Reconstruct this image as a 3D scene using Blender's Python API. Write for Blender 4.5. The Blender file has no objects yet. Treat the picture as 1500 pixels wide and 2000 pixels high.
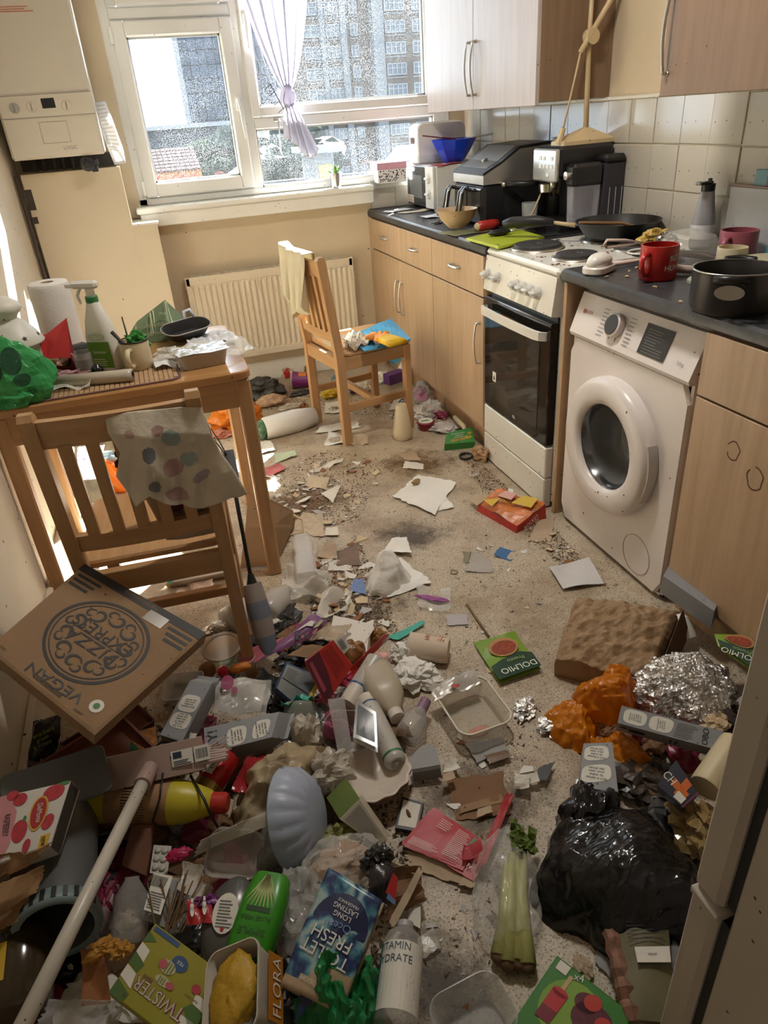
import bpy, math, random
import numpy as np
from mathutils.bvhtree import BVHTree
from mathutils import Vector, Matrix, Euler
rnd = random.Random(7)
SC = bpy.context.scene
COL = SC.collection
pi = math.pi
# ---------------------------------------------------------------- camera (solved from the photograph: focal length in pixels, metres)
FPX = 1370.478
CAM = np.array([-1.27507, -4.20671, 1.37408])
def _cam_axes(y=0.281045, p=0.515067, r=-0.0773481):
    cy, sy, cp, sp, cr, sr = math.cos(y), math.sin(y), math.cos(p), math.sin(p), math.cos(r), math.sin(r)
    f = np.array([sy*cp, cy*cp, -sp]); rt = np.array([cy, -sy, 0.]); up = np.cross(rt, f)
    return rt*cr + up*sr, -rt*sr + up*cr, f
CR, CU, CF = _cam_axes()
cam_d = bpy.data.cameras.new('camera'); cam_d.sensor_fit = 'HORIZONTAL'; cam_d.sensor_width = 36; cam_d.lens = FPX*36/1500
cam_d.clip_start = .02; cam_d.clip_end = 500
cam = bpy.data.objects.new('camera', cam_d); COL.objects.link(cam); SC.camera = cam
cam.matrix_world = Matrix([[CR[i], CU[i], -CF[i], CAM[i]] for i in range(3)] + [[0, 0, 0, 1]])
# ---------------------------------------------------------------- sky, sun, exposure
W = bpy.data.worlds.new('sky'); SC.world = W; W.use_nodes = True
_n = W.node_tree.nodes; _l = W.node_tree.links; _bg = _n['Background']
_tc = _n.new('ShaderNodeTexCoord'); _mp = _n.new('ShaderNodeMapping'); _ns = _n.new('ShaderNodeTexNoise'); _rp = _n.new('ShaderNodeValToRGB')
_mp.inputs['Scale'].default_value = (1, 1, 3); _ns.inputs['Scale'].default_value = 2.2; _ns.inputs['Detail'].default_value = 6
_rp.color_ramp.elements[0].color = (.66, .81, 1, 1); _rp.color_ramp.elements[1].color = (.93, .97, 1, 1)
_rp.color_ramp.elements[0].position = .42; _rp.color_ramp.elements[1].position = .58
_l.new(_tc.outputs['Generated'], _mp.inputs['Vector']); _l.new(_mp.outputs[0], _ns.inputs['Vector']); _l.new(_ns.outputs['Fac'], _rp.inputs[0]); _l.new(_rp.outputs[0], _bg.inputs['Color'])
_bg.inputs['Strength'].default_value = 2.4
SUN_DIR = Vector((-.87, -1, -1.05))
sun_d = bpy.data.lights.new('sun', 'SUN'); sun_d.energy = 48; sun_d.angle = .012; sun_d.color = (1, .96, .90)
sun = bpy.data.objects.new('sun', sun_d); COL.objects.link(sun); sun.rotation_euler = SUN_DIR.to_track_quat('-Z', 'Y').to_euler(); sun.location = (6, 6, 8)
VS = SC.view_settings; VS.view_transform = 'Standard'; VS.look = 'None'; VS.gamma = 1; VS.use_curve_mapping = False; VS.exposure = 1.25
SC.display_settings.display_device = 'sRGB'
CY = SC.cycles; CY.max_bounces = 10; CY.diffuse_bounces = 6; CY.glossy_bounces = 4; CY.transmission_bounces = 6; CY.transparent_max_bounces = 24
CY.sample_clamp_indirect = 6; CY.caustics_reflective = False; CY.caustics_refractive = False; CY.use_denoising = True

# ---------------------------------------------------------------- helpers
def ray(u, v): return CF + CR*((u-750)/FPX) - CU*((v-1000)/FPX)
def at(u, v, z=None, x=None, y=None):
    "point of the room seen at pixel (u, v) of the 1500x2000 photograph, on the plane of height z (or at x / y)"
    d = ray(u, v)
    t = (z-CAM[2])/d[2] if z is not None else (x-CAM[0])/d[0] if x is not None else (y-CAM[1])/d[1]
    return Vector(CAM + d*t)
def ax(u0, v0, u1, v1, z=0., z1=None):
    "middle, heading and length of a line on the floor between two pixels"
    a, b = at(u0, v0, z), at(u1, v1, z if z1 is None else z1)
    d = b-a
    return (a+b)/2, math.atan2(d.y, d.x), d.length
def lin(h):
    if isinstance(h, str):
        c = [int(h[i:i+2], 16)/255 for i in (0, 2, 4)]
        return tuple(x/12.92 if x <= .04045 else ((x+.055)/1.055)**2.4 for x in c)
    return h
_M = {}
def mat(name, col, rough=.5, metal=0, var=0, vs=8, bump=0, bs=40, speck=0, ss=30, sr=.13, scol=(.03, .018, .01), stain=0, sts=5, stcol=(.22, .12, .05),
        alpha=1, tl=0, coat=0, spec=.5, aniso=None, grain=None, emit=0):
    "procedural material: colour with mottling, stains, fly specks, bump; alpha < 1 for clear plastic, tl for thin translucent sheets"
    if name in _M: return _M[name]
    m = bpy.data.materials.new(name); m.use_nodes = True; _M[name] = m
    nt = m.node_tree; N = nt.nodes; L = nt.links; b = N['Principled BSDF']; out = N['Material Output']
    col = tuple(lin(col)); m.diffuse_color = (*col, 1)
    co = N.new('ShaderNodeTexCoord').outputs['Object']
    def noise(scale, detail=4, v=None, rough_=.6):
        n = N.new('ShaderNodeTexNoise'); n.inputs['Scale'].default_value = scale; n.inputs['Detail'].default_value = detail; n.inputs['Roughness'].default_value = rough_
        L.new(v or co, n.inputs['Vector']); return n.outputs['Fac']
    def ramp(f, lo, hi):
        r = N.new('ShaderNodeMapRange'); r.inputs['From Min'].default_value = lo; r.inputs['From Max'].default_value = hi; r.clamp = True
        L.new(f, r.inputs['Value']); return r.outputs[0]
    def mix(f, a, c):
        x = N.new('ShaderNodeMix'); x.data_type = 'RGBA'
        if hasattr(f, 'node'): L.new(f, x.inputs['Factor'])
        else: x.inputs['Factor'].default_value = f
        for s, v in (('A', a), ('B', c)):
            i = [q for q in x.inputs if q.name == s and q.type == 'RGBA'][0]
            if hasattr(v, 'node'): L.new(v, i)
            else: i.default_value = (*v[:3], 1)
        return [q for q in x.outputs if q.type == 'RGBA'][0]
    c = col
    if grain:
        # wood grain: noise stretched along one axis; grain = (axis, second colour, scale)
        gx, c2, gs = grain
        mp = N.new('ShaderNodeMapping'); s = [gs*14]*3; s[gx] = gs; mp.inputs['Scale'].default_value = s; L.new(co, mp.inputs['Vector'])
        f = ramp(noise(1, 6, mp.outputs[0], .65), .35, .68); c = mix(f, c, lin(c2))
    if var:
        f = ramp(noise(vs, 5), .3, .7)
        lo = [max(0, x*(1-var)) for x in col]; hi = [min(1, x*(1+var*.6)) for x in col]
        c = mix(f, lo, hi) if not grain else mix(f, c, mix(.5, c, lo))
    if stain:
        f = ramp(noise(sts, 6, None, .7), .68-stain*.3, .84-stain*.25); 
        x = N.new('ShaderNodeMath'); x.operation = 'MULTIPLY'; x.inputs[1].default_value = .8; L.new(f, x.inputs[0])
        c = mix(x.outputs[0], c, lin(stcol))
    if speck:
        v = N.new('ShaderNodeTexVoronoi'); v.inputs['Scale'].default_value = ss; L.new(co, v.inputs['Vector'])
        f1 = ramp(v.outputs['Distance'], sr, sr*.7)
        sp = N.new('ShaderNodeSeparateColor'); L.new(v.outputs['Color'], sp.inputs[0])
        f2 = N.new('ShaderNodeMath'); f2.operation = 'LESS_THAN'; f2.inputs[1].default_value = min(.95, speck*3); L.new(sp.outputs[0], f2.inputs[0])
        f3 = N.new('ShaderNodeMath'); f3.operation = 'MULTIPLY'; L.new(f1, f3.inputs[0]); L.new(f2.outputs[0], f3.inputs[1])
        c = mix(f3.outputs[0], c, scol)
    if hasattr(c, 'node'): L.new(c, b.inputs['Base Color'])
    else: b.inputs['Base Color'].default_value = (*c, 1)
    b.inputs['Roughness'].default_value = rough; b.inputs['Metallic'].default_value = metal; b.inputs['Specular IOR Level'].default_value = spec
    if coat: b.inputs['Coat Weight'].default_value = coat; b.inputs['Coat Roughness'].default_value = .08
    if bump:
        bn = N.new('ShaderNodeBump'); bn.inputs['Strength'].default_value = bump; bn.inputs['Distance'].default_value = .01
        L.new(noise(bs, 5), bn.inputs['Height']); L.new(bn.outputs[0], b.inputs['Normal'])
    if emit: b.inputs['Emission Color'].default_value = (*col, 1); b.inputs['Emission Strength'].default_value = emit
    sh = b.outputs[0]
    if tl:
        t = N.new('ShaderNodeBsdfTranslucent')
        if hasattr(c, 'node'): L.new(c, t.inputs['Color'])
        else: t.inputs['Color'].default_value = (*c, 1)
        ms = N.new('ShaderNodeMixShader'); ms.inputs[0].default_value = tl; L.new(sh, ms.inputs[1]); L.new(t.outputs[0], ms.inputs[2]); sh = ms.outputs[0]
    if alpha < 1:
        t = N.new('ShaderNodeBsdfTransparent'); ms = N.new('ShaderNodeMixShader'); L.new(t.outputs[0], ms.inputs[1]); L.new(sh, ms.inputs[2])
        lw = N.new('ShaderNodeLayerWeight'); lw.inputs['Blend'].default_value = .35
        mr = N.new('ShaderNodeMapRange'); mr.inputs['To Min'].default_value = alpha; mr.inputs['To Max'].default_value = min(1, alpha+(.3 if alpha < .35 else .45)); L.new(lw.outputs['Facing'], mr.inputs['Value'])
        L.new(mr.outputs[0], ms.inputs[0]); sh = ms.outputs[0]
    L.new(sh, out.inputs['Surface'])
    return m

# ---- geometry: a "geo" is (vertices array, list of faces)
def A(v): return np.asarray(v, float).reshape(-1, 3)
def join(*gs):
    V, F, n = [], [], 0
    for v, f in gs:
        V.append(v); F += [tuple(i+n for i in q) for q in f]; n += len(v)
    return np.concatenate(V), F
def xf(g, loc=(0, 0, 0), rot=(0, 0, 0), sc=1):
    m = np.array(Euler(rot).to_matrix()); s = np.asarray(sc, float)
    return (g[0]*s) @ m.T + np.array(loc, float), g[1]
def box(x0, x1, y0, y1, z0, z1, b=0):
    "chamfered box"
    c = np.array([(x0+x1)/2, (y0+y1)/2, (z0+z1)/2]); h = np.array([abs(x1-x0)/2, abs(y1-y0)/2, abs(z1-z0)/2])
    if b <= 0:
        v = A([(sx, sy, sz) for sx in (-1, 1) for sy in (-1, 1) for sz in (-1, 1)])*h + c
        return v, [(0, 1, 3, 2), (4, 6, 7, 5), (0, 4, 5, 1), (2, 3, 7, 6), (0, 2, 6, 4), (1, 5, 7, 3)]
    b = min(b, h.min()*.95); V = []; idx = {}
    for s in [(sx, sy, sz) for sx in (-1, 1) for sy in (-1, 1) for sz in (-1, 1)]:
        for a in range(3):
            q = np.array(s)*(h-b); q[a] = s[a]*h[a]; idx[s, a] = len(V); V.append(q + c)
    F = []
    R = {0: [(-1, -1), (1, -1), (1, 1), (-1, 1)]}
    for a in range(3):
        o = [(a+1) % 3, (a+2) % 3]
        for s in (-1, 1):
            q = []
            for p in R[0]:
                k = [0]*3; k[a] = s; k[o[0]], k[o[1]] = p; q.append(idx[tuple(k), a])
            F.append(tuple(q if s > 0 else q[::-1]))
    for a in range(3):
        o = [(a+1) % 3, (a+2) % 3]
        for p in R[0]:
            k0 = [0]*3; k1 = [0]*3; k0[a] = -1; k1[a] = 1
            for k in (k0, k1): k[o[0]], k[o[1]] = p
            q = (idx[tuple(k0), o[0]], idx[tuple(k1), o[0]], idx[tuple(k1), o[1]], idx[tuple(k0), o[1]])
            F.append(q if p[0]*p[1] > 0 else q[::-1])
    for s in [(sx, sy, sz) for sx in (-1, 1) for sy in (-1, 1) for sz in (-1, 1)]:
        q = (idx[s, 0], idx[s, 1], idx[s, 2]); F.append(q if s[0]*s[1]*s[2] > 0 else q[::-1])
    return A(V), F
def bx(sx, sy, sz, b=.003): return box(-sx/2, sx/2, -sy/2, sy/2, 0, sz, b)
def rrect(w, h, r, n=5):
    P = []
    for cx, cy, a0 in ((w/2-r, h/2-r, 0), (-w/2+r, h/2-r, pi/2), (-w/2+r, -h/2+r, pi), (w/2-r, -h/2+r, 1.5*pi)):
        for i in range(n+1):
            a = a0 + pi/2*i/n; P.append((cx+r*math.cos(a), cy+r*math.sin(a)))
    return P
def ellipse(a, b, n=24): return [(a*math.cos(2*pi*i/n), b*math.sin(2*pi*i/n)) for i in range(n)]
def loft(rings, cap0=True, cap1=True):
    "rings: list of (n,3) arrays joined one to the next"
    n = len(rings[0]); V = np.concatenate([A(r) for r in rings]); F = []
    for k in range(len(rings)-1):
        for i in range(n):
            j = (i+1) % n; F.append((k*n+i, k*n+j, (k+1)*n+j, (k+1)*n+i))
    if cap0: F.append(tuple(range(n))[::-1])
    if cap1: F.append(tuple((len(rings)-1)*n+i for i in range(n)))
    return V, F
def prism(poly, z0, z1, b=0):
    P = np.array(poly, float); c = P.mean(0)
    def ring(z, s=0):
        d = P-c; l = np.linalg.norm(d, axis=1, keepdims=True); q = c + d*(1-s/np.maximum(l, 1e-6)); return np.c_[q, np.full(len(q), z)]
    if b: return loft([ring(z0, b), ring(z0+b), ring(z1-b), ring(z1, b)])
    return loft([ring(z0), ring(z1)])
def lathe(prof, n=24, cap0=True, cap1=True):
    a = np.arange(n)*2*pi/n
    return loft([np.c_[r*np.cos(a), r*np.sin(a), np.full(n, z)] for r, z in prof], cap0, cap1)
def vessel(prof, t=.003, n=24):
    "open container with wall thickness"
    inn = [(max(r-t, .001), z) for r, z in prof][::-1]; inn[-1] = (inn[-1][0], prof[0][1]+t)
    return lathe(prof+inn, n)
def rvessel(w, h, r, levels, t=.002, n=4):
    "rounded-rectangle tub; levels: (z, scale)"
    rings = []
    for z, s in levels: rings.append(np.c_[np.array(rrect(w*s, h*s, r*s, n)), np.full(4*n+4, z)])
    for i, (z, s) in enumerate(levels[::-1]):
        zz = levels[0][0]+t if i == len(levels)-1 else z
        rings.append(np.c_[np.array(rrect(w*s-2*t, h*s-2*t, max(r*s-t, .001), n)), np.full(4*n+4, zz)])
    return loft(rings)
def tube(pts, r, n=8, caps=True):
    P = A(pts); R = np.full(len(P), r) if np.isscalar(r) else np.array(r); rings = []; up = None
    for i in range(len(P)):
        d = P[min(i+1, len(P)-1)]-P[max(i-1, 0)]; d = d/np.linalg.norm(d)
        if up is None: up = np.array([0, 0, 1.]) if abs(d[2]) < .9 else np.array([1., 0, 0])
        s = np.cross(d, up); s /= np.linalg.norm(s); up = np.cross(s, d)
        a = np.arange(n)*2*pi/n
        rings.append(P[i] + R[i]*(np.cos(a)[:, None]*s + np.sin(a)[:, None]*up))
    return loft(rings, caps, caps)
def arc(cx, cz, r, a0, a1, n=10): return [(cx+r*math.cos(a0+(a1-a0)*i/n), 0, cz+r*math.sin(a0+(a1-a0)*i/n)) for i in range(n+1)]
def sheet(P, t=0):
    "P: (nu,nv,3) array of points; t: thickness"
    nu, nv = P.shape[:2]; V = P.reshape(-1, 3)
    F = [(i*nv+j, (i+1)*nv+j, (i+1)*nv+j+1, i*nv+j+1) for i in range(nu-1) for j in range(nv-1)]
    if t:
        du = np.gradient(P, axis=0); dv = np.gradient(P, axis=1); nn = np.cross(du, dv); nn /= np.maximum(np.linalg.norm(nn, axis=2, keepdims=True), 1e-9)
        V2 = (P-nn*t).reshape(-1, 3); n = len(V); F = F + [tuple(k+n for k in q[::-1]) for q in F]
        rim = [i*nv for i in range(nu)] + [(nu-1)*nv+j for j in range(1, nv)] + [i*nv+nv-1 for i in range(nu-2, -1, -1)] + [j for j in range(nv-2, 0, -1)]
        for a, b in zip(rim, rim[1:]+rim[:1]): F.append((b, a, a+n, b+n))
        V = np.concatenate([V, V2])
    return V, F
def uv(nu, nv, w, h):
    u, v = np.meshgrid(np.linspace(-w/2, w/2, nu), np.linspace(-h/2, h/2, nv), indexing='ij'); return u, v
def folds(P, k=14, freq=8., seed=0, sharp=1.):
    "sum of piecewise-linear creases in random directions, about -1..1"
    g = np.random.RandomState(seed); P = A(P); h = np.zeros(len(P))
    for i in range(k):
        d = g.normal(size=3); d /= np.linalg.norm(d); f = freq*(.5+1.2*g.rand()); ph = g.rand()*2
        x = np.abs(((P @ d)*f + ph) % 2 - 1)*2-1
        h += x*(.5+g.rand())
    return h/math.sqrt(k)
def wob(P, k=6, freq=3., seed=0):
    g = np.random.RandomState(seed); P = A(P); h = np.zeros(len(P))
    for i in range(k):
        d = g.normal(size=3)*freq; h += np.sin(P @ d + g.rand()*7)
    return h/math.sqrt(k)
def crumple(w, h, amp, n=16, freq=None, seed=0, t=.0006, curl=0, rip=0):
    "creased sheet lying on z = 0"
    m = max(4, int(n*h/w)); u, v = uv(n, m, w, h); g = np.random.RandomState(seed)
    P = np.stack([u, v, 0*u], 2).reshape(-1, 3); f = freq or 2.2/max(w, h)*2
    z = folds(P, 10, f, seed)*amp + folds(P, 8, f*2.7, seed+5)*amp*.4
    z += curl*((u/w*2)**2+(v/h*2)**2).ravel()
    P[:, 0] += wob(P, 4, 3/w, seed+1)*w*.03; P[:, 1] += wob(P, 4, 3/h, seed+2)*h*.03
    if rip:
        e = np.maximum(np.abs(u/w*2), np.abs(v/h*2)).ravel() > .95; P[e, :2] *= 1-g.rand(e.sum(), 1)*rip
    P[:, 2] = z-z.min(); return sheet(P.reshape(n, m, 3), t)
def blob(sx, sy, sz, amp=.2, freq=2.5, n=22, seed=0, flat=.25, k=12, fine=.35, sq=1.):
    "crumpled bag or ball: sphere pushed in and out along creases, flattened underneath"
    m = n*2; th = np.linspace(0, pi, n+1)[1:-1]; ph = np.arange(m)*2*pi/m
    T, Q = np.meshgrid(th, ph, indexing='ij'); D = np.stack([np.sin(T)*np.cos(Q), np.sin(T)*np.sin(Q), np.cos(T)], 2).reshape(-1, 3)
    D = np.concatenate([D, [[0, 0, 1], [0, 0, -1]]])
    r = 1 + amp*(folds(D, k, freq, seed)+fine*folds(D, k, freq*2.6, seed+3)+.6*wob(D, 4, 1.6, seed+9))
    if sq != 1: D = np.sign(D)*np.abs(D)**sq
    V = D*r[:, None]; V[:, 2] = np.maximum(V[:, 2], -1+flat*2*.5); lo = V[:, 2].min(); V[:, 2] -= lo
    for c in range(3): V[:, c] += amp*.4*folds(D, 8, freq*1.5, seed+31+c)*(1 if c < 2 else .5)
    V[:, 2] = np.maximum(V[:, 2], 0)
    V *= np.array([sx, sy, sz])/np.array([2, 2, V[:, 2].max()]); F = []
    for i in range(n-2):
        for j in range(m): F.append((i*m+j, (i+1)*m+j, (i+1)*m+(j+1) % m, i*m+(j+1) % m))
    a, b = (n-1)*m, (n-1)*m+1
    for j in range(m): F.append((a, j, (j+1) % m)); F.append((b, (n-2)*m+(j+1) % m, (n-2)*m+j))
    return V, F
def heap(sx, sy, hz, amps=((.02, 7), (.01, 18), (.005, 40)), n=26, seed=0, p=2.2, q=.7, ruff=.12, bot=0):
    "crumpled sheet thrown over a mound: polar grid with sharp creases and a ruffled edge"
    m = n*4; g = np.random.RandomState(seed); r = np.linspace(0, 1, n)[:, None]; th = (np.arange(m)*2*pi/m)[None, :]; f1, f2 = g.rand(2)*6
    R = 1+ruff*(np.sin(th*3+f1)+.7*np.sin(th*5+f2)+.5*np.sin(th*11+f1))*r**2; X, Y = r*R*np.cos(th)*sx/2, r*R*np.sin(th)*sy/2; Z = hz*(1-r**p)**q*np.ones_like(th); D = np.stack([X, Y, Z], 2).reshape(-1, 3)
    for k, (a, f) in enumerate(amps):
        w = (1-.6*r**4*np.ones_like(th)).ravel(); D[:, 2] += a*folds(D, 9, f, seed+k)*w; D[:, 0] += .5*a*folds(D, 7, f, seed+20+k); D[:, 1] += .5*a*folds(D, 7, f, seed+40+k)
    D[:, 2] = np.maximum(D[:, 2], 0)+bot; F = [(i*m+j, i*m+(j+1) % m, (i+1)*m+(j+1) % m, (i+1)*m+j) for i in range(n-1) for j in range(m)]; return D, [f[::-1] for f in F]
def H(name, label, cat, u, v, z, sx, sy, hz, m, amps, n=26, seed=1, rz=0, sm=.6, **k): return solo(name, label, cat, heap(sx, sy, hz, amps, n, seed, **k), m, at(u, v, z=z), rz, smooth=sm)
def mesh(name, geo, mats, smooth=False):
    gl = geo if isinstance(geo, list) else [(geo, mats)]
    ms = []; V = []; F = []; I = []; n = 0
    for (v, f), m in gl:
        if m not in ms: ms.append(m)
        V.append(v); F += [tuple(i+n for i in q) for q in f]; I += [ms.index(m)]*len(f); n += len(v)
    me = bpy.data.meshes.new(name); me.from_pydata(np.concatenate(V).tolist(), [], F)
    for m in ms: me.materials.append(m)
    if len(ms) > 1: me.polygons.foreach_set('material_index', I)
    if smooth: me.polygons.foreach_set('use_smooth', [True]*len(me.polygons))
    if smooth and smooth is not True: me.set_sharp_from_angle(angle=smooth)
    me.update(); return me
def put(name, me, parent=None, loc=(0, 0, 0), rot=(0, 0, 0)):
    o = bpy.data.objects.new(name, me); COL.objects.link(o); o.parent = parent; o.location = loc; o.rotation_euler = rot; return o
def part(name, geo, m, parent, smooth=False, loc=(0, 0, 0), rot=(0, 0, 0)): return put(name, mesh(name, geo, m, smooth), parent, loc, rot)
def tag(o, label, cat, group=None):
    o['label'] = label; o['category'] = cat
    if group: o['group'] = group
    return o
def thing(name, label, cat, loc=(0, 0, 0), rz=0, group=None, rot=None):
    o = put(name, None, None, loc, rot or (0, 0, rz)); o.empty_display_size = .05; return tag(o, label, cat, group)
def solo(name, label, cat, geo, m, loc=(0, 0, 0), rz=0, group=None, smooth=False, rot=None):
    return tag(part(name, geo, m, None, smooth, loc, rot or (0, 0, rz)), label, cat, group)
def struct(name, geo, m, parent=None, smooth=False, **k):
    o = part(name, geo, m, parent, smooth, **k)
    if parent is None: o['kind'] = 'structure'
    return o
def words(s, size, sx=1., align='CENTER', sp=1., ext=0):
    "lettering as flat geo in the XY plane, centred"
    cu = bpy.data.curves.new('t', 'FONT'); cu.body = s; cu.size = size; cu.align_x = align; cu.align_y = 'CENTER'; cu.space_line = sp; cu.resolution_u = 3; cu.extrude = ext
    ob = bpy.data.objects.new('t', cu); me = bpy.data.meshes.new_from_object(ob)
    V = np.array([v.co[:] for v in me.vertices]).reshape(-1, 3); F = [tuple(p.vertices) for p in me.polygons]
    bpy.data.objects.remove(ob); bpy.data.curves.remove(cu); bpy.data.meshes.remove(me)
    V[:, 0] *= sx; return V, F
def wrap(g, r, a0=0.):
    "bend a flat XY print round a vertical cylinder of radius r"
    v = g[0]; a = v[:, 0]/r + a0; return np.c_[(r+v[:, 2])*np.cos(a), (r+v[:, 2])*np.sin(a), v[:, 1]], g[1]
def flat(poly, z=0.): P = np.array(poly, float); return np.c_[P, np.full(len(P), z)], [tuple(range(len(P)))]
def rect(x0, y0, x1, y1, z=0., nx=1):
    xs = np.linspace(x0, x1, nx+1); V = [(x, y, z) for y in (y0, y1) for x in xs]; return A(V), [(i, i+1, nx+2+i, nx+1+i) for i in range(nx)]
def lines(x0, y0, x1, y1, n, z=0., fill=.45, seed=1, ragged=.3):
    "rows of small print as thin bars"
    g = np.random.RandomState(seed); h = (y1-y0)/n
    return join(*[rect(x0, y1-(i+1)*h, x0+(x1-x0)*(1-ragged*g.rand()), y1-(i+1)*h+h*fill, z) for i in range(n)])
def bars(x0, y0, x1, y1, n=18, z=0., seed=2):
    g = np.random.RandomState(seed); w = (x1-x0)/n
    return join(*[rect(x0+i*w, y0, x0+i*w+w*(.25+.55*g.rand()), y1, z) for i in range(n)])
# ================================================================ litter helpers
def Qf(c):
    P = [at(p[0], p[1], z=p[2]) for p in c]; C = sum(P, Vector())/4
    ex = ((P[1]-P[0])+(P[2]-P[3])).normalized(); t = (P[3]-P[0])+(P[2]-P[1]); n = ex.cross(t).normalized(); ey = n.cross(ex)
    M = Matrix((ex, ey, n)).transposed(); L = [M.transposed() @ (p-C) for p in P]
    return C, M.to_euler(), np.array([[*l] for l in L])
def bil(L, s, t): s = np.asarray(s)[..., None]; t = np.asarray(t)[..., None]; return (L[0]*(1-s)+L[1]*s)*(1-t)+(L[3]*(1-s)+L[2]*s)*t
def Q(name, label, cat, c, z=0., group=None):
    "a thing whose top face is the quad c (text origin first, counter-clockwise), corners in photo pixels with height"
    c = [p if len(p) == 3 else (*p, z) for p in c]; C, r, L = Qf(c); return thing(name, label, cat, C, rot=r, group=group), L
def qsheet(o, name, L, m, amp=.004, t=.0012, n=14, seed=1, freq=14, lift=.0, rag=0, off=0., curl=0):
    s, q = np.meshgrid(np.linspace(0, 1, n), np.linspace(0, 1, n), indexing='ij'); P = bil(L, s, q); f = folds(P.reshape(-1, 3), 9, freq, seed).reshape(n, n)
    P[:, :, 2] += amp*f + off + lift*np.sin(pi*s)*np.sin(pi*q) + curl*((2*s-1)**2*(2*q-1)**2)
    if rag:
        g = np.random.RandomState(seed); e = (s == 0) | (s == 1) | (q == 0) | (q == 1); P[e, :2] *= 1-rag*g.rand(e.sum(), 1)
    return part(name, sheet(P, t), m, o)
def qbox(o, name, L, h, m, b=.0015):
    P = L.copy(); P[:, 2] = 0; c = P.mean(0); ins = c+(P-c)*(1-b/.05)
    a = P.copy(); a[:, 2] = -b; d = P.copy(); d[:, 2] = -h; ins[:, 2] = 0; return part(name, loft([d, a, ins]), m, o)
def qdec(o, name, L, polys, m, z=.0008, n=1):
    "flat print: rectangles (s0,t0,s1,t1) or ellipses (s,t,rs,rt) as 'e' tuples or point lists"
    for p in polys:
        if p[0] == 'e': pts = [(p[1]+p[3]*math.cos(a), p[2]+p[4]*math.sin(a)) for a in np.linspace(0, 2*pi, 21)[:-1]]
        elif isinstance(p[0], (tuple, list)): pts = p
        else: pts = [(p[0], p[1]), (p[2], p[1]), (p[2], p[3]), (p[0], p[3])]
        V = bil(L, [q[0] for q in pts], [q[1] for q in pts]); V[:, 2] = z; r = part(name, (V, [tuple(range(len(V)))]), m, o)
    return r
def qtxt(o, L, items, m, z=.0012, name='lettering', fn=None):
    "items: (text, s, t, size as share of the face height, rotation, x stretch)"
    H = np.linalg.norm(L[3]-L[0]); gs = []
    for it in items:
        s, t, sz = it[1:4]; r = it[4] if len(it) > 4 else 0; sx = it[5] if len(it) > 5 else 1
        p = bil(L, s, t); g = words(it[0], sz*H, sx) if isinstance(it[0], str) else it[0]; gs.append(xf(g, (p[0], p[1], z), (0, 0, r)))
    g = join(*gs)
    if fn: V = g[0]; V[:, 2] += fn(V)
    return part(name, g, m, o)
def qlines(o, L, s0, t0, s1, t1, n, m, seed=1, z=.001, fill=.4, name='small_print'):
    g = np.random.RandomState(seed); gs = []; h = (t1-t0)/n
    for i in range(n):
        e = s1-(s1-s0)*.3*g.rand(); V = bil(L, [s0, e, e, s0], [t1-(i+1)*h, t1-(i+1)*h, t1-(i+1)*h+h*fill, t1-(i+1)*h+h*fill]); V[:, 2] = z; gs.append((V, [(0, 1, 2, 3)]))
    return part(name, join(*gs), m, o)
def S(name, label, cat, c, m, z=.002, amp=.005, n=14, seed=None, rag=.1, group=None, lift=0, freq=24, t=.0012, curl=0):
    c = [p if len(p) == 3 else (*p, z) for p in c]; C, r, L = Qf(c); sd = seed or int(c[0][0]*7+c[0][1]) % 997
    o = qsheet(None, name, L, m, amp, t, n, sd, freq, lift, rag, curl=curl); o.location = C; o.rotation_euler = r; return tag(o, label, cat, group)
def CY(name, label, cat, u0, v0, z0, u1, v1, z1, group=None):
    a, b = at(u0, v0, z=z0), at(u1, v1, z=z1); d = b-a; o = thing(name, label, cat, a, rot=d.to_track_quat('Z', 'Y').to_euler(), group=group); return o, d.length
def B(name, label, cat, u, v, z, sx, sy, sz, m, amp=.22, freq=2.4, n=18, seed=None, rz=0, flat_=.35, group=None, smooth=False, k=12, fine=.35, tilt=0, sq=1.):
    p = at(u, v, z=z); sd = seed or int(u*3+v) % 991; smooth = smooth or (.75 if 'bag' in name else False); return solo(name, label, cat, blob(sx, sy, sz, amp, freq, n, sd, flat_, k, fine, sq), m, p, rz, group, smooth, rot=(tilt, 0, rz) if tilt else None)
def cling(g, target, d=(0, 0, -1), off=.0008):
    "lay a print onto the surface of another geo along direction d"
    bv = BVHTree.FromPolygons([Vector(v) for v in target[0]], target[1]); d = Vector(d).normalized(); V = g[0].copy()
    for i, v in enumerate(V):
        h = bv.ray_cast(Vector(v)-d*.5, d)
        if h[0] is not None: V[i] = np.array(h[0]-d*off)
    return V, g[1]
# ================================================================ the setting
WALL = mat('cream_wall', (.58, .485, .345), .75, var=.08, vs=3, bump=.08, bs=60, speck=.16, ss=17, sr=.085, stain=.05)
WALLL = mat('pale_wall', (.66, .60, .49), .75, var=.06, vs=3, bump=.06, bs=60, speck=.3, ss=17, sr=.085, stain=.08, sts=3)
BOXP = mat('boxing_paint', (.57, .49, .365), .6, var=.05, vs=2, speck=.1, ss=13, sr=.06)
PVC = mat('window_plastic', (.72, .72, .70), .35, var=.05, vs=4, speck=.10, ss=34, sr=.10)
WHITE = mat('white_paint', (.74, .72, .67), .4, var=.05, speck=.2, ss=40, sr=.1)
LAM = mat('beech_laminate', (.42, .285, .17), .42, grain=(2, (.52, .365, .235), 2.2), speck=.10, ss=22, sr=.07)
LAMD = mat('beech_laminate_end', (.38, .26, .155), .5, grain=(2, (.48, .31, .17), 2.2), speck=.12, ss=22, sr=.07)
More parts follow.
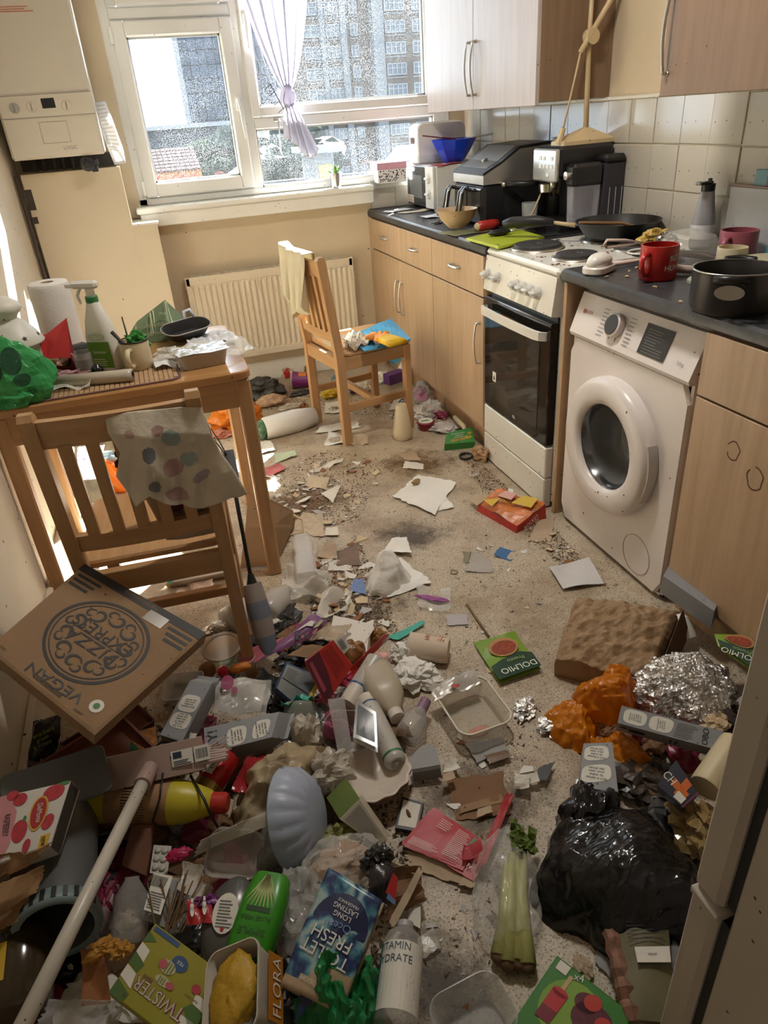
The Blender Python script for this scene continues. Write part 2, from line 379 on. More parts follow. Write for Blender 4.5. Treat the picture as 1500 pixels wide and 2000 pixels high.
CHROME = mat('brushed_steel_handle', (.62, .60, .56), .28, 1)
STEEL = mat('stainless_steel', (.56, .55, .53), .3, .9, var=.1, vs=20)
TOPM = mat('slate_worktop', (.045, .047, .054), .33, var=.4, vs=30, speck=.35, ss=70, sr=.12, scol=(.11, .11, .11), stain=.1, sts=8, stcol=(.13, .10, .07))
BLACK = mat('black_plastic', (.012, .012, .013), .38)
SATIN = mat('black_satin', (.018, .018, .02), .5, var=.2)
RUB = mat('dark_rubber', (.02, .02, .022), .6)
ENAM = mat('white_enamel', (.74, .72, .66), .28, var=.05, vs=5, speck=.42, ss=30, sr=.11, scol=(.12, .05, .02), stain=.06, sts=9, stcol=(.30, .16, .06))
WMW = mat('washer_white', (.74, .69, .665), .3, var=.05, vs=5, speck=.12, ss=17, sr=.08, stain=.02, sts=6, stcol=(.45, .30, .16))
GREYP = mat('grey_plastic', (.30, .30, .30), .45, speck=.1, ss=60)
GLASSD = mat('oven_glass', (.012, .011, .010), .06, spec=.6, stain=.08, sts=14, stcol=(.05, .04, .03))
def dirty_glass():
    m = bpy.data.materials.new('dirty_window_glass'); m.use_nodes = True; N = m.node_tree.nodes; L = m.node_tree.links
    for n in list(N): N.remove(n)
    out = N.new('ShaderNodeOutputMaterial'); tr = N.new('ShaderNodeBsdfTransparent'); tl = N.new('ShaderNodeBsdfTranslucent'); gl = N.new('ShaderNodeBsdfGlossy')
    tr.inputs[0].default_value = (.93, .96, .97, 1); tl.inputs[0].default_value = (.85, .9, .95, 1); gl.inputs['Roughness'].default_value = .03
    co = N.new('ShaderNodeTexCoord'); v = N.new('ShaderNodeTexVoronoi'); v.inputs['Scale'].default_value = 190; L.new(co.outputs['Object'], v.inputs['Vector'])
    r = N.new('ShaderNodeMapRange'); r.inputs['From Min'].default_value = .42; r.inputs['From Max'].default_value = .20; L.new(v.outputs['Distance'], r.inputs['Value'])
    n = N.new('ShaderNodeTexNoise'); n.inputs['Scale'].default_value = 3; n.inputs['Detail'].default_value = 6; L.new(co.outputs['Object'], n.inputs['Vector'])
    r2 = N.new('ShaderNodeMapRange'); r2.inputs['From Min'].default_value = .35; r2.inputs['From Max'].default_value = .75; r2.inputs['To Max'].default_value = .13; L.new(n.outputs['Fac'], r2.inputs['Value'])
    mu = N.new('ShaderNodeMath'); mu.operation = 'MULTIPLY_ADD'; mu.inputs[2].default_value = .003; L.new(r.outputs[0], mu.inputs[0]); L.new(r2.outputs[0], mu.inputs[1])
    m1 = N.new('ShaderNodeMixShader'); L.new(mu.outputs[0], m1.inputs[0]); L.new(tr.outputs[0], m1.inputs[1]); L.new(tl.outputs[0], m1.inputs[2])
    m2 = N.new('ShaderNodeMixShader'); m2.inputs[0].default_value = .05; L.new(m1.outputs[0], m2.inputs[1]); L.new(gl.outputs[0], m2.inputs[2]); L.new(m2.outputs[0], out.inputs[0])
    return m
WGL = dirty_glass()
def floor_mat():
    m = mat('dirty_speckled_floor', (.36, .27, .17), .55); N = m.node_tree.nodes; L = m.node_tree.links; b = N['Principled BSDF']
    co = N.new('ShaderNodeTexCoord').outputs['Object']
    def nz(s, d=5, r=.6):
        n = N.new('ShaderNodeTexNoise'); n.inputs['Scale'].default_value = s; n.inputs['Detail'].default_value = d; n.inputs['Roughness'].default_value = r; L.new(co, n.inputs['Vector']); return n.outputs['Fac']
    def rp(f, a, c, hi=1.):
        r = N.new('ShaderNodeMapRange'); r.inputs['From Min'].default_value = a; r.inputs['From Max'].default_value = c; r.inputs['To Max'].default_value = hi; L.new(f, r.inputs['Value']); return r.outputs[0]
    def mx(f, a, c):
        x = N.new('ShaderNodeMix'); x.data_type = 'RGBA'; L.new(f, x.inputs['Factor'])
        for i, v in (([q for q in x.inputs if q.name == 'A' and q.type == 'RGBA'][0], a), ([q for q in x.inputs if q.name == 'B' and q.type == 'RGBA'][0], c)):
            if hasattr(v, 'node'): L.new(v, i)
            else: i.default_value = (*v, 1)
        return [q for q in x.outputs if q.type == 'RGBA'][0]
    c = mx(rp(nz(5), .3, .7), (.40, .33, .24), (.49, .42, .315))
    c = mx(rp(nz(150, 3), .45, .62, .8), c, (.58, .50, .38))
    c = mx(rp(nz(210, 2), .56, .66), c, (.09, .055, .03))
    c = mx(rp(nz(3.2, 7, .72), .46, .70, .7), c, (.19, .105, .045))
    c = mx(rp(nz(1.9, 8, .75), .53, .70, .7), c, (.11, .06, .03))
    c = mx(rp(nz(38, 6, .75), .58, .66, .9), c, (.05, .03, .018))
    L.new(c, b.inputs['Base Color'])
    L.new(rp(nz(4), .3, .7, .35), b.inputs['Roughness']); rr = b.inputs['Roughness'].links[0].from_node; rr.inputs['To Min'].default_value = .5; rr.inputs['To Max'].default_value = .3
    bn = N.new('ShaderNodeBump'); bn.inputs['Strength'].default_value = .35; bn.inputs['Distance'].default_value = .004; L.new(nz(90, 6, .7), bn.inputs['Height']); L.new(bn.outputs[0], b.inputs['Normal'])
    return m
FLOORM = floor_mat()
def stain_mat(name, col, R):
    m = mat(name, col, .6); N = m.node_tree.nodes; L = m.node_tree.links; co = N.new('ShaderNodeTexCoord').outputs['Object']; n = N.new('ShaderNodeTexNoise'); n.inputs['Scale'].default_value = 9; n.inputs['Detail'].default_value = 8; n.inputs['Roughness'].default_value = .75; L.new(co, n.inputs['Vector']); ln_ = N.new('ShaderNodeVectorMath'); ln_.operation = 'LENGTH'; L.new(co, ln_.inputs[0]); r = N.new('ShaderNodeMapRange'); r.inputs['From Max'].default_value = R; r.inputs['To Min'].default_value = .30; r.inputs['To Max'].default_value = -.32; L.new(ln_.outputs['Value'], r.inputs['Value'])
    ad = N.new('ShaderNodeMath'); L.new(n.outputs['Fac'], ad.inputs[0]); L.new(r.outputs[0], ad.inputs[1]); r2 = N.new('ShaderNodeMapRange'); r2.inputs['From Min'].default_value = .5; r2.inputs['From Max'].default_value = .78; r2.inputs['To Max'].default_value = .85; L.new(ad.outputs[0], r2.inputs['Value']); L.new(r2.outputs[0], N['Principled BSDF'].inputs['Alpha']); return m
XL, XR, YB, ZC = -1.80, .60, -4.75, 2.45
FLO = struct('floor', box(XL-.1, XR+.1, YB-.1, .12, -.06, 0), FLOORM)
for nm_, u_, v_, R_, c_ in (('brown', 815, 905, .34, (.17, .09, .03)), ('grey', 800, 1045, .26, (.10, .075, .06)), ('dark', 690, 1190, .30, (.09, .05, .025)), ('umber', 600, 980, .36, (.15, .08, .035)), ('grime', 940, 1560, .30, (.10, .065, .035)), ('black', 850, 1900, .22, (.06, .04, .025))): part('stain', flat(ellipse(R_, R_, 24)), stain_mat('floor_stain_'+nm_, c_, R_), FLO, loc=at(u_, v_, z=.0006))
struct('ceiling', box(XL-.1, XR+.1, YB-.1, .12, ZC, ZC+.06), mat('ceiling_paint', (.78, .76, .70), .8, var=.03))
cl_ = thing('added_fill_lamp', 'unseen round fill lamp added on the kitchen ceiling to brighten the floor', 'lamp', (-.55, -2.3, ZC)); part('base', lathe([(0, -.03), (.16, -.03), (.17, -.012), (.17, 0), (0, 0)], 32), mat('fill_lamp_white', (.8, .8, .78), .4), cl_, .6)  # unseen fixture, added with the light below it to brighten the floor
ld_ = bpy.data.lights.new('added_fill_light', 'AREA'); ld_.shape = 'DISK'; ld_.size = .30; ld_.energy = 10; ld_.color = (1, .94, .86); lo_ = bpy.data.objects.new('added_fill_light', ld_); COL.objects.link(lo_); lo_.parent = cl_; lo_.location = (0, 0, -.034)
struct('wall_left', box(XL-.1, XL, YB-.1, .12, 0, ZC), WALLL)
WR = struct('wall_right', box(XR, XR+.1, YB-.1, .12, 0, ZC), WALL)
WX0, WX1, WZ0, WZ1 = -1.262, .50, 1.035, 2.28
WW = struct('wall_window', join(box(XL, XR, 0, .12, 0, WZ0), box(XL, WX0, 0, .12, WZ0, ZC), box(WX1, XR, 0, .12, WZ0, ZC), box(WX0, WX1, 0, .12, WZ1, ZC)), WALL)
# back wall with the doorway the photographer stands in, closed by a hallway door
struct('wall_back', join(box(XL, -1.72, YB-.1, YB, 0, ZC), box(-.90, XR, YB-.1, YB, 0, ZC), box(-1.72, -.90, YB-.1, YB, 2.05, ZC)), WALLL)
struct('door_1', box(-1.72, -.90, YB-.08, YB-.04, 0, 2.05, .003), WHITE)
struct('baseboard_left', [(join(box(XL, XL+.016, YB, -.25, 0, .135), box(XL, XL+.02, YB, -.25, .135, .15, .004)), WALLL)], WALLL)
struct('baseboard_window', box(-1.20, 0.0, -.015, 0, 0, .12, .004), WHITE)
# window ledge of plaster under the sill and the sill itself
struct('trim_1', join(box(-1.285, -.0, -.10, .005, 1.005, 1.035, .006), box(-.0, .40, -.012, .005, 1.005, 1.035, .003), box(-1.27, -.0, -.085, 0, .94, 1.005, .004)), mat('window_sill_white', (.78, .77, .73), .3, var=.04, speck=.25, ss=40, sr=.1))
# --- window: outer frame, mullion, casement, transoms, panes
WN = struct('window_1', join(box(WX0, -1.215, -.005, .06, WZ0, WZ1, .006), box(WX0, WX1, -.005, .06, WZ0, 1.072, .006), box(-.655, -.60, -.005, .06, 1.07, WZ1, .006),
            box(.40, WX1, -.005, .06, WZ0, WZ1, .006), box(WX0, WX1, -.005, .06, 2.23, WZ1, .006), box(-1.22, -.65, -.005, .06, 1.842, 1.892, .006), box(-.605, .41, -.005, .06, 1.345, 1.40, .006)), PVC)
def sash(name, x0, x1, z0, z1, w, y0=-.022):
    o = part(name, join(box(x0, x0+w, y0, .05, z0, z1, .007), box(x1-w, x1, y0, .05, z0, z1, .007), box(x0+w-.004, x1-w+.004, y0, .05, z0, z0+w, .007), box(x0+w-.004, x1-w+.004, y0, .05, z1-w, z1, .007)), PVC, WN)
    part('glazing_bead', join(box(x0+w, x0+w+.008, .0, .03, z0+w, z1-w), box(x1-w-.008, x1-w, .0, .03, z0+w, z1-w), box(x0+w, x1-w, .0, .03, z0+w, z0+w+.008), box(x0+w, x1-w, .0, .03, z1-w-.008, z1-w)), mat('grey_gasket', (.45, .45, .44), .5), o)
    part('pane', box(x0+w-.003, x1-w+.003, .026, .029, z0+w-.003, z1-w+.003), WGL, o)
    return o
SA = sash('casement', -1.222, -.648, 1.074, 1.838, .066)
sash('top_light', -1.222, -.648, 1.895, 2.24, .05)
sash('upper_sash', -.612, .41, 1.40, 2.24, .05)
part('pane', box(-.602, .402, .026, .029, 1.07, 1.347), WGL, WN)
part('glazing_bead', join(box(-.602, .402, .0, .03, 1.070, 1.080), box(-.602, .402, .0, .03, 1.338, 1.347), box(-.602, -.594, .0, .03, 1.07, 1.347), box(.394, .402, .0, .03, 1.07, 1.347)), mat('grey_gasket', 0), WN)
HND = mat('handle_white', (.80, .80, .78), .25)
part('handle', join(box(-.688, -.664, -.034, -.02, 1.435, 1.50, .004), tube([(-.676, -.03, 1.485), (-.676, -.055, 1.485), (-.672, -.056, 1.46), (-.664, -.05, 1.31)], [.008, .009, .009, .005], 8)), HND, SA, .6)
part('handle', join(box(-.594, -.572, -.034, -.02, 1.80, 1.86, .004), tube([(-.583, -.03, 1.85), (-.583, -.055, 1.85), (-.583, -.058, 1.83), (-.585, -.055, 1.70)], [.008, .009, .009, .006], 8)), HND, WN, .6)
for z in (1.12, 1.78): part('hinge', box(-1.232, -1.216, -.034, -.005, z-.035, z+.035, .003), HND, WN)
part('stay', join(tube([(-.48, -.02, 1.385), (-.48, -.035, 1.378), (-.49, -.045, 1.24), (-.487, -.05, 1.222)], .0035, 6), box(-.50, -.46, -.012, -.004, 1.376, 1.392, .002)), CHROME, WN)
# --- tiles on the right wall, each one a piece
TILE = [mat('cream_tile_%d' % i, c, .12, var=.05, vs=4, speck=.25, ss=26, sr=.07, scol=(.10, .06, .03), stain=.05, sts=6, stcol=(.55, .38, .16)) for i, c in enumerate(((.53, .50, .43), (.55, .515, .44), (.51, .48, .41)))]
struct('trim_2', box(.585, .60, -3.6, 0, 1.358, 1.372, .003), mat('tile_edge_trim', (.70, .66, .56), .3, speck=.3, ss=40))
part('grout', box(.594, .6005, -3.6, 0, .90, 1.36), mat('tile_grout', (.50, .44, .33), .8), WR)
tm = [mesh('tile', box(.589, .597, -.0735, .0735, -.0735, .0735, .0015), m) for m in TILE]
for j in range(24):
    for k in range(3):
        y = -.075-.15*j-.069; o = put('tile', tm[rnd.randrange(3)], WR, (rnd.uniform(-.0006, .0006), y, .98+.152*k)); o.rotation_euler = (0, rnd.uniform(-.004, .004), rnd.uniform(-.006, .006))
tw = mesh('tile', box(-.0735, .0735, -.010, -.002, -.0735, .0735, .0015), TILE[0])
for i in range(4): put('tile', tw, WW, (.078+.15*i, 0, .975))
# --- boxing of the pipes below the boiler
pb = thing('pipe_boxing', 'cream painted boxing panel below the boiler with a step at its top corner', 'boxing', (0, 0, 0))
part('panel', join(box(-1.765, -1.317, -.22, -.205, .0, 1.239, .002), box(-1.32, -1.198, -.22, -.205, 0, .973, .002)), BOXP, pb)
part('side_panel', join(box(-1.332, -1.317, -.206, -.002, .96, 1.236, .001), box(-1.213, -1.198, -.206, -.002, 0, .968, .001)), BOXP, pb)
part('ledge', box(-1.318, -1.19, -.225, -.002, .968, .978, .002), WHITE, pb)
part('notch', join(box(-1.7655, -1.735, -.2225, -.2195, 1.085, 1.175), box(-1.7655, -1.742, -.2225, -.2195, 1.025, 1.055)), mat('dark_hole', (.05, .04, .03), .8), pb)
solo('wall_pipe', 'dark brown pipe running down beside the boxing panel at the left wall', 'pipe', tube([(-1.783, -.24, 0.02), (-1.783, -.24, 1.235)], .009, 8), mat('brown_pipe', (.07, .05, .035), .5), smooth=True)
# ================================================================ outside the window
BRK = mat('far_brick', (.085, .068, .056), .9, var=.2, vs=3); CONC = mat('far_concrete', (.13, .135, .14), .8); WFR = mat('far_window_white', (.20, .21, .22), .6); FGL = mat('far_glass', (.06, .075, .09), .15)
def oat(u, v, d): return at(u, v, y=d)
# brick tower with white framed windows
D = 80.
tw_ = thing('brick_tower_block', 'tall brown brick tower block with white framed windows behind the big pane', 'building', (0, 0, 0))
xa, xb = oat(600, 100, D).x, oat(905, 100, D).x
zg = -30.
xs = [xa, oat(632, 100, D).x, oat(655, 100, D).x, oat(672, 100, D).x, oat(697, 100, D).x, oat(735, 100, D).x, oat(748, 100, D).x]
part('wall', join(box(xs[0], xs[6], D+1.2, D+9, zg, 70), box(xs[6], xb+8, D, D+9, zg, 70)), BRK, tw_)
for a, b, y in ((xs[1], xs[1]+.55, D+.7), (xs[3], xs[3]+.7, D+.7), (xs[5]-.35, xs[6]+.1, D-.4)): part('pier', box(a, b, y, y+1.5, zg, 70, .05), CONC, tw_)
fl = 1.9
def wframe(x0, x1, z0, n, y):
    g = [box(x0, x1, y-.12, y, z0, z0+.09), box(x0, x1, y-.12, y, z0+1.01, z0+1.1), box(x0, x1, y-.11, y, z0+.62, z0+.68)]
    for i in range(n+1): x = x0+(x1-x0)*i/n; g.append(box(x-.05, x+.05, y-.12, y, z0, z0+1.1))
    return join(*g)
cols = [(xs[1]+.75, xs[3]-.1, 3, D+1.2), (xs[4]-.2, xs[4]+.55, 2, D+1.2), (xs[6]+.4, xs[6]+2.5, 4, D), (xs[6]+3.4, xs[6]+5.4, 4, D), (xs[0]+.05, xs[1]-.1, 2, D+1.2)]
for (x0, x1, n, y) in cols:
    wf = mesh('window', wframe(x0, x1, 0, n, y), WFR); gp = mesh('pane', box(x0, x1, y-.04, y-.01, 0, 1.1), FGL)
    for k in range(-7, 16):
        z = -4.6+fl*k; o = put('window', wf, tw_, (0, 0, z)); put('pane', gp, o)
    fb = mesh('floor_band', box(x0-.1, x1+.1, y-.06, y+.1, -.28, -.16), CONC)
    for k in range(-7, 16): put('floor_band', fb, tw_, (0, 0, -4.6+fl*k))
# glass tower at the left pane
D2 = 100.
gt = thing('glass_tower', 'blue grey panelled tower seen through the casement at left of the window', 'building', (0, 0, 0))
GPM = [mat('tower_panel_%d' % i, c, .5, var=.2, vs=.6) for i, c in enumerate(((.04, .055, .08), (.05, .068, .098), (.033, .045, .065)))]
gx0, gx1 = oat(345, 75, D2).x, oat(645, 150, D2).x
part('core', box(gx0, gx1, D2, D2+8, -28, 70), mat('tower_frame', (.02, .026, .034), .6), gt)
pm = [mesh('panel', box(.04, 1.0, -.12, 0, .05, 1.42), m) for m in GPM]
nx = int((gx1-gx0)/1.04); zt0 = oat(400, 262, D2).z
for i in range(nx):
    for k in range(26): put('panel', pm[rnd.randrange(3)], gt, (gx0+1.04*i, D2, zt0+1.5*k+(rnd.random()-.5)*.1))
# long low building, street roofs, trees, sign
lb = thing('low_building', 'long low grey building below the glass tower', 'building', (0, 0, 0))
p0, p1 = oat(262, 258, 52), oat(640, 300, 52)
part('wall', box(p0.x-6, p1.x, 52, 57, -16, p0.z), mat('low_wall', (.03, .035, .042), .8, var=.2, vs=.8), lb)
part('roof_edge', box(p0.x-6, p1.x, 51.7, 57, p0.z, p0.z+.25), WFR, lb)
sh = thing('shop_building', 'shop with pale tiled roof and orange sign below the casement window', 'building', (0, 0, 0))
q0, q1, q2 = oat(297, 303, 34), oat(383, 300, 34), oat(300, 338, 34)
part('wall', box(q0.x-3, q1.x+.1, 34, 39, -16, q2.z), mat('orange_fascia', (.40, .17, .06), .7), sh)
RT = mat('roof_tile_far', (.30, .22, .20), .8)
part('roof_slab', (A([(q0.x-3, 33.8, q2.z), (q1.x+.1, 33.8, q2.z), (q1.x+.1, 36.5, q0.z+.15), (q0.x-3, 36.5, q0.z+.15)]), [(0, 1, 2, 3)]), mat('roof_joint', (.25, .12, .10), .9), sh)
nr, nc = 7, 22
for i in range(nr):
    g = []
    for j in range(nc):
        x = q0.x-3+(q1.x+.1-q0.x+3)*j/nc; w = (q1.x-q0.x+3.1)/nc; ya = 33.75+2.7*i/nr; za = q2.z+.06+(q0.z+.15-q2.z)*i/nr
        g.append(box(x+.02, x+w-.02, ya, ya+.37, za, za+.09))
    part('tile_course', join(*g), RT, sh)
part('lettering', xf(words('O   MAPPO   O', .62, 1.2), ((q0.x+q1.x)/2-.2, 33.95, q2.z-.42), (pi/2, 0, 0)), mat('sign_red', (.5, .05, .03), .6), sh)
def tree(name, label, u, v, d, s, hs, seed, c):
    p = oat(u, v, d); o = thing(name, label, 'tree', (p.x, d, p.z))
    g = np.random.RandomState(seed); gs = []
    for i in range(9): b = blob(s*.8, s*.8, hs*.6, .16, 3, 10, seed+i, 0, 8); gs.append(xf(b, (g.normal()*s*.3, g.normal()*s*.3, (g.rand()-.5)*hs*.9)))
    part('crown', join(*gs), mat(name+'_leaf%d' % seed, c, .8, var=.5, vs=2.5), o); part('trunk', tube([(0, 0, -14), (0, 0, 0)], .25, 6), mat('bark', (.08, .06, .04), .9), o)
tree('tree', 'round dark tree behind the lower pane near the mullion', 548, 325, 35, 3.8, 2.8, 3, (.022, .034, .025))
tree('tree', 'small tree beside the orange shop sign outside', 412, 325, 47, 2.4, 1.8, 13, (.03, .045, .024))
yb = thing('van_building', 'white flat roofed kiosk with yellow front behind the plant pot', 'building', (0, 0, 0))
r0 = oat(612, 300, 22); r1 = oat(655, 345, 22)
part('wall', box(r0.x, r1.x, 22, 24, -16, r0.z), mat('far_white', (.15, .15, .145), .8), yb); part('fascia', box(r0.x-.3, r1.x+.4, 21.8, 24.2, r0.z, r0.z+.18), WFR, yb); part('front_panel', box(r0.x+.12, r1.x-.1, 21.95, 22, r1.z-.4, r0.z-.35), mat('far_yellow', (.24, .18, .06), .7), yb)
gr = solo('street_roofs', 'pale hipped roof of a low building behind the pink box', 'roof', (A([(oat(748, 325, 38).x, 38, oat(748, 318, 38).z), (oat(830, 325, 38).x, 38, oat(830, 310, 38).z), (oat(815, 282, 44).x, 44, oat(815, 282, 44).z), (oat(775, 285, 44).x, 44, oat(775, 285, 44).z), (oat(748, 325, 38).x, 38, -16), (oat(830, 325, 38).x, 38, -16)]), [(0, 1, 2, 3), (4, 5, 1, 0)]), mat('far_roof', (.12, .115, .11), .9, var=.3, vs=2))
solo('pale_tent', 'teal and white tent roof outside by the window mullion', 'tent', (A([(oat(440, 345, 18).x, 18, oat(440, 342, 18).z), (oat(475, 345, 18).x, 18, oat(475, 343, 18).z), (oat(468, 322, 19).x, 19, oat(468, 322, 19).z), (oat(440, 342, 18).x, 18, -16), (oat(475, 343, 18).x, 18, -16)]), [(0, 1, 2), (3, 4, 1, 0)]), mat('teal_tent', (.03, .17, .16), .6))
struct('ground', box(-160, 160, 1.5, 200, -16.5, -16), mat('far_ground', (.05, .05, .048), .9, var=.3, vs=.1))
solo('street_wall', 'grey yard wall beyond the lower window pane', 'wall', box(oat(500, 340, 24).x-9, oat(790, 330, 24).x+2, 24, 24.4, -16, oat(600, 348, 24).z), mat('yard_wall', (.08, .08, .08), .9, var=.3, vs=1))
# ================================================================ fixed things on the window wall
bo = thing('wall_boiler', 'white wall-hung gas boiler with small black display and dials', 'boiler', (0, 0, 0))
BW = mat('boiler_white', (.60, .56, .48), .35, var=.03, speck=.06, ss=20, sr=.06)
part('casing', box(-1.76, -1.362, -.36, -.01, 1.30, 2.02, .01), BW, bo)
part('control_panel', box(-1.752, -1.366, -.3645, -.358, 1.462, 1.548, .002), BW, bo)
DG = mat('panel_line', (.32, .30, .26), .6)
part('panel_line', join(box(-1.752, -1.366, -.3655, -.36, 1.546, 1.549), box(-1.752, -1.366, -.3655, -.36, 1.461, 1.464), box(-1.612, -1.495, -.362, -.359, 1.441, 1.443), box(-1.612, -1.495, -.362, -.359, 1.358, 1.360), box(-1.612, -1.610, -.362, -.359, 1.358, 1.443), box(-1.497, -1.495, -.362, -.359, 1.358, 1.443)), DG, bo)
part('display', box(-1.578, -1.523, -.367, -.362, 1.494, 1.532, .002), BLACK, bo)
def dial(x, z, m):
    o = part('dial', xf(lathe([(.0, 0), (.021, 0), (.021, .006), (.019, .008), (0, .008)], 20), (x, -.363, z), (pi/2, 0, 0)), m, bo, .6)
    part('pointer', box(x-.003, x+.003, -.374, -.370, z-.015, z+.015, .001), DG, o)
dial(-1.691, 1.502, mat('gauge_grey', (.35, .34, .32), .4)); dial(-1.622, 1.503, BW); dial(-1.478, 1.499, BW)
part('lettering', join(xf(words('LOGIC', .020), (-1.505, -.3615, 1.336), (pi/2, 0, 0)), xf(words('ideal', .024), (-1.63, -.3615, 1.895), (pi/2, 0, 0))), mat('grey_print', (.18, .17, .15), .6), bo)
part('instruction_print', xf(lines(-.075, -.012, .075, .012, 3), (-1.59, -.3612, 1.855), (pi/2, 0, 0)), mat('red_print', (.55, .18, .10), .6), bo)
PIP = mat('dull_pipe', (.10, .085, .07), .5, .4)
bp = thing('boiler_pipework', 'dark pipes and bracket in the gap under the boiler', 'pipes', (0, 0, 0))
part('back_plate', box(-1.77, -1.33, -.03, -.012, 1.243, 1.30), mat('shadow_metal', (.10, .09, .08), .6, .5), bp)
for x in (-1.70, -1.66, -1.61, -1.57, -1.53): part('pipe', tube([(x, -.12, 1.243), (x, -.12, 1.298)], .0085, 8), PIP, bp, True)
va = thing('filling_valve', 'round black valve with a knob under the boiler', 'valve', (-1.452, -.33, 1.265))
part('body', xf(lathe([(0, -.03), (.028, -.03), (.032, -.01), (.032, .02), (.026, .03), (.018, .032), (.018, .04), (0, .04)], 20), (0, -.0, 0), (pi/2, 0, 0)), SATIN, va, .6)
part('arm', join(box(0, .05, -.018, .012, -.012, .02, .005), box(.012, .042, -.01, .02, -.036, -.01, .004)), SATIN, va)
part('cap', xf(lathe([(0, .04), (.012, .04), (.012, .052), (0, .054)], 14), (0, 0, 0), (pi/2, 0, 0)), SATIN, va, .6)
# folded instruction sheet hanging at the boiler side
PSH = np.array([[[*at(u, v, y=yy)] for u, v, yy in r] for r in ([(184, 201, -.20), (206, 198, -.17)], [(195, 245, -.21), (222, 240, -.18)], [(209, 285, -.22), (240, 290, -.18)], [(224, 322, -.24), (246, 318, -.20)])])
ps = solo('instruction_sheet', 'printed paper sheet hanging off the side of the boiler', 'paper', sheet(PSH, .0006), mat('paper_white', (.72, .72, .72), .7, var=.06, vs=20), smooth=True)
g = []
for r in range(14):
    k = r/13*2.2; i = min(2, int(k)); f = k-i; a = PSH[i]*(1-f)+PSH[i+1]*f; off = np.array([0, -.002, 0]); p, q = a[0]*.88+a[1]*.12+off, a[0]*.2+a[1]*.8+off; h = np.array([0, 0, .004]); g.append((np.array([p, q, q+h, p+h]), [(0, 1, 2, 3)]))
part('print', join(*g), mat('faint_print', (.45, .45, .46), .7), ps)
# radiator
ra = thing('radiator', 'cream ribbed panel radiator spattered with dirt under the window', 'radiator', (0, 0, 0))
RDM = mat('radiator_cream', (.60, .53, .41), .4, var=.05, vs=4, speck=.55, ss=34, sr=.09, scol=(.13, .06, .03), stain=.05, sts=9, stcol=(.25, .10, .05))
x0, x1, z0, z1 = -1.112, -.162, .185, .668; n = 29; P = []
for i in range(n*4+1):
    x = x0+.02+(x1-x0-.04)*i/(n*4); P.append((x, -.1 if i % 4 in (0, 1) else -.092))
row = lambda z, s: np.array([(x, -.096+(y+.096)*s, z) for x, y in P])
front = sheet(np.stack([row(z, s) for z, s in ((z0+.035, 0), (z0+.05, 1), (z1-.06, 1), (z1-.045, 0))]), 0)
part('front_panel', join(front, box(x0, x1, -.0995, -.09, z0, z0+.037, .003), box(x0, x1, -.0995, -.09, z1-.047, z1-.004, .003), box(x0, x0+.022, -.0995, -.09, z0, z1-.004, .003), box(x1-.022, x1, -.0995, -.09, z0, z1-.004, .003), box(x0+.01, x1-.01, -.09, -.08, z0+.01, z1-.01)), RDM, ra)
part('side_panel', box(x0-.003, x0+.004, -.1, -.035, z0+.01, z1, .002), RDM, ra); part('side_panel', box(x1-.004, x1+.003, -.1, -.035, z0+.01, z1, .002), RDM, ra)
gm = mesh('grille_bar', box(-.003, .003, -.085, -.048, 0, .006), RDM)
for i in range(76): put('grille_bar', gm, ra, (x0+.03+(x1-x0-.06)*i/75, 0, z1-.008))
part('grille_frame', join(box(x0, x1, -.1, -.086, z1-.008, z1, .002), box(x0, x1, -.047, -.036, z1-.008, z1, .002)), RDM, ra)
part('back_panel', box(x0, x1, -.05, -.036, z0, z1-.01), RDM, ra)
part('bracket', join(box(x0+.1, x0+.13, -.036, 0, z0, z1-.05), box(x1-.13, x1-.1, -.036, 0, z0, z1-.05)), RDM, ra)
part('pipe', join(tube([(x1-.02, -.06, z0), (x1-.02, -.06, 0)], .008, 8), tube([(x0+.02, -.06, z0), (x0+.02, -.06, 0)], .008, 8)), WHITE, ra, True)
# ================================================================ fitted kitchen, left stretch
YC0, YC1 = -1.585, -2.115         # cooker
YW0, YW1 = -2.19, -2.775          # washing machine
def bow(L, r=.0045, out=.028, n=10):
    "bow handle along z, standing off the -x side"
    pts = [(0, 0, -L/2), (-out*.55, 0, -L/2)] + [(-out*(.6+.4*math.sin(pi*t)), 0, -L/2+L*t) for t in np.linspace(.03, .97, n)] + [(-out*.55, 0, L/2), (0, 0, L/2)]
    return join(tube(pts, r, 8), xf(lathe([(0, 0), (.007, 0), (.007, .004), (0, .004)], 10), (0, 0, -L/2), (0, -pi/2, 0)), xf(lathe([(0, 0), (.007, 0), (.007, .004), (0, .004)], 10), (0, 0, L/2), (0, -pi/2, 0)))
HB = mesh('handle', bow(.17), CHROME, True); HD = mesh('handle', xf(bow(.095, .0055, .024), rot=(pi/2, 0, 0)), CHROME, True)
def front(name, y0, y1, z0, z1, parent, hm, hy, hz, m=None):
    o = part(name, box(-.018, 0, y0-.0015, y1+.0015, z0+.0015, z1-.0015, .0015), m or LAM, parent); put('handle', hm, o, (-.018, hy, hz)); return o
def unit(name, label, y0, y1, splits, doors):
    t = thing(name, label, 'cabinet', (0, 0, 0))
    part('carcass', join(box(.001, .56, y1+.001, y1+.018, .1, .861), box(.001, .56, y0-.018, y0-.001, .1, .861), box(.001, .56, y1+.018, y0-.018, .1, .118), box(.54, .56, y1+.018, y0-.018, .118, .861), box(.001, .56, y1+.018, y0-.018, .845, .861)), LAMD, t)
    for a, b in splits: front('drawer', a, b, .695, .858, t, HD, (a+b)/2, .778)
    for a, b, hy in doors: front('door', a, b, .125, .692, t, HB, hy, .50)
    part('plinth', box(.03, .045, y1, y0, 0, .12), LAMD, t)
    return t
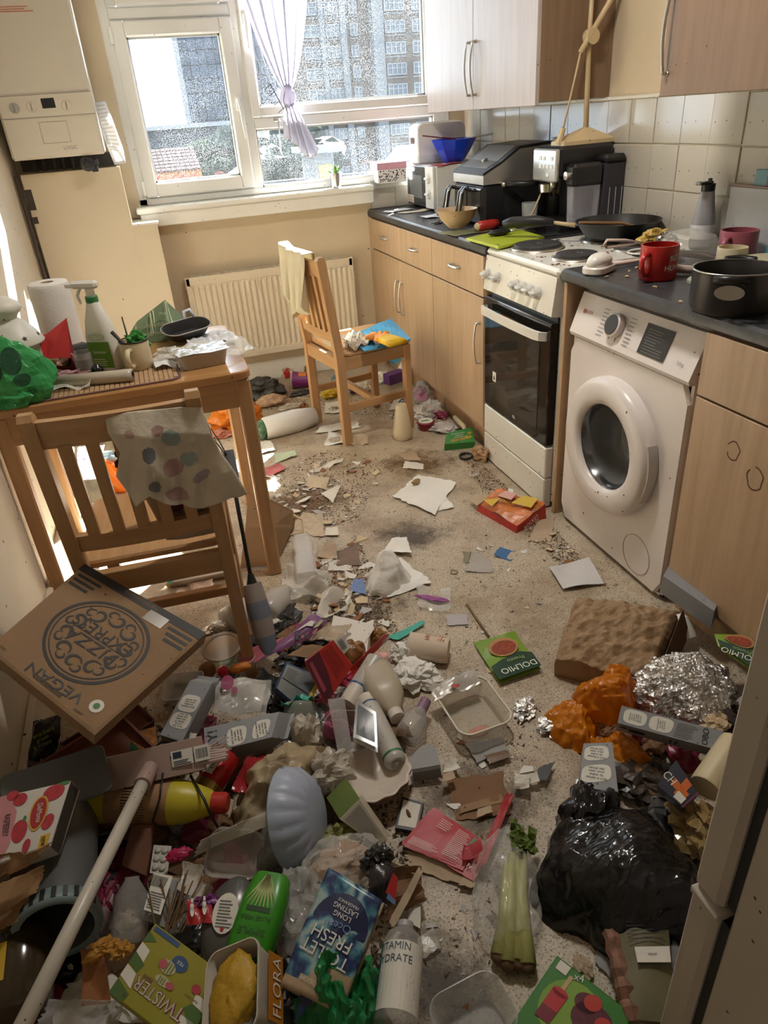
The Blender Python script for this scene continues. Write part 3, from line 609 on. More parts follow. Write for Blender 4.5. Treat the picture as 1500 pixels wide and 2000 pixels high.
unit('double_base_cabinet', 'beech laminate base cabinet with two drawers over two doors by the window wall', -.06, -.985, [(-.06, -.52), (-.52, -.985)], [(-.06, -.52, -.485), (-.52, -.985, -.555)])
unit('single_base_cabinet', 'beech laminate base cabinet with one drawer and a tall bow handle beside the cooker', -.988, -1.55, [(-.988, -1.55)], [(-.988, -1.55, -1.515)])
solo('filler_panel', 'narrow beech filler strip between cabinet and window wall', 'panel', box(-.018, .02, -.058, -.002, 0, .861, .001), LAM)
def worktop(name, label, y0, y1):
    b = [(-.02+.008, .862), (-.02, .868), (-.021, .882), (-.018, .893), (-.008, .9), (.585, .9), (.585, .862)]
    return solo(name, label, 'worktop', loft([np.array([(x, y, z) for x, z in b]) for y in (y0, y1)]), TOPM, smooth=.5)
worktop('kitchen_worktop', 'dark slate-look worktop over the beech cabinets between window and cooker', -.001, -1.572)
worktop('kitchen_worktop', 'dark slate-look worktop above the washing machine holding mugs and saucepan', -2.138, -3.5)
solo('end_panel', 'narrow beech end panel between cooker and washing machine', 'panel', box(-.012, .56, -2.166, -2.148, 0, .861, .001), LAMD)
rc = unit('sink_cabinet', 'beech base cabinet right of the washing machine with ring stain on its door', -2.815, -3.42, [(-2.815, -3.42)], [(-2.815, -3.42, -3.38)])
ring = lambda y, z, r, s: xf((np.concatenate([np.array([(0, (r+d+.002*math.sin(a*5+s))*math.cos(a), (r*1.25+d)*math.sin(a)) for a in np.linspace(.4+s, 5.9+s, 30)]) for d in (0, .0035)]), [(i, i+1, 31+i, 30+i) for i in range(29)]), (-.0186, y, z))
part('ring_stain', join(ring(-2.97, .60, .018, 0), ring(-3.05, .56, .022, 1)), mat('brown_stain', (.10, .05, .02), .7), rc)
# wall cabinets
LAMW = mat('beech_laminate_pale', (.40, .345, .31), .35, grain=(2, (.47, .41, .37), 2.2), speck=.04, ss=22, sr=.07)
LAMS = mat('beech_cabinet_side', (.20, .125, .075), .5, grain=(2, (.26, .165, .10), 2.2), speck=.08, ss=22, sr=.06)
wc = thing('wall_cabinet', 'pale beech wall cabinet with two doors and bow handles above the air fryer', 'cabinet', (0, 0, 0))
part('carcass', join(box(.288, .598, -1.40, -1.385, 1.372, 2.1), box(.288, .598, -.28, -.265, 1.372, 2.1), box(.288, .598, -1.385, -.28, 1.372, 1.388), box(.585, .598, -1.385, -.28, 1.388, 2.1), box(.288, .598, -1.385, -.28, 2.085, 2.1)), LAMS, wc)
HW = mesh('handle', bow(.20, .005, .03), CHROME, True)
for a, b, hy in ((-.262, -.83, -.80), (-.83, -1.402, -.86)):
    o = part('door', box(.27, .288, b+.0015, a-.0015, 1.362, 2.1, .0015), LAMW, wc); put('handle', HW, o, (.27, hy, 1.52))
wc2 = thing('wall_cabinet', 'brown wall cabinet cut by the top right corner with one steel handle', 'cabinet', (0, 0, 0))
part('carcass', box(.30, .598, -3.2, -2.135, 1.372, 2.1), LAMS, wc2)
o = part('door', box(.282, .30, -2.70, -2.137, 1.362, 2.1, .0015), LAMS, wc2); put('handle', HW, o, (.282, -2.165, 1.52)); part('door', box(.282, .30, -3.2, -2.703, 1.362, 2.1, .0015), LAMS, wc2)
# ================================================================ cooker
ck = thing('electric_cooker', 'grimy white freestanding cooker with four hob plates and black glass oven door', 'cooker', (0, 0, 0))
part('body', box(.005, .55, YC1, YC0, .02, .86, .004), ENAM, ck)
part('hob_top', join(box(-.02, .56, YC1-.004, YC0+.004, .868, .895, .01), box(.52, .56, YC1, YC0, .89, .925, .006)), ENAM, ck)
part('control_panel', loft([np.array([(x, y, z) for x, z in ((.01, .735), (-.035, .742), (-.02, .868), (.01, .87))]) for y in (YC0, YC1)]), ENAM, ck)
KN = mat('knob_grey', (.56, .56, .53), .4, speck=.2, ss=60); kg = lathe([(0, 0), (.021, 0), (.021, .004), (.017, .006), (.016, .022), (0, .022)], 20)
km = mesh('knob', join(kg, box(-.0055, .0055, -.0165, .0165, .006, .031, .003)), KN, .6)
for y in (-1.615, -1.70, -1.85, -1.905, -1.955, -2.01):
    o = put('knob', km, ck, (-.029, y, .80)); o.rotation_euler = (0, -pi/2+.11, 0)
part('vent_gap', box(-.002, .012, YC1+.01, YC0-.01, .715, .737), BLACK, ck)
od = part('oven_door', box(-.03, .004, YC1+.004, YC0-.004, .262, .715, .004), GLASSD, ck)
part('window', box(-.0315, -.029, YC1+.075, YC0-.055, .305, .635), mat('oven_window', (.035, .031, .027), .05, spec=.7, stain=.25, sts=9, stcol=(.10, .085, .065)), od)
hp = [(-.03, YC0-.03, .668), (-.055, YC0-.035, .672), (-.066, YC0-.06, .674)] + [(-.066, YC0-.06-(.41)*t, .674-.003*math.sin(pi*t)) for t in np.linspace(.1, .9, 6)] + [(-.066, YC1+.06, .674), (-.055, YC1+.035, .672), (-.03, YC1+.03, .668)]
hs = []
for p in hp: hs.append(np.array([(p[0]+dx, p[1], p[2]+dz) for dx, dz in ((-.006, -.016), (.006, -.016), (.006, .014), (-.006, .014))]))
part('handle', loft(hs), ENAM, od)
part('logo', xf(words('ISIL', .018), (-.0312, -1.86, .29), (pi/2, 0, -pi/2)), mat('pale_print', (.65, .63, .58), .5), od)
part('sticker', box(-.033, -.0315, -1.70, -1.672, .385, .425), mat('sticker_white', (.75, .73, .68), .6), od); part('sticker_mark', xf(flat([(-.008, -.01), (.008, -.01), (.005, .004), (0, .012), (-.005, .004)]), (-.0332, -1.686, .402), (pi/2, 0, -pi/2)), BLACK, od)
part('drawer_front', join(box(-.03, .004, YC1+.002, YC0-.002, .13, .255, .004), box(-.03, .004, YC1+.002, YC0-.002, .005, .126, .004)), ENAM, ck)
HP = mat('hob_iron', (.035, .033, .032), .55, var=.3, vs=30); RNG = mat('hob_ring_steel', (.55, .50, .42), .3, .9, stain=.2, sts=20, stcol=(.2, .1, .04))
for x, y, r in ((.12, -1.73, .088), (.13, -1.985, .072), (.40, -1.75, .075), (.40, -1.985, .088)):
    o = part('hob_plate', xf(lathe([(0, .004), (r, .004), (r, .014), (r*.97, .018), (.02, .018), (.016, .014), (0, .014)], 36), (x, y, .895)), HP, ck, .6)
    part('plate_ring', xf(lathe([(r+.014, 0), (r+.012, .005), (r, .009), (r-.002, .004)], 36, False, False), (x, y, .895)), RNG, o, True)
GR = mat('burnt_crumbs', (.16, .08, .03), .8)
g = []; q = np.random.RandomState(4)
for i in range(190):
    s = .001+.004*q.rand()**2; g.append(xf(box(-s, s, -s, s, 0, s*.8), (.0+.5*q.rand(), YC1+.02+(YC0-YC1-.04)*q.rand(), .895), (0, 0, q.rand()*3), (1+q.rand(), 1, .5)))
o = part('burnt_crumbs', join(*g), GR, ck); o['kind'] = 'stuff'
# ================================================================ washing machine
wm = thing('washing_machine', 'white front-loading washing machine with round porthole between cooker and sink cabinet', 'washing machine', (0, 0, 0))
yc = (YW0+YW1)/2; zc = .408
fo = np.array(rrect(YW0-YW1, .688, .018, 5)); an = np.arange(48)*2*pi/48; co_ = np.c_[np.cos(an), np.sin(an)]
sc_ = np.minimum((YW0-YW1)/2/np.maximum(np.abs(co_[:, 0]), 1e-6), .344/np.maximum(np.abs(co_[:, 1]), 1e-6)); sq = co_*sc_[:, None]
yk = lambda p, x, dy=0, dz=0: np.c_[np.full(len(p), x), yc+dy+p[:, 0], .356+dz+p[:, 1]]
part('body', join(loft([yk(sq, .012), yk(sq*.985, 0), yk(co_*.15, 0, .012, zc-.356), yk(co_*.15, .03, .012, zc-.356)], False, False), box(.012, .54, YW1, YW0, .012, .02), box(.012, .54, YW1, YW1+.012, .012, .70), box(.012, .54, YW0-.012, YW0, .012, .70), box(.53, .54, YW1, YW0, .012, .70)), WMW, wm)
part('top_cover', box(.045, .55, YW1, YW0, .695, .838, .006), WMW, wm)
part('control_panel', loft([np.array([(x, y, z) for x, z in ((.10, .695), (-.004, .70), (-.010, .712), (.035, .833), (.06, .838), (.10, .838))]) for y in (YW0-.002, YW1+.002)]), WMW, wm, .5)
pn = lambda y, z: (-.012+.046*(z-.712)/.122, y, z)
pr = (pi/2-.36, 0, -pi/2)
def onp(g, y, z, off=.0008): return xf(g, (pn(y, z)[0]-off, y, z), pr)
kd = part('program_dial', onp(lathe([(0, 0), (.036, 0), (.035, .018), (.031, .021), (0, .021)], 32), -2.415, .775), WMW, wm, .6)
part('dial_face', onp(lathe([(0, .0212), (.030, .0212), (.029, .0225), (0, .0225)], 32), -2.415, .775), mat('dial_black', (.03, .03, .032), .5, speck=.3, ss=120), kd)
part('display', onp(rect(-.058, -.043, .058, .043), -2.60, .772, .0012), mat('display_black', (.03, .031, .033), .25), wm)
for g_ in [onp(lines(-.045, -.036, .045, .036, 9, .0002, .12, 3, .5), -2.60, .772, .0016), onp(words('7.0kg', .014), -2.72, .745)]+[onp(lines(-.016, -.045, .016, .045, 8, 0, .25, k), -2.415+s*.066, .775) for k, s in ((1, 1), (2, -1))]: part('print', g_, mat('panel_print', (.30, .29, .29), .6), wm)
part('logo', join(onp(words('HAIER', .015), -2.262, .782), onp(rect(-.006, -.006, .006, .006), -2.236, .782)), mat('logo_red', (.42, .10, .07), .5), wm)
# porthole door: thick ring, inner metallic bowl, drum behind
ringp = [(.137, .012), (.139, .036), (.147, .046), (.16, .05), (.20, .050), (.214, .043), (.222, .026), (.222, -.002)]
pd = part('porthole_door', xf(lathe(ringp, 48, False, False), (.002, yc+.012, zc), (0, -pi/2, 0)), WMW, wm, True)
part('door_bowl', xf(lathe([(.136, .032), (.128, .02), (.118, -.03), (.10, -.09), (.092, -.095)], 40, False, False), (.002, yc+.012, zc), (0, -pi/2, 0)), mat('bowl_steel', (.16, .16, .165), .18, .85), pd, True)
part('rubber_seal', xf(lathe([(.0915, -.095), (.088, -.10), (.085, -.12), (.086, -.16)], 40, False, False), (.002, yc+.012, zc), (0, -pi/2, 0)), mat('seal_grey', (.20, .20, .20), .5), wm, True)
part('drum', xf(lathe([(.086, -.158), (.07, -.23), (.02, -.24), (0, -.24)], 32, False, False), (.002, yc+.012, zc), (0, -pi/2, 0)), mat('drum_steel', (.30, .29, .27), .35, .8), wm, True)
part('door_glass', xf(lathe([(0, -.075), (.05, -.072), (.09, -.05), (.13, .015)], 36, False, False), (.002, yc+.012, zc), (0, -pi/2, 0)), mat('door_glass', (.35, .37, .38), .05, alpha=.18), pd, True)
part('hand_grip', loft([np.array([(.002-.036+.0*k, yc+.012+r*math.cos(a), zc+r*math.sin(a)) for r in (.208, .2245)] + [(.002-.004, yc+.012+r*math.cos(a), zc+r*math.sin(a)) for r in (.2245, .208)]) for k, a in enumerate(np.linspace(2.75, 3.65, 12))]), mat('grip_shade', (.52, .49, .47), .4), pd, .6)
part('filter_cover', xf(join(lathe([(.068, 0), (.068, .0012), (.0665, .0012), (.0665, 0)], 40, False, False)), (-.0002, YW1+.13, .098), (0, -pi/2, 0)), mat('filter_line', (.35, .27, .20), .6), wm)
part('drip_stain', join(*[xf(tube([(0, 0, 0), (-.001, .004, -.02), (-.001, -.003, -.05)], .0012, 5), (pn(-2.40+d, .745)[0]-.0015, -2.40+d, .745)) for d in (0, -.03)]), mat('drip_red', (.25, .06, .03), .5), wm)
part('foot', join(*[box(a-.02, a+.02, b-.02, b+.02, 0, .014) for a in (.05, .5) for b in (YW0-.05, YW1+.05)]), BLACK, wm)
# ================================================================ fridge freezer in the right foreground
ff = thing('fridge_freezer', 'beige grey fridge freezer cut off by the right edge of the photo', 'fridge', (0, 0, 0))
FRM = mat('fridge_grey', (.48, .435, .38), .45, var=.05, vs=6, speck=.10, ss=28, sr=.08)
part('body', box(-.745, -.20, -4.37, -3.827, .02, 1.45, .006), FRM, ff)
part('upper_door', box(-.75, -.20, -3.812, -3.762, .437, 1.45, .008), FRM, ff)
part('lower_door', box(-.75, -.20, -3.812, -3.762, .03, .425, .008), FRM, ff)
part('hinge_plate', box(-.757, -.70, -3.818, -3.768, .425, .437, .002), FRM, ff)
part('gasket', join(box(-.738, -.21, -3.829, -3.811, .45, 1.44), box(-.738, -.21, -3.829, -3.811, .04, .415)), RUB, ff)
part('foot', join(*[box(a-.02, a+.02, b-.02, b+.02, 0, .022) for a in (-.70, -.25) for b in (-4.3, -3.88)]), BLACK, ff)
# ================================================================ table and chairs
PINE = mat('pine_wood', (.49, .30, .15), .38, grain=(2, (.40, .225, .10), 3.), speck=.08, ss=25, sr=.07)
PINEH = mat('pine_wood_x', (.49, .30, .15), .38, grain=(0, (.40, .225, .10), 3.), speck=.08, ss=25, sr=.07)
PINEY = mat('pine_wood_y', (.49, .30, .15), .38, grain=(1, (.40, .225, .10), 3.), speck=.08, ss=25, sr=.07)
PTOP = mat('table_varnish', (.48, .26, .10), .16, grain=(0, (.38, .185, .065), 3.), coat=.5, speck=.08, ss=25)
tb = thing('dining_table', 'small varnished pine table with square legs against the left wall', 'table', (0, 0, 0))
TX0, TX1, TY0, TY1 = -1.795, -1.058, -2.145, -1.54
part('tabletop', xf(prism(rrect(TX1-TX0, TY1-TY0, .035, 5), .712, .738, .004), ((TX0+TX1)/2, (TY0+TY1)/2, 0)), PTOP, tb, .5)
for y in (TY0+.012, TY1-.032): part('apron', box(TX0+.04, TX1-.04, y, y+.02, .625, .712, .002), PINEH, tb)
for x in (TX0+.02, TX1-.04): part('apron', box(x, x+.02, TY0+.04, TY1-.04, .625, .712, .002), PINEY, tb)
for x in (TX0+.03, TX1-.028):
    for y in (TY0+.03, TY1-.03): part('leg', box(x-.022, x+.022, y-.022, y+.022, 0, .712, .005), PINE, tb)
def chair(label, loc, rz):
    "chair facing +x in its own frame: back at x = -.19"
    t = thing('dining_chair', label, 'chair', loc, rz); w = .35/2
    part('seat', xf(prism(rrect(.37, .375, .04, 5), .425, .447, .006), (.01, 0, 0)), PINEH, t, .5)
    for s in (-1, 1):
        part('front_leg', box(.14, .176, s*w-.018, s*w+.018, 0, .425, .004), PINE, t)
        P = [(-.19, 0), (-.19, .43), (-.235, .855)]
        rings = []
        for x, z in P: rings.append(np.array([(x-.02, s*w-.0165, z), (x+.02, s*w-.0165, z), (x+.02, s*w+.0165, z), (x-.02, s*w+.0165, z)]))
        r2 = rings[-1].copy(); r2[:, 2] += .014; c = r2.mean(0); r2 = c+(r2-c)*np.array([.5, .9, 1]); rings.append(r2)
        part('back_post', loft(rings), PINE, t)
        part('side_rail', box(-.17, .145, s*w-.012, s*w+.012, .365, .425, .002), PINEH, t)
        part('side_stretcher', box(-.17, .145, s*w-.011, s*w+.011, .165, .20, .002), PINEH, t)
    part('front_rail', box(.146, .17, -w+.015, w-.015, .365, .425, .002), PINEY, t)
    part('back_rail', box(-.205, -.18, -w+.015, w-.015, .365, .425, .002), PINEY, t)
    part('cross_stretcher', box(-.03, -.005, -w+.01, w-.01, .168, .197, .002), PINEY, t)
    bxz = lambda z: -.19-.045*(z-.43)/.425
    def rail(z0, z1): return loft([np.array([(bxz(z)-.011-.012*(1-(y/w)**2), y, z) for z in (z0, z1)]+[(bxz(z)+.011-.012*(1-(y/w)**2), y, z) for z in (z1, z0)]) for y in np.linspace(-w+.014, w-.014, 9)])
    part('top_rail', rail(.785, .85), PINEY, t); part('lower_rail', rail(.50, .545), PINEY, t)
    sl = mesh('slat', loft([np.array([(bxz(z)-.021, -.014, z), (bxz(z)-.009, -.014, z), (bxz(z)-.009, .014, z), (bxz(z)-.021, .014, z)]) for z in (.54, .79)]), PINE)
    for i in range(5): put('slat', sl, t, (0, -.115+.0575*i, 0))
    return t
ch2 = chair('pine chair with a cream cloth over its back and a blue bag on the seat', (-.40, -.965, 0), .19)
ch1 = chair('near pine chair with stained bib over its slatted back pushed to the table', (-1.408, -2.397, 0), pi/2-.063)
# ================================================================ curtain and aerial at the window
CUR = mat('sheer_curtain', (.50, .48, .56), .8, tl=.4, var=.04, vs=6, bump=.15, bs=120)
cu = thing('sheer_curtain', 'sheer lilac curtain tied in a knot halfway down the big window pane', 'curtain', (0, 0, 0))
kx, kz = -.425, 1.515
n, m = 60, 26; a = np.linspace(-1, 1, n); t = np.linspace(0, 1, m); P = np.zeros((n, m, 3))
for j, tt in enumerate(t):
    z = 2.27-(2.27-kz)*tt; hw = .185*(1-tt**1.6)**.8+.022; cx = -.43+(kx+.43)*tt; f = a*hw
    P[:, j, 0] = cx+f+.012*np.sin(a*9+tt*2)*(1-tt); P[:, j, 1] = -.085+.028*np.sin(a*17+np.sin(tt*3)*1.2)*(1-.5*tt)-.01*tt; P[:, j, 2] = z
part('drop', sheet(P), CUR, cu, True)
kn = blob(.075, .06, .11, .12, 2, 14, 5, 0, 8); part('knot', xf(kn, (kx, -.095, kz-.085)), CUR, cu, True)
P = np.zeros((n, 14, 3)); t = np.linspace(0, 1, 14)
for j, tt in enumerate(t):
    hw = .022+.068*tt**.8; z = kz-.06-(.205+.05*np.sin(a*2.2+.6))*tt; P[:, j, 0] = kx+.05*tt*.9+a*hw; P[:, j, 1] = -.095+.018*np.sin(a*13+tt*2)*(.4+tt); P[:, j, 2] = z
tl_ = part('tail', sheet(P), CUR, cu, True)
part('hem', tube(P[:, -1], .0022, 5), mat('curtain_hem', (.45, .37, .30), .7), tl_, True)
part('cord', tube([(kx-.02, -.12, kz-.01), (kx-.035, -.125, kz-.05), (kx-.02, -.12, kz-.10), (kx-.005, -.12, kz-.12)], .002, 5), mat('cord_grey', (.3, .28, .27), .7), cu, True)
p0, p1 = at(527, 163, y=-.045), at(598, 295, y=-.045); d = (p1-p0)
ae = thing('tv_aerial', 'thin black rod aerial hanging behind the curtain knot', 'aerial', p0)
part('boom', tube([(0, 0, 0), tuple(d)], .0025, 6), BLACK, ae)
for k in (.02, .12, .25, .36, .97):
    q = d*k; w = .03; part('element', tube([tuple(q+Vector((-w, 0, -.018))), tuple(q+Vector((w*.35, 0, .007)))], .0016, 5), BLACK, ae)
# pot plant and pink box on the sill
po = thing('potted_succulent', 'small green succulent in a tin pot on the window sill', 'plant', (-.205, -.055, 1.035))
part('pot', vessel([(.026, 0), (.036, .072), (.038, .075)], .002), mat('tin', (.55, .55, .54), .25, .95), po, .6); part('soil', lathe([(0, .062), (.034, .062)], 16, False, False), mat('soil', (.05, .035, .025), .9), po)
LEAF = mat('fresh_leaf', (.18, .38, .06), .5, var=.3, vs=40)
lf = mesh('leaf', xf(lathe([(0, 0), (.006, .012), (.005, .026), (0, .036)], 8), sc=(1.3, .7, 1.2)), LEAF, True)
for i in range(11): o = put('leaf', lf, po, (0, 0, .062)); o.scale = (1.4, 1.4, 1.3); o.rotation_euler = (.25+.75*(i % 3)/2, 0, i*2.1)
pk = thing('gift_box', 'spotted white box with a pink lid on the tiled ledge beside the microwave', 'box', (.11, -.055, 1.036), -.05)
part('body', bx(.165, .10, .07, .002), mat('box_white', (.78, .76, .75), .6), pk); part('lid', box(-.085, .085, -.053, .053, .068, .103, .002), mat('lid_pink', (.62, .33, .42), .5), pk)
q = np.random.RandomState(3); part('spots', join(*[xf(flat(ellipse(.004, .003, 7)), (-.078+.156*q.rand(), -.0505, .006+.058*q.rand()), (pi/2, 0, 0)) for i in range(70)]), BLACK, pk)
# ================================================================ on the worktop between window and cooker
ZT = .9
mw = thing('microwave', 'white microwave with dark door and two dials in the corner by the window', 'microwave', (0, 0, 0))
MWW = mat('microwave_white', (.74, .73, .70), .35, var=.05, speck=.12, ss=30, sr=.08, stain=.03, sts=8, stcol=(.4, .2, .15))
part('case', box(.23, .555, -.452, -.045, .912, 1.12, .005), MWW, mw)
dr = part('door', box(.214, .231, -.335, -.048, .916, 1.115, .003), mat('microwave_door', (.05, .05, .052), .15), mw); part('window', box(.2125, .2145, -.285, -.10, .955, 1.07), mat('mesh_window', (.16, .17, .175), .2), dr)
part('sticker', box(.212, .2145, -.15, -.055, .925, .965), mat('sticker_white', 0), dr); part('sticker_print', xf(lines(-.042, -.016, .042, .016, 4, 0, .3, 5), (.2116, -.1025, .945), (pi/2, 0, -pi/2)), mat('red_print', 0), dr)
part('control_panel', box(.212, .231, -.451, -.338, .914, 1.117, .003), MWW, mw)
for z in (.985, 1.06): part('dial', xf(join(lathe([(0, 0), (.024, 0), (.022, .014), (0, .016)], 24), box(-.005, .005, -.022, .022, .014, .022, .002)), (.212, -.395, z), (0, -pi/2, 0)), MWW, mw, .6)
part('foot', join(*[box(x-.012, x+.012, y-.012, y+.012, .9, .914) for x in (.26, .53) for y in (-.42, -.08)]), BLACK, mw)
to = thing('toaster', 'cream white long-slot toaster on top of the microwave', 'toaster', (.36, -.16, 1.121))
part('body', xf(prism(rrect(.28, .19, .035, 6), 0, .135, .006), (0, .0675, .10), (pi/2, 0, 0)), mat('toaster_white', (.76, .74, .70), .25), to, .5)
part('base', box(-.142, .142, -.068, .068, 0, .05, .008), mat('toaster_base', (.60, .60, .58), .35), to); part('slot', box(-.10, .10, -.018, .018, .19, .1965), BLACK, to); part('slot_trim', join(box(-.108, .108, -.03, -.02, .188, .198, .002), box(-.108, .108, .02, .03, .188, .198, .002)), CHROME, to)
part('lever', box(-.160, -.139, -.015, .015, .10, .13, .003), GREYP, to)
bb = thing('blue_bowl', 'translucent cobalt blue faceted bowl on the microwave', 'bowl', (.37, -.36, 1.128))
V, F = vessel([(.05, 0), (.062, .012), (.095, .06), (.122, .108)], .004, 10); part('bowl', (V, F), mat('cobalt_plastic', (.015, .05, .55), .15, alpha=.86), bb)
solo('dark_spatula', 'maroon handled spatula lying in the blue bowl', 'utensil', join(box(-.06, .06, -.012, .012, 0, .008, .003), box(.05, .16, -.006, .006, 0, .006, .002)), mat('maroon', (.16, .02, .03), .4), (.365, -.36, 1.232), 0, rot=(0, -.16, 2.9))
solo('white_spatula', 'long white plastic spatula handle sticking out of the blue bowl', 'utensil', join(tube([(0, 0, 0), (.16, 0, .012), (.22, 0, .0)], [.004, .006, .006], 8), box(-.06, .01, -.02, .02, -.003, .002, .001)), HND, (.44, -.39, 1.232), .1, smooth=.6)
solo('takeaway_leaflet', 'crumpled red and white leaflet under the blue bowl', 'paper', crumple(.16, .11, .003, 10, seed=2), mat('leaflet_red', (.55, .10, .07), .5), (.30, -.40, 1.1205), .3)
solo('letter', 'flat white letter under the blue bowl on the microwave', 'paper', crumple(.22, .13, .0015, 8, seed=3), mat('paper_blueish', (.55, .60, .66), .6), (.42, -.36, 1.1202), -.2)
af = thing('air_fryer', 'black and stainless air fryer with sloping lid and two front basket handles', 'air fryer', (0, 0, 0))
x0, x1, y0, y1 = .165, .50, -1.165, -.84; xm = (x0+x1)/2
part('base', box(x0, x1, y0, y1, .905, 1.078, .012), mat('fryer_black', (.014, .014, .015), .22), af)
part('steel_band', loft([np.array([(x, y, z) for x, z in ((x0-.002, 1.076), (x1, 1.076), (x1, 1.212), (x0+.17, 1.205), (x0+.08, 1.15), (x0-.002, 1.112))]) for y in (y1, y0)]), mat('brushed_steel', (.52, .50, .47), .3, .85, var=.15, vs=3), af)
sl = [(x0-.004, 1.112), (x0+.08, 1.151), (x0+.17, 1.207), (x1, 1.214)]
part('lid', loft([np.array([(x, y, z) for x, z in sl]+[(x, y, z+.010) for x, z in sl[::-1]]) for y in (y1+.002, y0-.002)]), BLACK, af)
part('lid_panel', loft([np.array([(x, y, z+.0095) for x, z in [(x0+.03, 1.127), (x0+.08, 1.1505), (x0+.165, 1.204)]]+[(x, y, z+.0125) for x, z in [(x0+.165, 1.204), (x0+.08, 1.1505), (x0+.03, 1.127)]]) for y in (y1-.03, y0+.03)]), mat('lid_grey', (.10, .095, .09), .35), af)
part('dial', xf(lathe([(0, 0), (.014, 0), (.013, .014), (0, .015)], 20), (x0+.075, -1.02, 1.157), (0, -.5, 0)), CHROME, af, .6)
for y in (-.925, -1.075):
    b = part('basket', box(x0-.006, x0+.01, y-.07, y+.07, .915, 1.06, .006), mat('fryer_black', 0), af)
    part('handle', join(*[tube([(x0, y+s, 1.05), (x0-.055, y+s, 1.062), (x0-.068, y+s, 1.05), (x0-.085, y+s, .96)], [.009]*4, 6) for s in (-.012, .012)]), mat('handle_black', (.03, .03, .032), .25), b, .6)
    part('handle_trim', tube([(x0-.062, y-.02, 1.058), (x0-.076, y-.02, 1.045), (x0-.093, y-.02, .96)], .004, 6), CHROME, b, True)
cm = thing('coffee_machine', 'black coffee machine with silver button panel, clear milk jug and dark water tank', 'coffee machine', (0, 0, 0))
CB = mat('coffee_black', (.013, .013, .014), .3)
part('body', join(box(.335, .58, -1.50, -1.31, 1.10, 1.215, .012), box(.45, .58, -1.50, -1.31, .935, 1.11, .006), box(.33, .58, -1.52, -1.30, .902, .94, .006)), CB, cm)
fp = part('front_panel', box(.318, .338, -1.498, -1.312, 1.088, 1.208, .006), mat('panel_silver', (.66, .66, .65), .25, .75), cm)
part('button', join(*[box(.3155, .3185, -1.345-.03*i-.009, -1.345-.03*i+.009, z-.007, z+.007, .001) for i, z in ((1, 1.175), (2, 1.175), (1, 1.145), (2, 1.145), (3, 1.145), (3, 1.115), (4, 1.145), (4, 1.175))]), mat('button_white', (.80, .80, .80), .4), fp)
part('spout', join(tube([(.36, -1.41, 1.10), (.36, -1.41, 1.055)], .012, 10), tube([(.39, -1.36, 1.10), (.39, -1.36, 1.06)], .009, 8)), CHROME, cm, True)
jg = part('milk_jug', xf(rvessel(.125, .06, .012, [(0, .92), (.145, 1)], .003), (.42, -1.545, .93)), mat('clear_plastic_jug', (.80, .78, .88), .06, alpha=.1), cm, .5)
part('jug_lid', box(.352, .487, -1.578, -1.512, 1.072, 1.155, .012), CB, jg, .5); part('jug_dial', xf(lathe([(0, 0), (.015, 0), (.015, .018), (0, .02)], 20), (.352, -1.545, 1.115), (0, -pi/2, 0)), CHROME, jg, .6)
wt = part('water_tank', box(.49, .583, -1.577, -1.505, .94, 1.15, .006), mat('smoked_tank', (.05, .045, .055), .08, alpha=.8), cm); part('tank_lid', box(.487, .586, -1.582, -1.502, 1.145, 1.178, .012), CB, wt, .5)
part('tank_rib', join(*[box(.489+.028*i, .4905+.028*i, -1.5795, -1.577, .955, 1.06) for i in range(1, 4)]), mat('rib_highlight', (.5, .5, .52), .2), wt)
pf = thing('filter_holder', 'black coffee filter holder with chrome tipped handle under the air fryer edge', 'portafilter', (.36, -1.30, 1.075)); part('handle', tube([(0, 0, 0), (-.08, .09, -.002), (-.10, .113, -.003)], [.010, .013, .012], 12), BLACK, pf, True); part('tip', tube([(-.10, .113, -.003), (-.112, .126, -.004)], [.0125, .011], 12), CHROME, pf, True); part('basket', lathe([(0, -.03), (.03, -.03), (.034, 0), (0, 0)], 20), CHROME, pf, .6, (.0, -.06, 0))
CRM = mat('aged_cream_plastic', (.62, .48, .28), .4, var=.1, vs=8, speck=.15, ss=40)
yl = -1.43
lp = thing('desk_lamp', 'aged cream lamp with triangular base and crossing arm on top of the coffee machine', 'lamp', (0, 0, 0))
b0 = at(1143, 272, y=yl)
part('base', loft([np.array([(b0.x+x, yl+y, 1.216+z) for x, y in ((-.125, -.05), (.105, -.05), (.105, .05), (-.125, .05))]) for z in (0, .014)]+[np.array([(b0.x+x, yl+y, 1.216+.058) for x, y in ((-.008, -.009), (.008, -.009), (.008, .009), (-.008, .009))])]), CRM, lp)
j = at(1151, 72, y=yl); tp = at(1163, -110, y=yl)
part('pole', tube([(b0.x, yl, 1.26), (j.x, yl, j.z), (tp.x, yl, tp.z)], [.011, .009, .008], 10), CRM, lp, True)
part('joint', xf(lathe([(0, -.018), (.026, -.018), (.028, 0), (.026, .018), (0, .018)], 20), (j.x, yl-.012, j.z), (pi/2, 0, 0)), CRM, lp, .6)
q0, q1 = at(1128, 104, y=yl), at(1262, -130, y=yl); part('arm', tube([(q0.x, yl-.02, q0.z), (q1.x, yl-.02, q1.z)], .0105, 10), CRM, lp, True)
q2, q3 = at(1095, 250, y=yl), at(1088, 282, y=yl); qm = at(1118, 150, y=yl)
part('cord', tube([(q0.x, yl-.02, q0.z), (qm.x, yl-.02, qm.z), (q2.x, yl-.02, q2.z)], .004, 6), CRM, lp, True); part('plug', tube([(q2.x, yl-.02, q2.z), (q3.x, yl-.01, q3.z)], [.010, .014], 8), CRM, lp, .6)
part('shade', tube([(q1.x, yl, q1.z-.02), (q1.x+.03, yl, q1.z+.01), (q1.x+.10, yl, q1.z)], [.02, .06, .075], 16), CRM, lp, True)
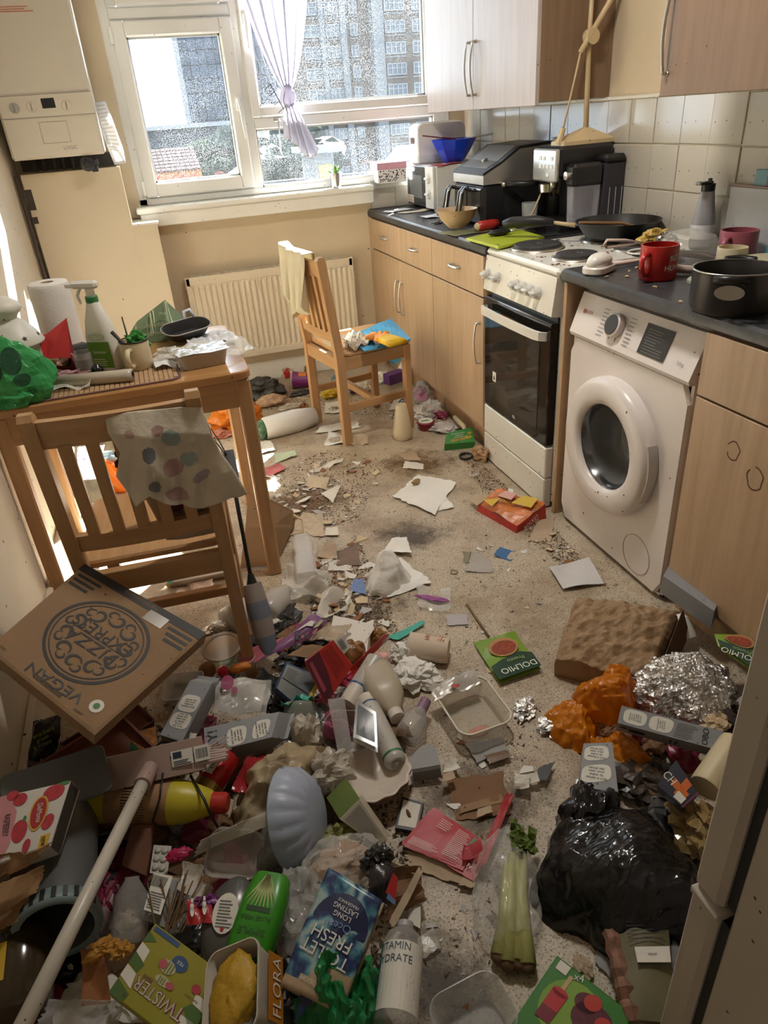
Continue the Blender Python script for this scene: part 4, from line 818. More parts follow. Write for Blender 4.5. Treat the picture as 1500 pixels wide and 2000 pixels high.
solo('mixing_bowl', 'beige mixing bowl on the worktop in front of the air fryer handles', 'bowl', vessel([(.035, 0), (.042, .006), (.075, .04), (.088, .075), (.092, .078)], .003, 32), mat('bowl_beige', (.62, .45, .27), .35, speck=.1, ss=50), (.065, -1.10, ZT+.008), smooth=.6)
solo('grey_bowl', 'small pale grey bowl behind the beige mixing bowl', 'bowl', vessel([(.028, 0), (.042, .02), (.048, .052)], .003, 28), mat('bowl_grey', (.46, .50, .50), .3), (.285, -1.05, ZT+.001), smooth=.6)
solo('drinking_glass', 'clear drinking glass with stepped base beside the air fryer', 'glass', vessel([(.027, 0), (.029, .04), (.033, .042), (.036, .095)], .002, 28), mat('clear_glass', (.78, .80, .80), .04, alpha=.22), (.35, -1.24, ZT+.001), smooth=.6)
rp = thing('red_grinder', 'red rounded grinder with a pale end lying beside the chopping board', 'grinder', (.155, -1.225, ZT+.022), .28); part('body', xf(lathe([(0, -.06), (.018, -.058), (.022, -.03), (.0215, .02), (.018, .055), (0, .06)], 20), rot=(0, pi/2, 0)), mat('lacquer_red', (.50, .035, .03), .3), rp, True); part('end_cap', xf(lathe([(0, -.066), (.016, -.064), (.0175, -.056)], 20, True, False), rot=(0, pi/2, 0)), CRM, rp, True)
a, b, c_, d_ = (at(*p, z=ZT+.012) for p in ((910, 464), (973, 481), (1063, 461), (1003, 444)))
ctr = (a+b+c_+d_)/4; pl = [(p.x-ctr.x, p.y-ctr.y) for p in (a, b, c_, d_)]
cb = thing('chopping_board', 'lime green plastic chopping board at the worktop edge by the cooker', 'chopping board', (ctr.x, ctr.y, ZT+.001)); part('board', prism(pl, 0, .010, .002), mat('lime_plastic', (.42, .50, .03), .4, stain=.02, speck=.1, ss=60), cb); part('hang_hole', flat([(pl[1][0]*.85+.004*math.cos(t_), pl[1][1]*.80+.013*math.sin(t_)) for t_ in np.linspace(0, 2*pi, 14)[:-1]], .0105), mat('dark_hole', 0), cb)
ss_ = thing('black_ladle', 'black plastic serving spoon lying on the lime board', 'spoon', (.13, -1.45, ZT+.014), .12); part('bowl', xf(blob(.105, .05, .022, .03, 2, 12, 3, .2), (-.03, 0, 0)), BLACK, ss_, True); part('handle', tube([(.01, 0, .008), (.06, .0, .008), (.20, .01, .006)], [.006, .004, .007], 8), STEEL, ss_, True)
tray_ = solo('black_baking_tray', 'black glossy induction tray under the spoon next to the cooker', 'tray', prism(rrect(.34, .17, .02), 0, .007, .002), mat('gloss_black', (.01, .01, .011), .12, speck=.2, ss=80, scol=(.3, .3, .3)), (.31, -1.475, ZT+.0005))
sc_ = thing('small_dish', 'small cream dish behind the lime chopping board', 'dish', (.30, -1.335, ZT+.010)); part('dish', vessel([(.02, 0), (.034, .012), (.042, .024)], .002, 24), mat('dish_cream', (.66, .58, .44), .35), sc_, .6)
solo('cutting_mat', 'worn olive plastic sheet under the beige bowl at the worktop edge', 'mat', crumple(.20, .15, .002, 8, seed=9), mat('olive_sheet', (.20, .21, .12), .5), (.065, -1.20, ZT+.0005), .1)
fpn = thing('frying_pan', 'black frying pan with food residue on the rear hob plate against the tiles', 'pan', (.425, -1.785, .914))
part('pan', vessel([(.11, 0), (.118, .004), (.148, .045), (.157, .056)], .003, 40), mat('pan_black', (.016, .015, .014), .4, var=.4, vs=20, stain=.12, sts=12, stcol=(.16, .06, .02)), fpn, .6)
part('handle_bracket', tube([(-.145, .06, .045), (-.175, .085, .05), (-.21, .12, .056)], [.009, .007, .007], 8), CRM, fpn, True); part('handle', tube([(-.205, .115, .056), (-.25, .16, .062), (-.32, .235, .058), (-.345, .262, .05)], [.013, .019, .019, .012], 12), SATIN, fpn, True)
solo('wooden_spatula', 'wooden spatula resting across the frying pan rim', 'utensil', join(tube([(-.12, 0, .0), (.04, 0, -.012), (.10, 0, -.03)], [.006, .006, .005], 8), xf(box(-.03, .03, -.02, .02, -.002, .002, .001), (.12, 0, -.034), (0, .2, 0))), mat('wood_brown', (.28, .15, .06), .6, grain=(0, (.20, .10, .04), 6)), (.385, -1.80, .972), -.30, smooth=.6)
ut = thing('utensil_pot', 'black wire pot of kitchen utensils behind the drinking glass', 'utensil pot', (.50, -1.20, ZT+.001)); part('pot', vessel([(.045, 0), (.05, .11)], .003, 20), BLACK, ut, .6)
solo('wooden_spoon', 'wooden spoon standing in the black utensil pot', 'spoon', join(tube([(0, 0, 0), (.0, -.012, .12)], .005, 6), xf(blob(.03, .014, .055, .03, 2, 8, 1, 0), (0, -.014, .11))), mat('wood_spoon', (.42, .22, .08), .6), (.475, -1.215, ZT+.012), smooth=True)
for i, (dx, dy) in enumerate(((.015, -.02), (-.01, .015), (.02, .01))): solo('black_utensil', 'black handled utensil standing in the dark utensil pot', 'utensil', tube([(0, 0, 0), (dx*.8, dy, .17)], [.006, .008], 8), BLACK, (.50+dx, -1.20+dy, ZT+.012), group='utensils in the dark pot', smooth=True)
cd_ = [at(1058, 375, y=-1.30), at(1045, 405, y=-1.30), at(1033, 430, y=-1.28)]
solo('white_cable', 'cream white cable hanging in front of the dark appliances behind the glass', 'cable', tube([(cd_[0].x, -1.30, cd_[0].z), (cd_[1].x, -1.30, cd_[1].z), (cd_[2].x, -1.28, cd_[2].z), (cd_[2].x+.01, -1.27, .906)], .004, 6), CRM, smooth=True)
solo('carton_lid', 'crumpled grey wrapper by the foot of the microwave', 'wrapper', blob(.09, .06, .05, .25, 2.5, 12, 31), mat('wrapper_grey', (.34, .33, .31), .5), (.20, -.62, ZT))
for i, (u_, v_, w_, h_, r_, l_, c2) in enumerate(((815, 413, .20, .08, .2, 'torn brown envelope under the front of the microwave', (.55, .46, .34)), (860, 422, .19, .11, -.1, 'white letter lying on the worktop below the microwave', (.74, .74, .76)), (778, 412, .16, .08, .4, 'white sheet at the far end of the worktop by the tiles', (.72, .73, .72)))):
    p = at(u_, v_, z=ZT); solo('letter', l_, 'paper', crumple(w_, h_, .002, 8, seed=40+i), mat('sheet_%d' % i, c2, .7), (p.x, p.y, ZT+.0005+.0004*i), r_)
p = at(862, 436, z=ZT); pr_ = thing('black_glasses', 'black folded spectacles lying in front of the microwave', 'glasses', (p.x, p.y, ZT), .6); part('frame', join(tube([(x*.03+.022*math.cos(a_), .016*math.sin(a_), .004) for a_ in np.linspace(0, 2*pi, 14) for x in (1,)], .0025, 5), tube([(-.03+.022*math.cos(a_), .016*math.sin(a_), .004) for a_ in np.linspace(0, 2*pi, 14)], .0025, 5)), BLACK, pr_); part('arm', join(tube([(.052, 0, .004), (-.04, .03, .004)], .002, 5), tube([(-.052, 0, .006), (.04, .034, .006)], .002, 5)), BLACK, pr_)
# ================================================================ on the worktop above the washing machine
def mug(name, label, loc, r, h, m, rz=0, hs=1., rot=None, inner=None):
    t = thing(name, label, 'mug', loc, rz, rot=rot); part('cup', vessel([(r*.9, 0), (r, .008), (r, h-.003), (r*.985, h)], .004, 36), m, t, .6)
    hp = [(-r*.97, 0, h*.78), (-r-.018*hs, 0, h*.80), (-r-.03*hs, 0, h*.62), (-r-.028*hs, 0, h*.36), (-r-.014*hs, 0, h*.20), (-r*.96, 0, h*.2)]
    part('handle', xf(tube(hp, .0065, 8), sc=(1, 1.3, 1)), m, t, True); return t
MR = mat('mug_red', (.42, .018, .015), .22)
rm = mug('red_mug', 'red mug with white lettering standing on the dark worktop above the washing machine', (.125, -2.425, ZT+.001), .053, .095, MR, .35)
part('lettering', wrap(join(xf(words('BEST', .021, 1.0, 'LEFT'), (-.028, .062, .0006)), xf(words('HUMAN', .021, 1.0, 'LEFT'), (-.041, .036, .0006))), .0532, 5.155-.35), mat('print_white', (.80, .76, .72), .5), rm)
sp_ = thing('saucepan', 'black non-stick saucepan with stubby side handles at the worktop front edge', 'saucepan', (.055, -2.80, ZT+.001), 0)
PB = mat('saucepan_black', (.03, .03, .03), .3, var=.2, stain=.03); part('pan', vessel([(.088, 0), (.095, .012), (.0965, .09), (.099, .096)], .003, 40), PB, sp_, .6); part('rim', xf(lathe([(.095, .095), (.0995, .095), (.0995, .098), (.095, .098)], 40, False, False)), STEEL, sp_, True)
for s in (0, pi):
    hh = part('handle', xf(tube([(.096, -.03, .084), (.12, -.032, .092), (.128, 0, .094), (.12, .032, .092), (.096, .03, .084)], .009, 10), rot=(0, 0, s+3.9)), BLACK, sp_, True); part('handle_plate', xf(xf(prism(ellipse(.017, .033, 20), 0, .003), (.0975, 0, .058), (0, pi/2, 0), 1), rot=(0, 0, s+3.9)), STEEL, hh)
cmg = mug('cream_mug', 'cream tapered mug behind the saucepan, coffee stained inside', (.305, -2.51, ZT+.001), .041, .078, mat('mug_cream', (.68, .60, .42), .3, stain=.03), 3.4)
pmg = mug('pink_mug', 'large mauve pink mug by the grey panel at the right edge', (.475, -2.345, ZT+.001), .056, .088, mat('mug_mauve', (.34, .09, .12), .3), .35, 1.1)
solo('teal_cup', 'teal blue cup cut by the right edge behind the saucepan', 'cup', vessel([(.036, 0), (.04, .07)], .003, 24), mat('cup_teal', (.06, .26, .32), .35), (.44, -2.55, ZT+.001), smooth=.6)
gt_ = thing('green_tub', 'green tub with speckled lid behind the saucepan', 'tub', (.33, -2.62, ZT+.001)); part('tub', lathe([(0, 0), (.06, 0), (.066, .05), (0, .05)], 32), mat('tub_green', (.10, .20, .07), .4), gt_, .6); part('lid', lathe([(0, .05), (.068, .05), (.068, .06), (.05, .064), (0, .064)], 32), mat('tub_lid', (.45, .42, .28), .5, speck=.4, ss=60), gt_, .6)
CLR = mat('clear_film', (.80, .80, .76), .12, alpha=.20); CLR2 = mat('cloudy_film', (.72, .69, .62), .2, alpha=.42, bump=.3, bs=30)
dm = thing('clear_dome', 'clear plastic dome lid with pink rim tipped over behind the red mug', 'lid', (.285, -2.35, ZT+.008), rot=(.08, 0, .3)); part('dome', lathe([(.096, .022), (.093, .05), (.07, .088), (.03, .10), (0, .101)], 32, False, False), mat('clear_dome', (.70, .68, .62), .12, alpha=.18), dm, True); part('rim', lathe([(.096, .022), (.10, .02), (.104, 0), (.099, 0), (.094, .02)], 32, False, False), mat('rim_pink', (.55, .42, .38), .4), dm, True)
bt = thing('flip_top_bottle', 'ribbed grey bottle with black flip lid by the tiled wall', 'bottle', (.535, -2.11, ZT+.001), .3)
part('bottle', lathe([(0, 0), (.036, 0), (.038, .01)]+[(.038-.017*max(0, (k-6)/16)**1.3+(.0008 if k % 2 else -.0008), .012+.0075*k) for k in range(22)]+[(.02, .18), (0, .18)], 28), mat('bottle_grey', (.36, .36, .38), .2, alpha=.75), bt, True); part('cap', join(lathe([(0, .178), (.022, .178), (.022, .20), (0, .20)], 20), box(-.055, .015, -.009, .009, .199, .208, .003), box(.0, .01, -.006, .006, .205, .216, .002)), BLACK, bt, .6); part('tip', box(-.064, -.05, -.009, .009, .20, .212, .003), GREYP, bt); part('label', lathe([(.0388, .03), (.0388, .075)], 28, False, False), mat('paper_white', 0), bt, True)
sb = thing('splash_board', 'grey metal board leaning on the tiles at the right edge of the worktop', 'panel', (.572, -2.175, ZT+.001)); part('board', box(-.006, .006, -.5, 0, 0, .195, .003), mat('board_grey', (.46, .47, .47), .4, .1, speck=.25, ss=35, var=.06), sb); part('top_edge', box(-.012, .008, -.5, 0, .193, .201, .002), mat('board_rim', (.30, .22, .18), .5), sb)
mb = thing('teal_red_packet', 'small teal and red packet standing on top of the grey board', 'packet', (.567, -2.30, ZT+.203)); part('teal_half', box(-.008, .008, -.03, .02, 0, .045, .001), mat('packet_teal', (.14, .30, .33), .5), mb); part('red_half', box(-.0081, .0081, -.12, -.03, 0, .043, .001), mat('packet_red', (.42, .09, .09), .5), mb)
sk = thing('white_scoop', 'white plastic scoop brush lying face down at the worktop corner', 'scoop', (.04, -2.255, ZT+.002), .55); part('head', xf(prism(rrect(.115, .075, .03, 6), 0, .022, .004), (0, 0, 0)), mat('scoop_white', (.72, .69, .64), .35, stain=.02), sk, .5); part('dome', xf(blob(.105, .068, .04, .03, 1.5, 12, 2, .5), (0, 0, .018)), mat('scoop_white', 0), sk, True); part('handle', tube([(.05, -.0, .012), (.12, -.065, .016), (.18, -.12, .02)], [.009, .006, .007], 8), mat('scoop_pink', (.66, .50, .44), .4), sk, True)
si = thing('tea_strainer', 'pale pink strainer with a loop handle resting on the hob corner', 'strainer', (.215, -2.13, .915), .2); part('handle', tube([(-.06, .02, .03), (-.07, .02, .04), (-.06, .02, .052), (.02, .015, .042), (.08, .0, .03), (.02, .015, .026), (-.06, .02, .03)], .005, 6), mat('scoop_pink', 0), si, True); part('ring', tube([(.03+.05*math.cos(a_), -.05+.04*math.sin(a_), .012) for a_ in np.linspace(0, 2*pi, 24)], .004, 6), HND, si, True); part('mesh', xf(lathe([(.048, .012), (.03, 0), (0, -.004)], 24, False, False), (.03, -.05, 0)), mat('sieve_mesh', (.25, .24, .17), .6), si, True)
solo('yellow_foil_paper', 'crumpled yellow wrapper beside the frying pan against the tiles', 'wrapper', blob(.10, .06, .055, .35, 2.5, 14, 8), mat('wrapper_yellow', (.55, .38, .10), .4), (.43, -2.02, .915)); solo('silver_wrapper', 'small crumpled silver foil beside the yellow wrapper', 'foil', blob(.07, .06, .05, .3, 3, 14, 12), mat('foil', (.62, .61, .58), .25, .9, var=.15, vs=14), (.42, -2.085, .915))
solo('black_pan_lid_knob', 'black handled lid behind the red mug', 'lid', join(lathe([(0, 0), (.07, 0), (.05, .012), (.015, .018), (0, .018)], 28), tube([(-.03, 0, .018), (-.025, 0, .035), (.03, 0, .036), (.034, 0, .018)], .008, 8)), BLACK, (.30, -2.22, ZT+.001), .4, smooth=.6)
solo('pale_green_lid', 'pale green plastic lid on the worktop right of the red mug', 'lid', lathe([(0, 0), (.034, 0), (.034, .008), (.03, .012), (0, .012)], 24), mat('lid_pale_green', (.40, .46, .38), .4), (.185, -2.535, ZT+.001), smooth=.6)
solo('sink_drainer', 'beige ridged sink drainer at the right end of the worktop', 'sink', join(box(.08, .52, -3.45, -2.895, ZT, ZT+.006, .003), *[box(.10, .50, -2.93-.05*i, -2.945-.05*i, ZT+.006, ZT+.009, .001) for i in range(9)]), mat('drainer', (.48, .42, .32), .35, stain=.1, sts=8))
spg = thing('sponge_packet', 'green and blue sponge packet on the washing machine under the worktop', 'packet', (.13, -2.33, .84), .9); part('packet', xf(blob(.15, .06, .022, .06, 2, 14, 4, .3), (0, 0, 0)), mat('packet_blue', (.03, .09, .18), .25), spg, True); part('stripe', xf(blob(.12, .03, .024, .05, 2, 12, 5, .3), (.01, .008, .0015)), mat('packet_green', (.22, .40, .05), .3), spg, True)
q = np.random.RandomState(11)
for i, (x, y) in enumerate(((.02, -2.33), (.05, -2.52), (.0, -2.69), (.12, -2.30), (.10, -2.22), (.17, -2.27), (.22, -2.32), (.07, -2.36))): solo('crumb', 'small pale food crumb on the dark worktop', 'crumb', blob(.012+.006*q.rand(), .008, .006, .2, 3, 6, i), mat('crumb_tan', (.52, .38, .22), .8), (x, y, ZT), q.rand()*3, 'crumbs on the dark worktop')
# ================================================================ on the table
ZB = .738
TW = mat('tissue_white', (.76, .75, .71), .85, var=.05, vs=12, bump=.3, bs=160)
def onz(u, v, z): p = at(u, v, z=z); return (p.x, p.y, z)
mt = thing('placemat', 'woven bamboo placemat with a brown hem on the front of the table', 'placemat', (-1.462, -2.02, ZB+.0005), .015)
part('weave_base', prism(rrect(.40, .21, .03), 0, .002), mat('bamboo_dark', (.22, .10, .05), .7), mt)
gm_ = mesh('weave', join(*[box(-.0055, .0055, -.0026, .0026, 0, .0018) for _ in (0,)]), mat('bamboo_pale', (.58, .40, .22), .6, var=.2, vs=60))
g = []
for i in range(28):
    for j in range(24):
        x, y = -.189+.014*i, -.096+.0083*j
        if abs(x) > .175 and abs(y) > .08: continue
        g.append(box(x-.0055, x+.0055, y-.0028, y+.0028, .0018, .0034+.0006*((i+j) % 2)))
o = part('bamboo_strips', join(*g), mat('bamboo_pale', 0), mt); o['kind'] = 'stuff'
part('hem', tube([(x, y, .002) for x, y in rrect(.40, .21, .03, 5)+[rrect(.40, .21, .03, 5)[0]]], .0035, 6), mat('hem_brown', (.16, .08, .07), .7), mt, True)
LW = mat('lantern_white', (.66, .64, .58), .45, var=.05, speck=.2, ss=40)
ln = thing('lantern', 'white metal candle lantern with star cut-outs at the left wall end of the table', 'lantern', (-1.70, -1.93, ZB+.001), .4)
part('base', lathe([(0, 0), (.082, 0), (.082, .012), (.07, .018), (0, .018)], 8), LW, ln); part('post', join(*[box(.062*math.cos(k*pi/4)-.004, .062*math.cos(k*pi/4)+.004, .062*math.sin(k*pi/4)-.004, .062*math.sin(k*pi/4)+.004, .018, .115) for k in range(8)]), LW, ln)
part('pane', lathe([(.060, .02), (.060, .113)], 8, False, False), mat('lantern_glass', (.5, .5, .48), .08, alpha=.25), ln); part('frame', lathe([(.066, .108), (.07, .118), (.066, .122)], 8, False, False), LW, ln)
part('roof', lathe([(.0, .20), (.03, .196), (.05, .18), (.068, .155), (.085, .128), (.083, .122), (.06, .12)], 32, True, False), LW, ln, True); part('cap', lathe([(.028, .195), (.034, .205), (.05, .222), (.046, .238), (.02, .256), (.0, .26)], 32, False), LW, ln, True)
star = [((.008 if k % 2 == 0 else .0035)*math.sin(k*pi/5), (.008 if k % 2 == 0 else .0035)*math.cos(k*pi/5)) for k in range(10)]
for k in range(8):
    o = part('star_hole', flat(star), mat('dark_hole', 0), ln, loc=(.0745*math.cos(k*pi/4+.2), .0745*math.sin(k*pi/4+.2), .1475)); o.rotation_euler = (.97, 0, k*pi/4+.2+pi/2)
GB = mat('green_carrier', (.06, .42, .13), .3, tl=.25, alpha=.93, bump=.3, bs=25)
GBG = blob(.20, .13, .20, .15, 1.8, 30, 7, .45, fine=.3)
gb = thing('green_carrier_bag', 'bright green carrier bag with dark lettering slumped on the left end of the table', 'bag', (-1.715, -2.085, ZB+.001))
part('bag', GBG, GB, gb); part('fold', xf(blob(.13, .07, .07, .2, 2, 22, 17, .3), (-.01, -.035, 0)), GB, gb)
part('lettering', cling(join(xf(flat(ellipse(.026, .034, 20)), (.03, -.2, .125), (pi/2, 0, 0)), xf(flat(ellipse(.016, .028, 16)), (-.015, -.2, .10), (pi/2, .4, 0)), xf(flat(ellipse(.022, .016, 16)), (.045, -.2, .075), (pi/2, 0, 0)), xf(words('enla', .028), (.05, -.2, .035), (pi/2, -.3, 0))), GBG, (0, 1, 0), .002), mat('bag_print', (.01, .07, .03), .4), gb)
ruc = mat('red_card', (.50, .035, .035), .4, bump=.05)
a_, b_ = at(70, 655, y=-1.88), at(138, 730, y=-1.93)
rb = thing('red_gift_bag', 'folded red paper gift bag standing open-ended behind the tube on the table', 'gift bag', (-1.60, -1.90, ZB+.001), .12)
V = A([(-.085, 0, .075), (.035, -.01, .025+.03), (.055, .02, .165), (-.055, .04, .125), (-.012, .02, .128), (-.03, -.005, .062)])
part('face', sheet(np.array([[V[0], V[3]], [V[5]+np.array([.0, -.004, 0]), V[4]], [V[1], V[2]]]), .0015), ruc, rb); part('underside', sheet(np.array([[V[0], (-.07, .05, .05)], [(-.02, .0, .03), (-.01, .06, .03)], [V[1], (.05, .07, .06)]]), .0015), mat('red_card_inside', (.30, .02, .03), .5), rb)
part('gusset', sheet(np.array([[V[1], V[2]], [(.045, .0, .0), (.05, .05, .10)], [(.02, .05, .0), (.05, .07, .11)]]), .0015), mat('red_card_inside', 0), rb); part('base', sheet(np.array([[(-.06, .02, .045), (-.05, .08, .03)], [(.04, -.005, .0), (.04, .07, .0)]]), .0015), mat('red_card_inside', 0), rb)
kr = thing('kitchen_roll', 'tall white kitchen roll standing at the back of the table by the wall', 'paper roll', (-1.60, -1.66, ZB+.001))
part('roll', lathe([(.02, 0), (.060, 0), (.062, .004)]+[(.062+.0006*(k % 2), .01+.006*k) for k in range(37)]+[(.062, .236), (.059, .24), (.02, .24)], 36, False, False), TW, kr, True); part('core', lathe([(.02, .0), (.02, .24)], 20, False, False), mat('core_card', (.45, .33, .2), .8), kr, True)
solo('toffee_cup', 'small patterned cream cup with a hooked brown rim behind the red gift bag', 'cup', join(vessel([(.03, 0), (.036, .075), (.037, .08)], .002, 20), xf(blob(.04, .012, .03, .2, 2, 8, 3, 0), (.02, 0, .075))), mat('cup_pattern', (.62, .53, .40), .5, speck=.45, ss=60, sr=.3, scol=(.03, .10, .16)), (-1.70, -1.77, ZB+.001), smooth=.6)
sb_ = thing('spray_bottle', 'white trigger spray bottle with green label and green collar on the table', 'bottle', (-1.462, -1.90, ZB+.001), -.5)
SW = mat('bottle_white', (.72, .71, .65), .35); rings = [np.c_[np.array(rrect(w, d, min(w, d)*.42, 5)), np.full(24, z)] for z, w, d in ((0, .092, .055), (.006, .098, .06), (.10, .096, .058), (.15, .075, .05), (.19, .045, .04), (.212, .032, .032), (.218, .028, .028))]
part('body', loft(rings), SW, sb_, True); part('collar', lathe([(.0175, .205), (.0185, .206), (.0185, .222), (.0165, .224), (0, .224)], 20), mat('collar_green', (.03, .18, .06), .4), sb_, .6); part('neck', lathe([(.013, .222), (.014, .245), (0, .246)], 18), mat('clear_cap', (.7, .7, .68), .15, alpha=.6), sb_, .6)
part('trigger_head', join(box(-.055, .03, -.012, .012, .245, .268, .007), box(-.075, -.05, -.008, .008, .248, .262, .003), tube([(-.03, 0, .247), (-.045, 0, .225), (-.04, 0, .20)], [.006, .005, .004], 8)), mat('trigger_white', (.78, .77, .74), .2, alpha=.9), sb_, .6)
lab = part('label', xf(rect(-.036, -.045, .036, .035, 0, 1), (.0, -.0308, .058), (pi/2, 0, 0)), mat('label_green', (.10, .24, .02), .4), sb_); part('lettering', join(xf(words('Super', .016), (.0, -.0315, .108), (pi/2, 0, 0)), xf(words('Sanitiser', .013), (-.0, -.0315, .062), (pi/2, 0, 0)), xf(lines(-.028, -.02, .028, .005, 4, 0, .3, 4), (0, -.0315, .04), (pi/2, 0, 0))), mat('print_cream', (.70, .74, .62), .5), sb_)
part('logo', xf(flat(ellipse(.028, .012, 20)), (.0, -.0312, .108), (pi/2, 0, 0)), mat('logo_white', (.45, .55, .42), .5), sb_); part('barcode', xf(bars(-.008, -.012, .008, .012, 8), (-.041, -.024, .055), (pi/2, pi/2, -.5)), BLACK, sb_)
mg = mug('enamel_mug', 'chipped cream enamel mug with brushes and green paper on the placemat', (-1.372, -1.95, ZB+.005), .043, .085, mat('enamel_cream', (.62, .54, .36), .35, speck=.2, ss=16, sr=.16, scol=(.01, .01, .01)), 1.2)
part('rim', xf(lathe([(.041, .083), (.0445, .084), (.0445, .088), (.041, .088)], 32, False, False)), BLACK, mg, True)
solo('paint_brush', 'dark handled brush leaning out of the enamel mug to the left', 'brush', tube([(0, 0, 0), (-.055, -.0, .09)], [.004, .006], 8), mat('brush_brown', (.05, .03, .02), .5), (-1.372, -1.955, ZB+.035), smooth=True)
solo('thin_brush', 'thin dark brush standing upright in the enamel mug', 'brush', join(tube([(0, 0, 0), (-.004, 0, .125)], [.0035, .002], 8), tube([(0, 0, .02), (-.002, 0, .06)], .006, 8)), mat('brush_brown', 0), (-1.385, -1.935, ZB+.035), smooth=True)
solo('green_leaf_wrapper', 'bright green crumpled paper stuffed in the enamel mug', 'paper', blob(.06, .045, .07, .3, 2, 12, 21, 0), mat('paper_green', (.03, .22, .03), .5), (-1.362, -1.95, ZB+.05))
pa, pb_, pc, pd_ = at(362, 688, z=ZB+.004), at(262, 628, y=-1.62), at(322, 586, y=-1.56), at(376, 640, y=-1.58)
gp = thing('green_paper_bag', 'sage green printed paper bag propped up at the back of the table', 'bag', (0, 0, 0))
GPM_ = mat('sage_paper', (.13, .19, .10), .6, var=.08, bump=.1)
base_y = -1.60; L0, L1 = at(255, 660, y=base_y), at(385, 660, y=base_y)
Qg = np.array([[(L0.x, base_y-.05, ZB+.002), (L0.x-.0, base_y-.045, ZB+.03), (at(268, 628, y=-1.585).x, -1.585, at(268, 628, y=-1.585).z)], [((L0.x+L1.x)/2, base_y-.06, ZB+.002), ((L0.x+L1.x)/2, base_y-.04, ZB+.07), tuple(pc)], [(L1.x, base_y-.05, ZB+.002), (L1.x, base_y-.04, ZB+.03), (at(372, 632, y=-1.585).x, -1.585, at(372, 632, y=-1.585).z)]])
part('front_face', sheet(Qg, .001), GPM_, gp); Q2 = Qg.copy(); Q2[:, 0, 1] += .07; Q2[:, 1, 1] += .04; Q2[:, :, 1] += .004; part('back_face', sheet(Q2, .001), GPM_, gp)
pr_g = []
for r in range(4):
    for c in range(4-r//2):
        z = ZB+.03+.028*r; x = L0.x+.02+.035*c+.012*r; 
        if x < L1.x-.01-.008*r: pr_g.append(xf(words('FLOWER', .010, 1.2), (x, base_y-.3, z), (pi/2, .15, 0)))
part('lettering', cling(join(*pr_g), sheet(Qg), (0, 1, 0), .0015), mat('print_pale_green', (.45, .50, .30), .6), gp)
bt_ = thing('black_tray', 'black oval food tray tipped up on the green bag at the back of the table', 'tray', (-1.205, -1.70, ZB+.02), rot=(.22, -.05, .35))
part('tray', rvessel(.17, .10, .045, [(0, .72), (.03, .95), (.034, 1.0)], .002, 6), SATIN, bt_, .6); part('rim', tube([(x, y, .034) for x, y in rrect(.17, .10, .045, 6)+[rrect(.17, .10, .045, 6)[0]]], .002, 5), mat('tray_rim', (.45, .42, .36), .4), bt_, True); part('tag', tube([(.02, .052, .03), (.03, .07, .05), (.05, .065, .055), (.055, .05, .035)], .007, 6), mat('tag_bluewhite', (.62, .66, .76), .4), bt_, True)
ft = thing('mince_tray', 'foil topped plastic tray of dark red mince on the right end of the table', 'food tray', (-1.185, -2.005, ZB+.001), .13)
part('tray', rvessel(.15, .10, .02, [(0, .86), (.042, 1.0), (.045, 1.05)], .0015, 5), mat('tray_clear', (.7, .66, .62), .15, alpha=.35), ft, .6); part('mince', xf(blob(.125, .08, .036, .08, 4, 14, 3, .45), (0, 0, .002)), mat('mince_red', (.10, .012, .016), .5, bump=.6, bs=90), ft); part('foil_lid', xf(crumple(.155, .108, .0022, 16, seed=5, t=.0008), (0, 0, .045)), mat('foil_white', (.66, .65, .63), .25, .6), ft)
fm = solo('plastic_film', 'crumpled clear plastic film spreading under the mince tray on the table', 'film', crumple(.26, .20, .012, 18, seed=15), CLR, (-1.16, -1.93, ZB+.001), .3); solo('white_film', 'white film sheet behind the mince tray at the right back corner of the table', 'film', crumple(.17, .16, .008, 14, seed=16), mat('film_white', (.72, .72, .74), .2, alpha=.75), (-1.13, -1.76, ZB+.001), .2)
solo('wrapper_ball', 'clear and silver crumpled wrapper between the enamel mug and the mince tray', 'wrapper', blob(.09, .08, .045, .3, 2.4, 16, 44), CLR2, (-1.282, -1.90, ZB+.001))
solo('torn_receipt', 'white torn packet on the table between mug and mince tray', 'paper', crumple(.11, .06, .008, 10, seed=18), mat('paper_white', 0), (-1.275, -1.985, ZB+.001), .1)
ct = thing('cling_film_tube', 'cling film wound on a long cardboard tube along the front of the table', 'tube', (-1.513, -2.05, ZB+.022), rot=(0, 0, -.23)); part('tube', xf(lathe([(.012, -.125), (.018, -.125), (.0185, .11), (.018, .125), (.012, .125)], 24, False, False), rot=(0, pi/2, 0)), mat('cling_film', (.50, .44, .36), .25, var=.1), ct, True); part('core', xf(lathe([(.012, -.126), (.0125, .126)], 20, False, False), rot=(0, pi/2, 0)), mat('tube_card', (.16, .10, .07), .8), ct, True); part('loose_end', xf(crumple(.15, .05, .01, 10, seed=33), (-.07, -.018, -.021)), CLR2, ct)
jr = thing('glass_jar', 'clear jar with dark contents behind the cling film tube', 'jar', (-1.53, -1.90, ZB+.001)); part('jar', vessel([(.026, 0), (.03, .01), (.03, .06), (.032, .065)], .002, 24), mat('clear_glass', 0), jr, .6); part('contents', lathe([(0, .004), (.027, .006), (.026, .045), (0, .048)], 18), mat('dark_plum', (.05, .02, .03), .4), jr)
solo('black_bottle', 'black plastic bottle lying behind the glass jar on the table', 'bottle', xf(lathe([(0, -.05), (.03, -.05), (.033, -.03), (.033, .03), (.02, .05), (0, .05)], 24), (0, 0, .034), (0, pi/2, .6)), mat('gloss_black', 0), (-1.555, -1.80, ZB+.001), smooth=.6)
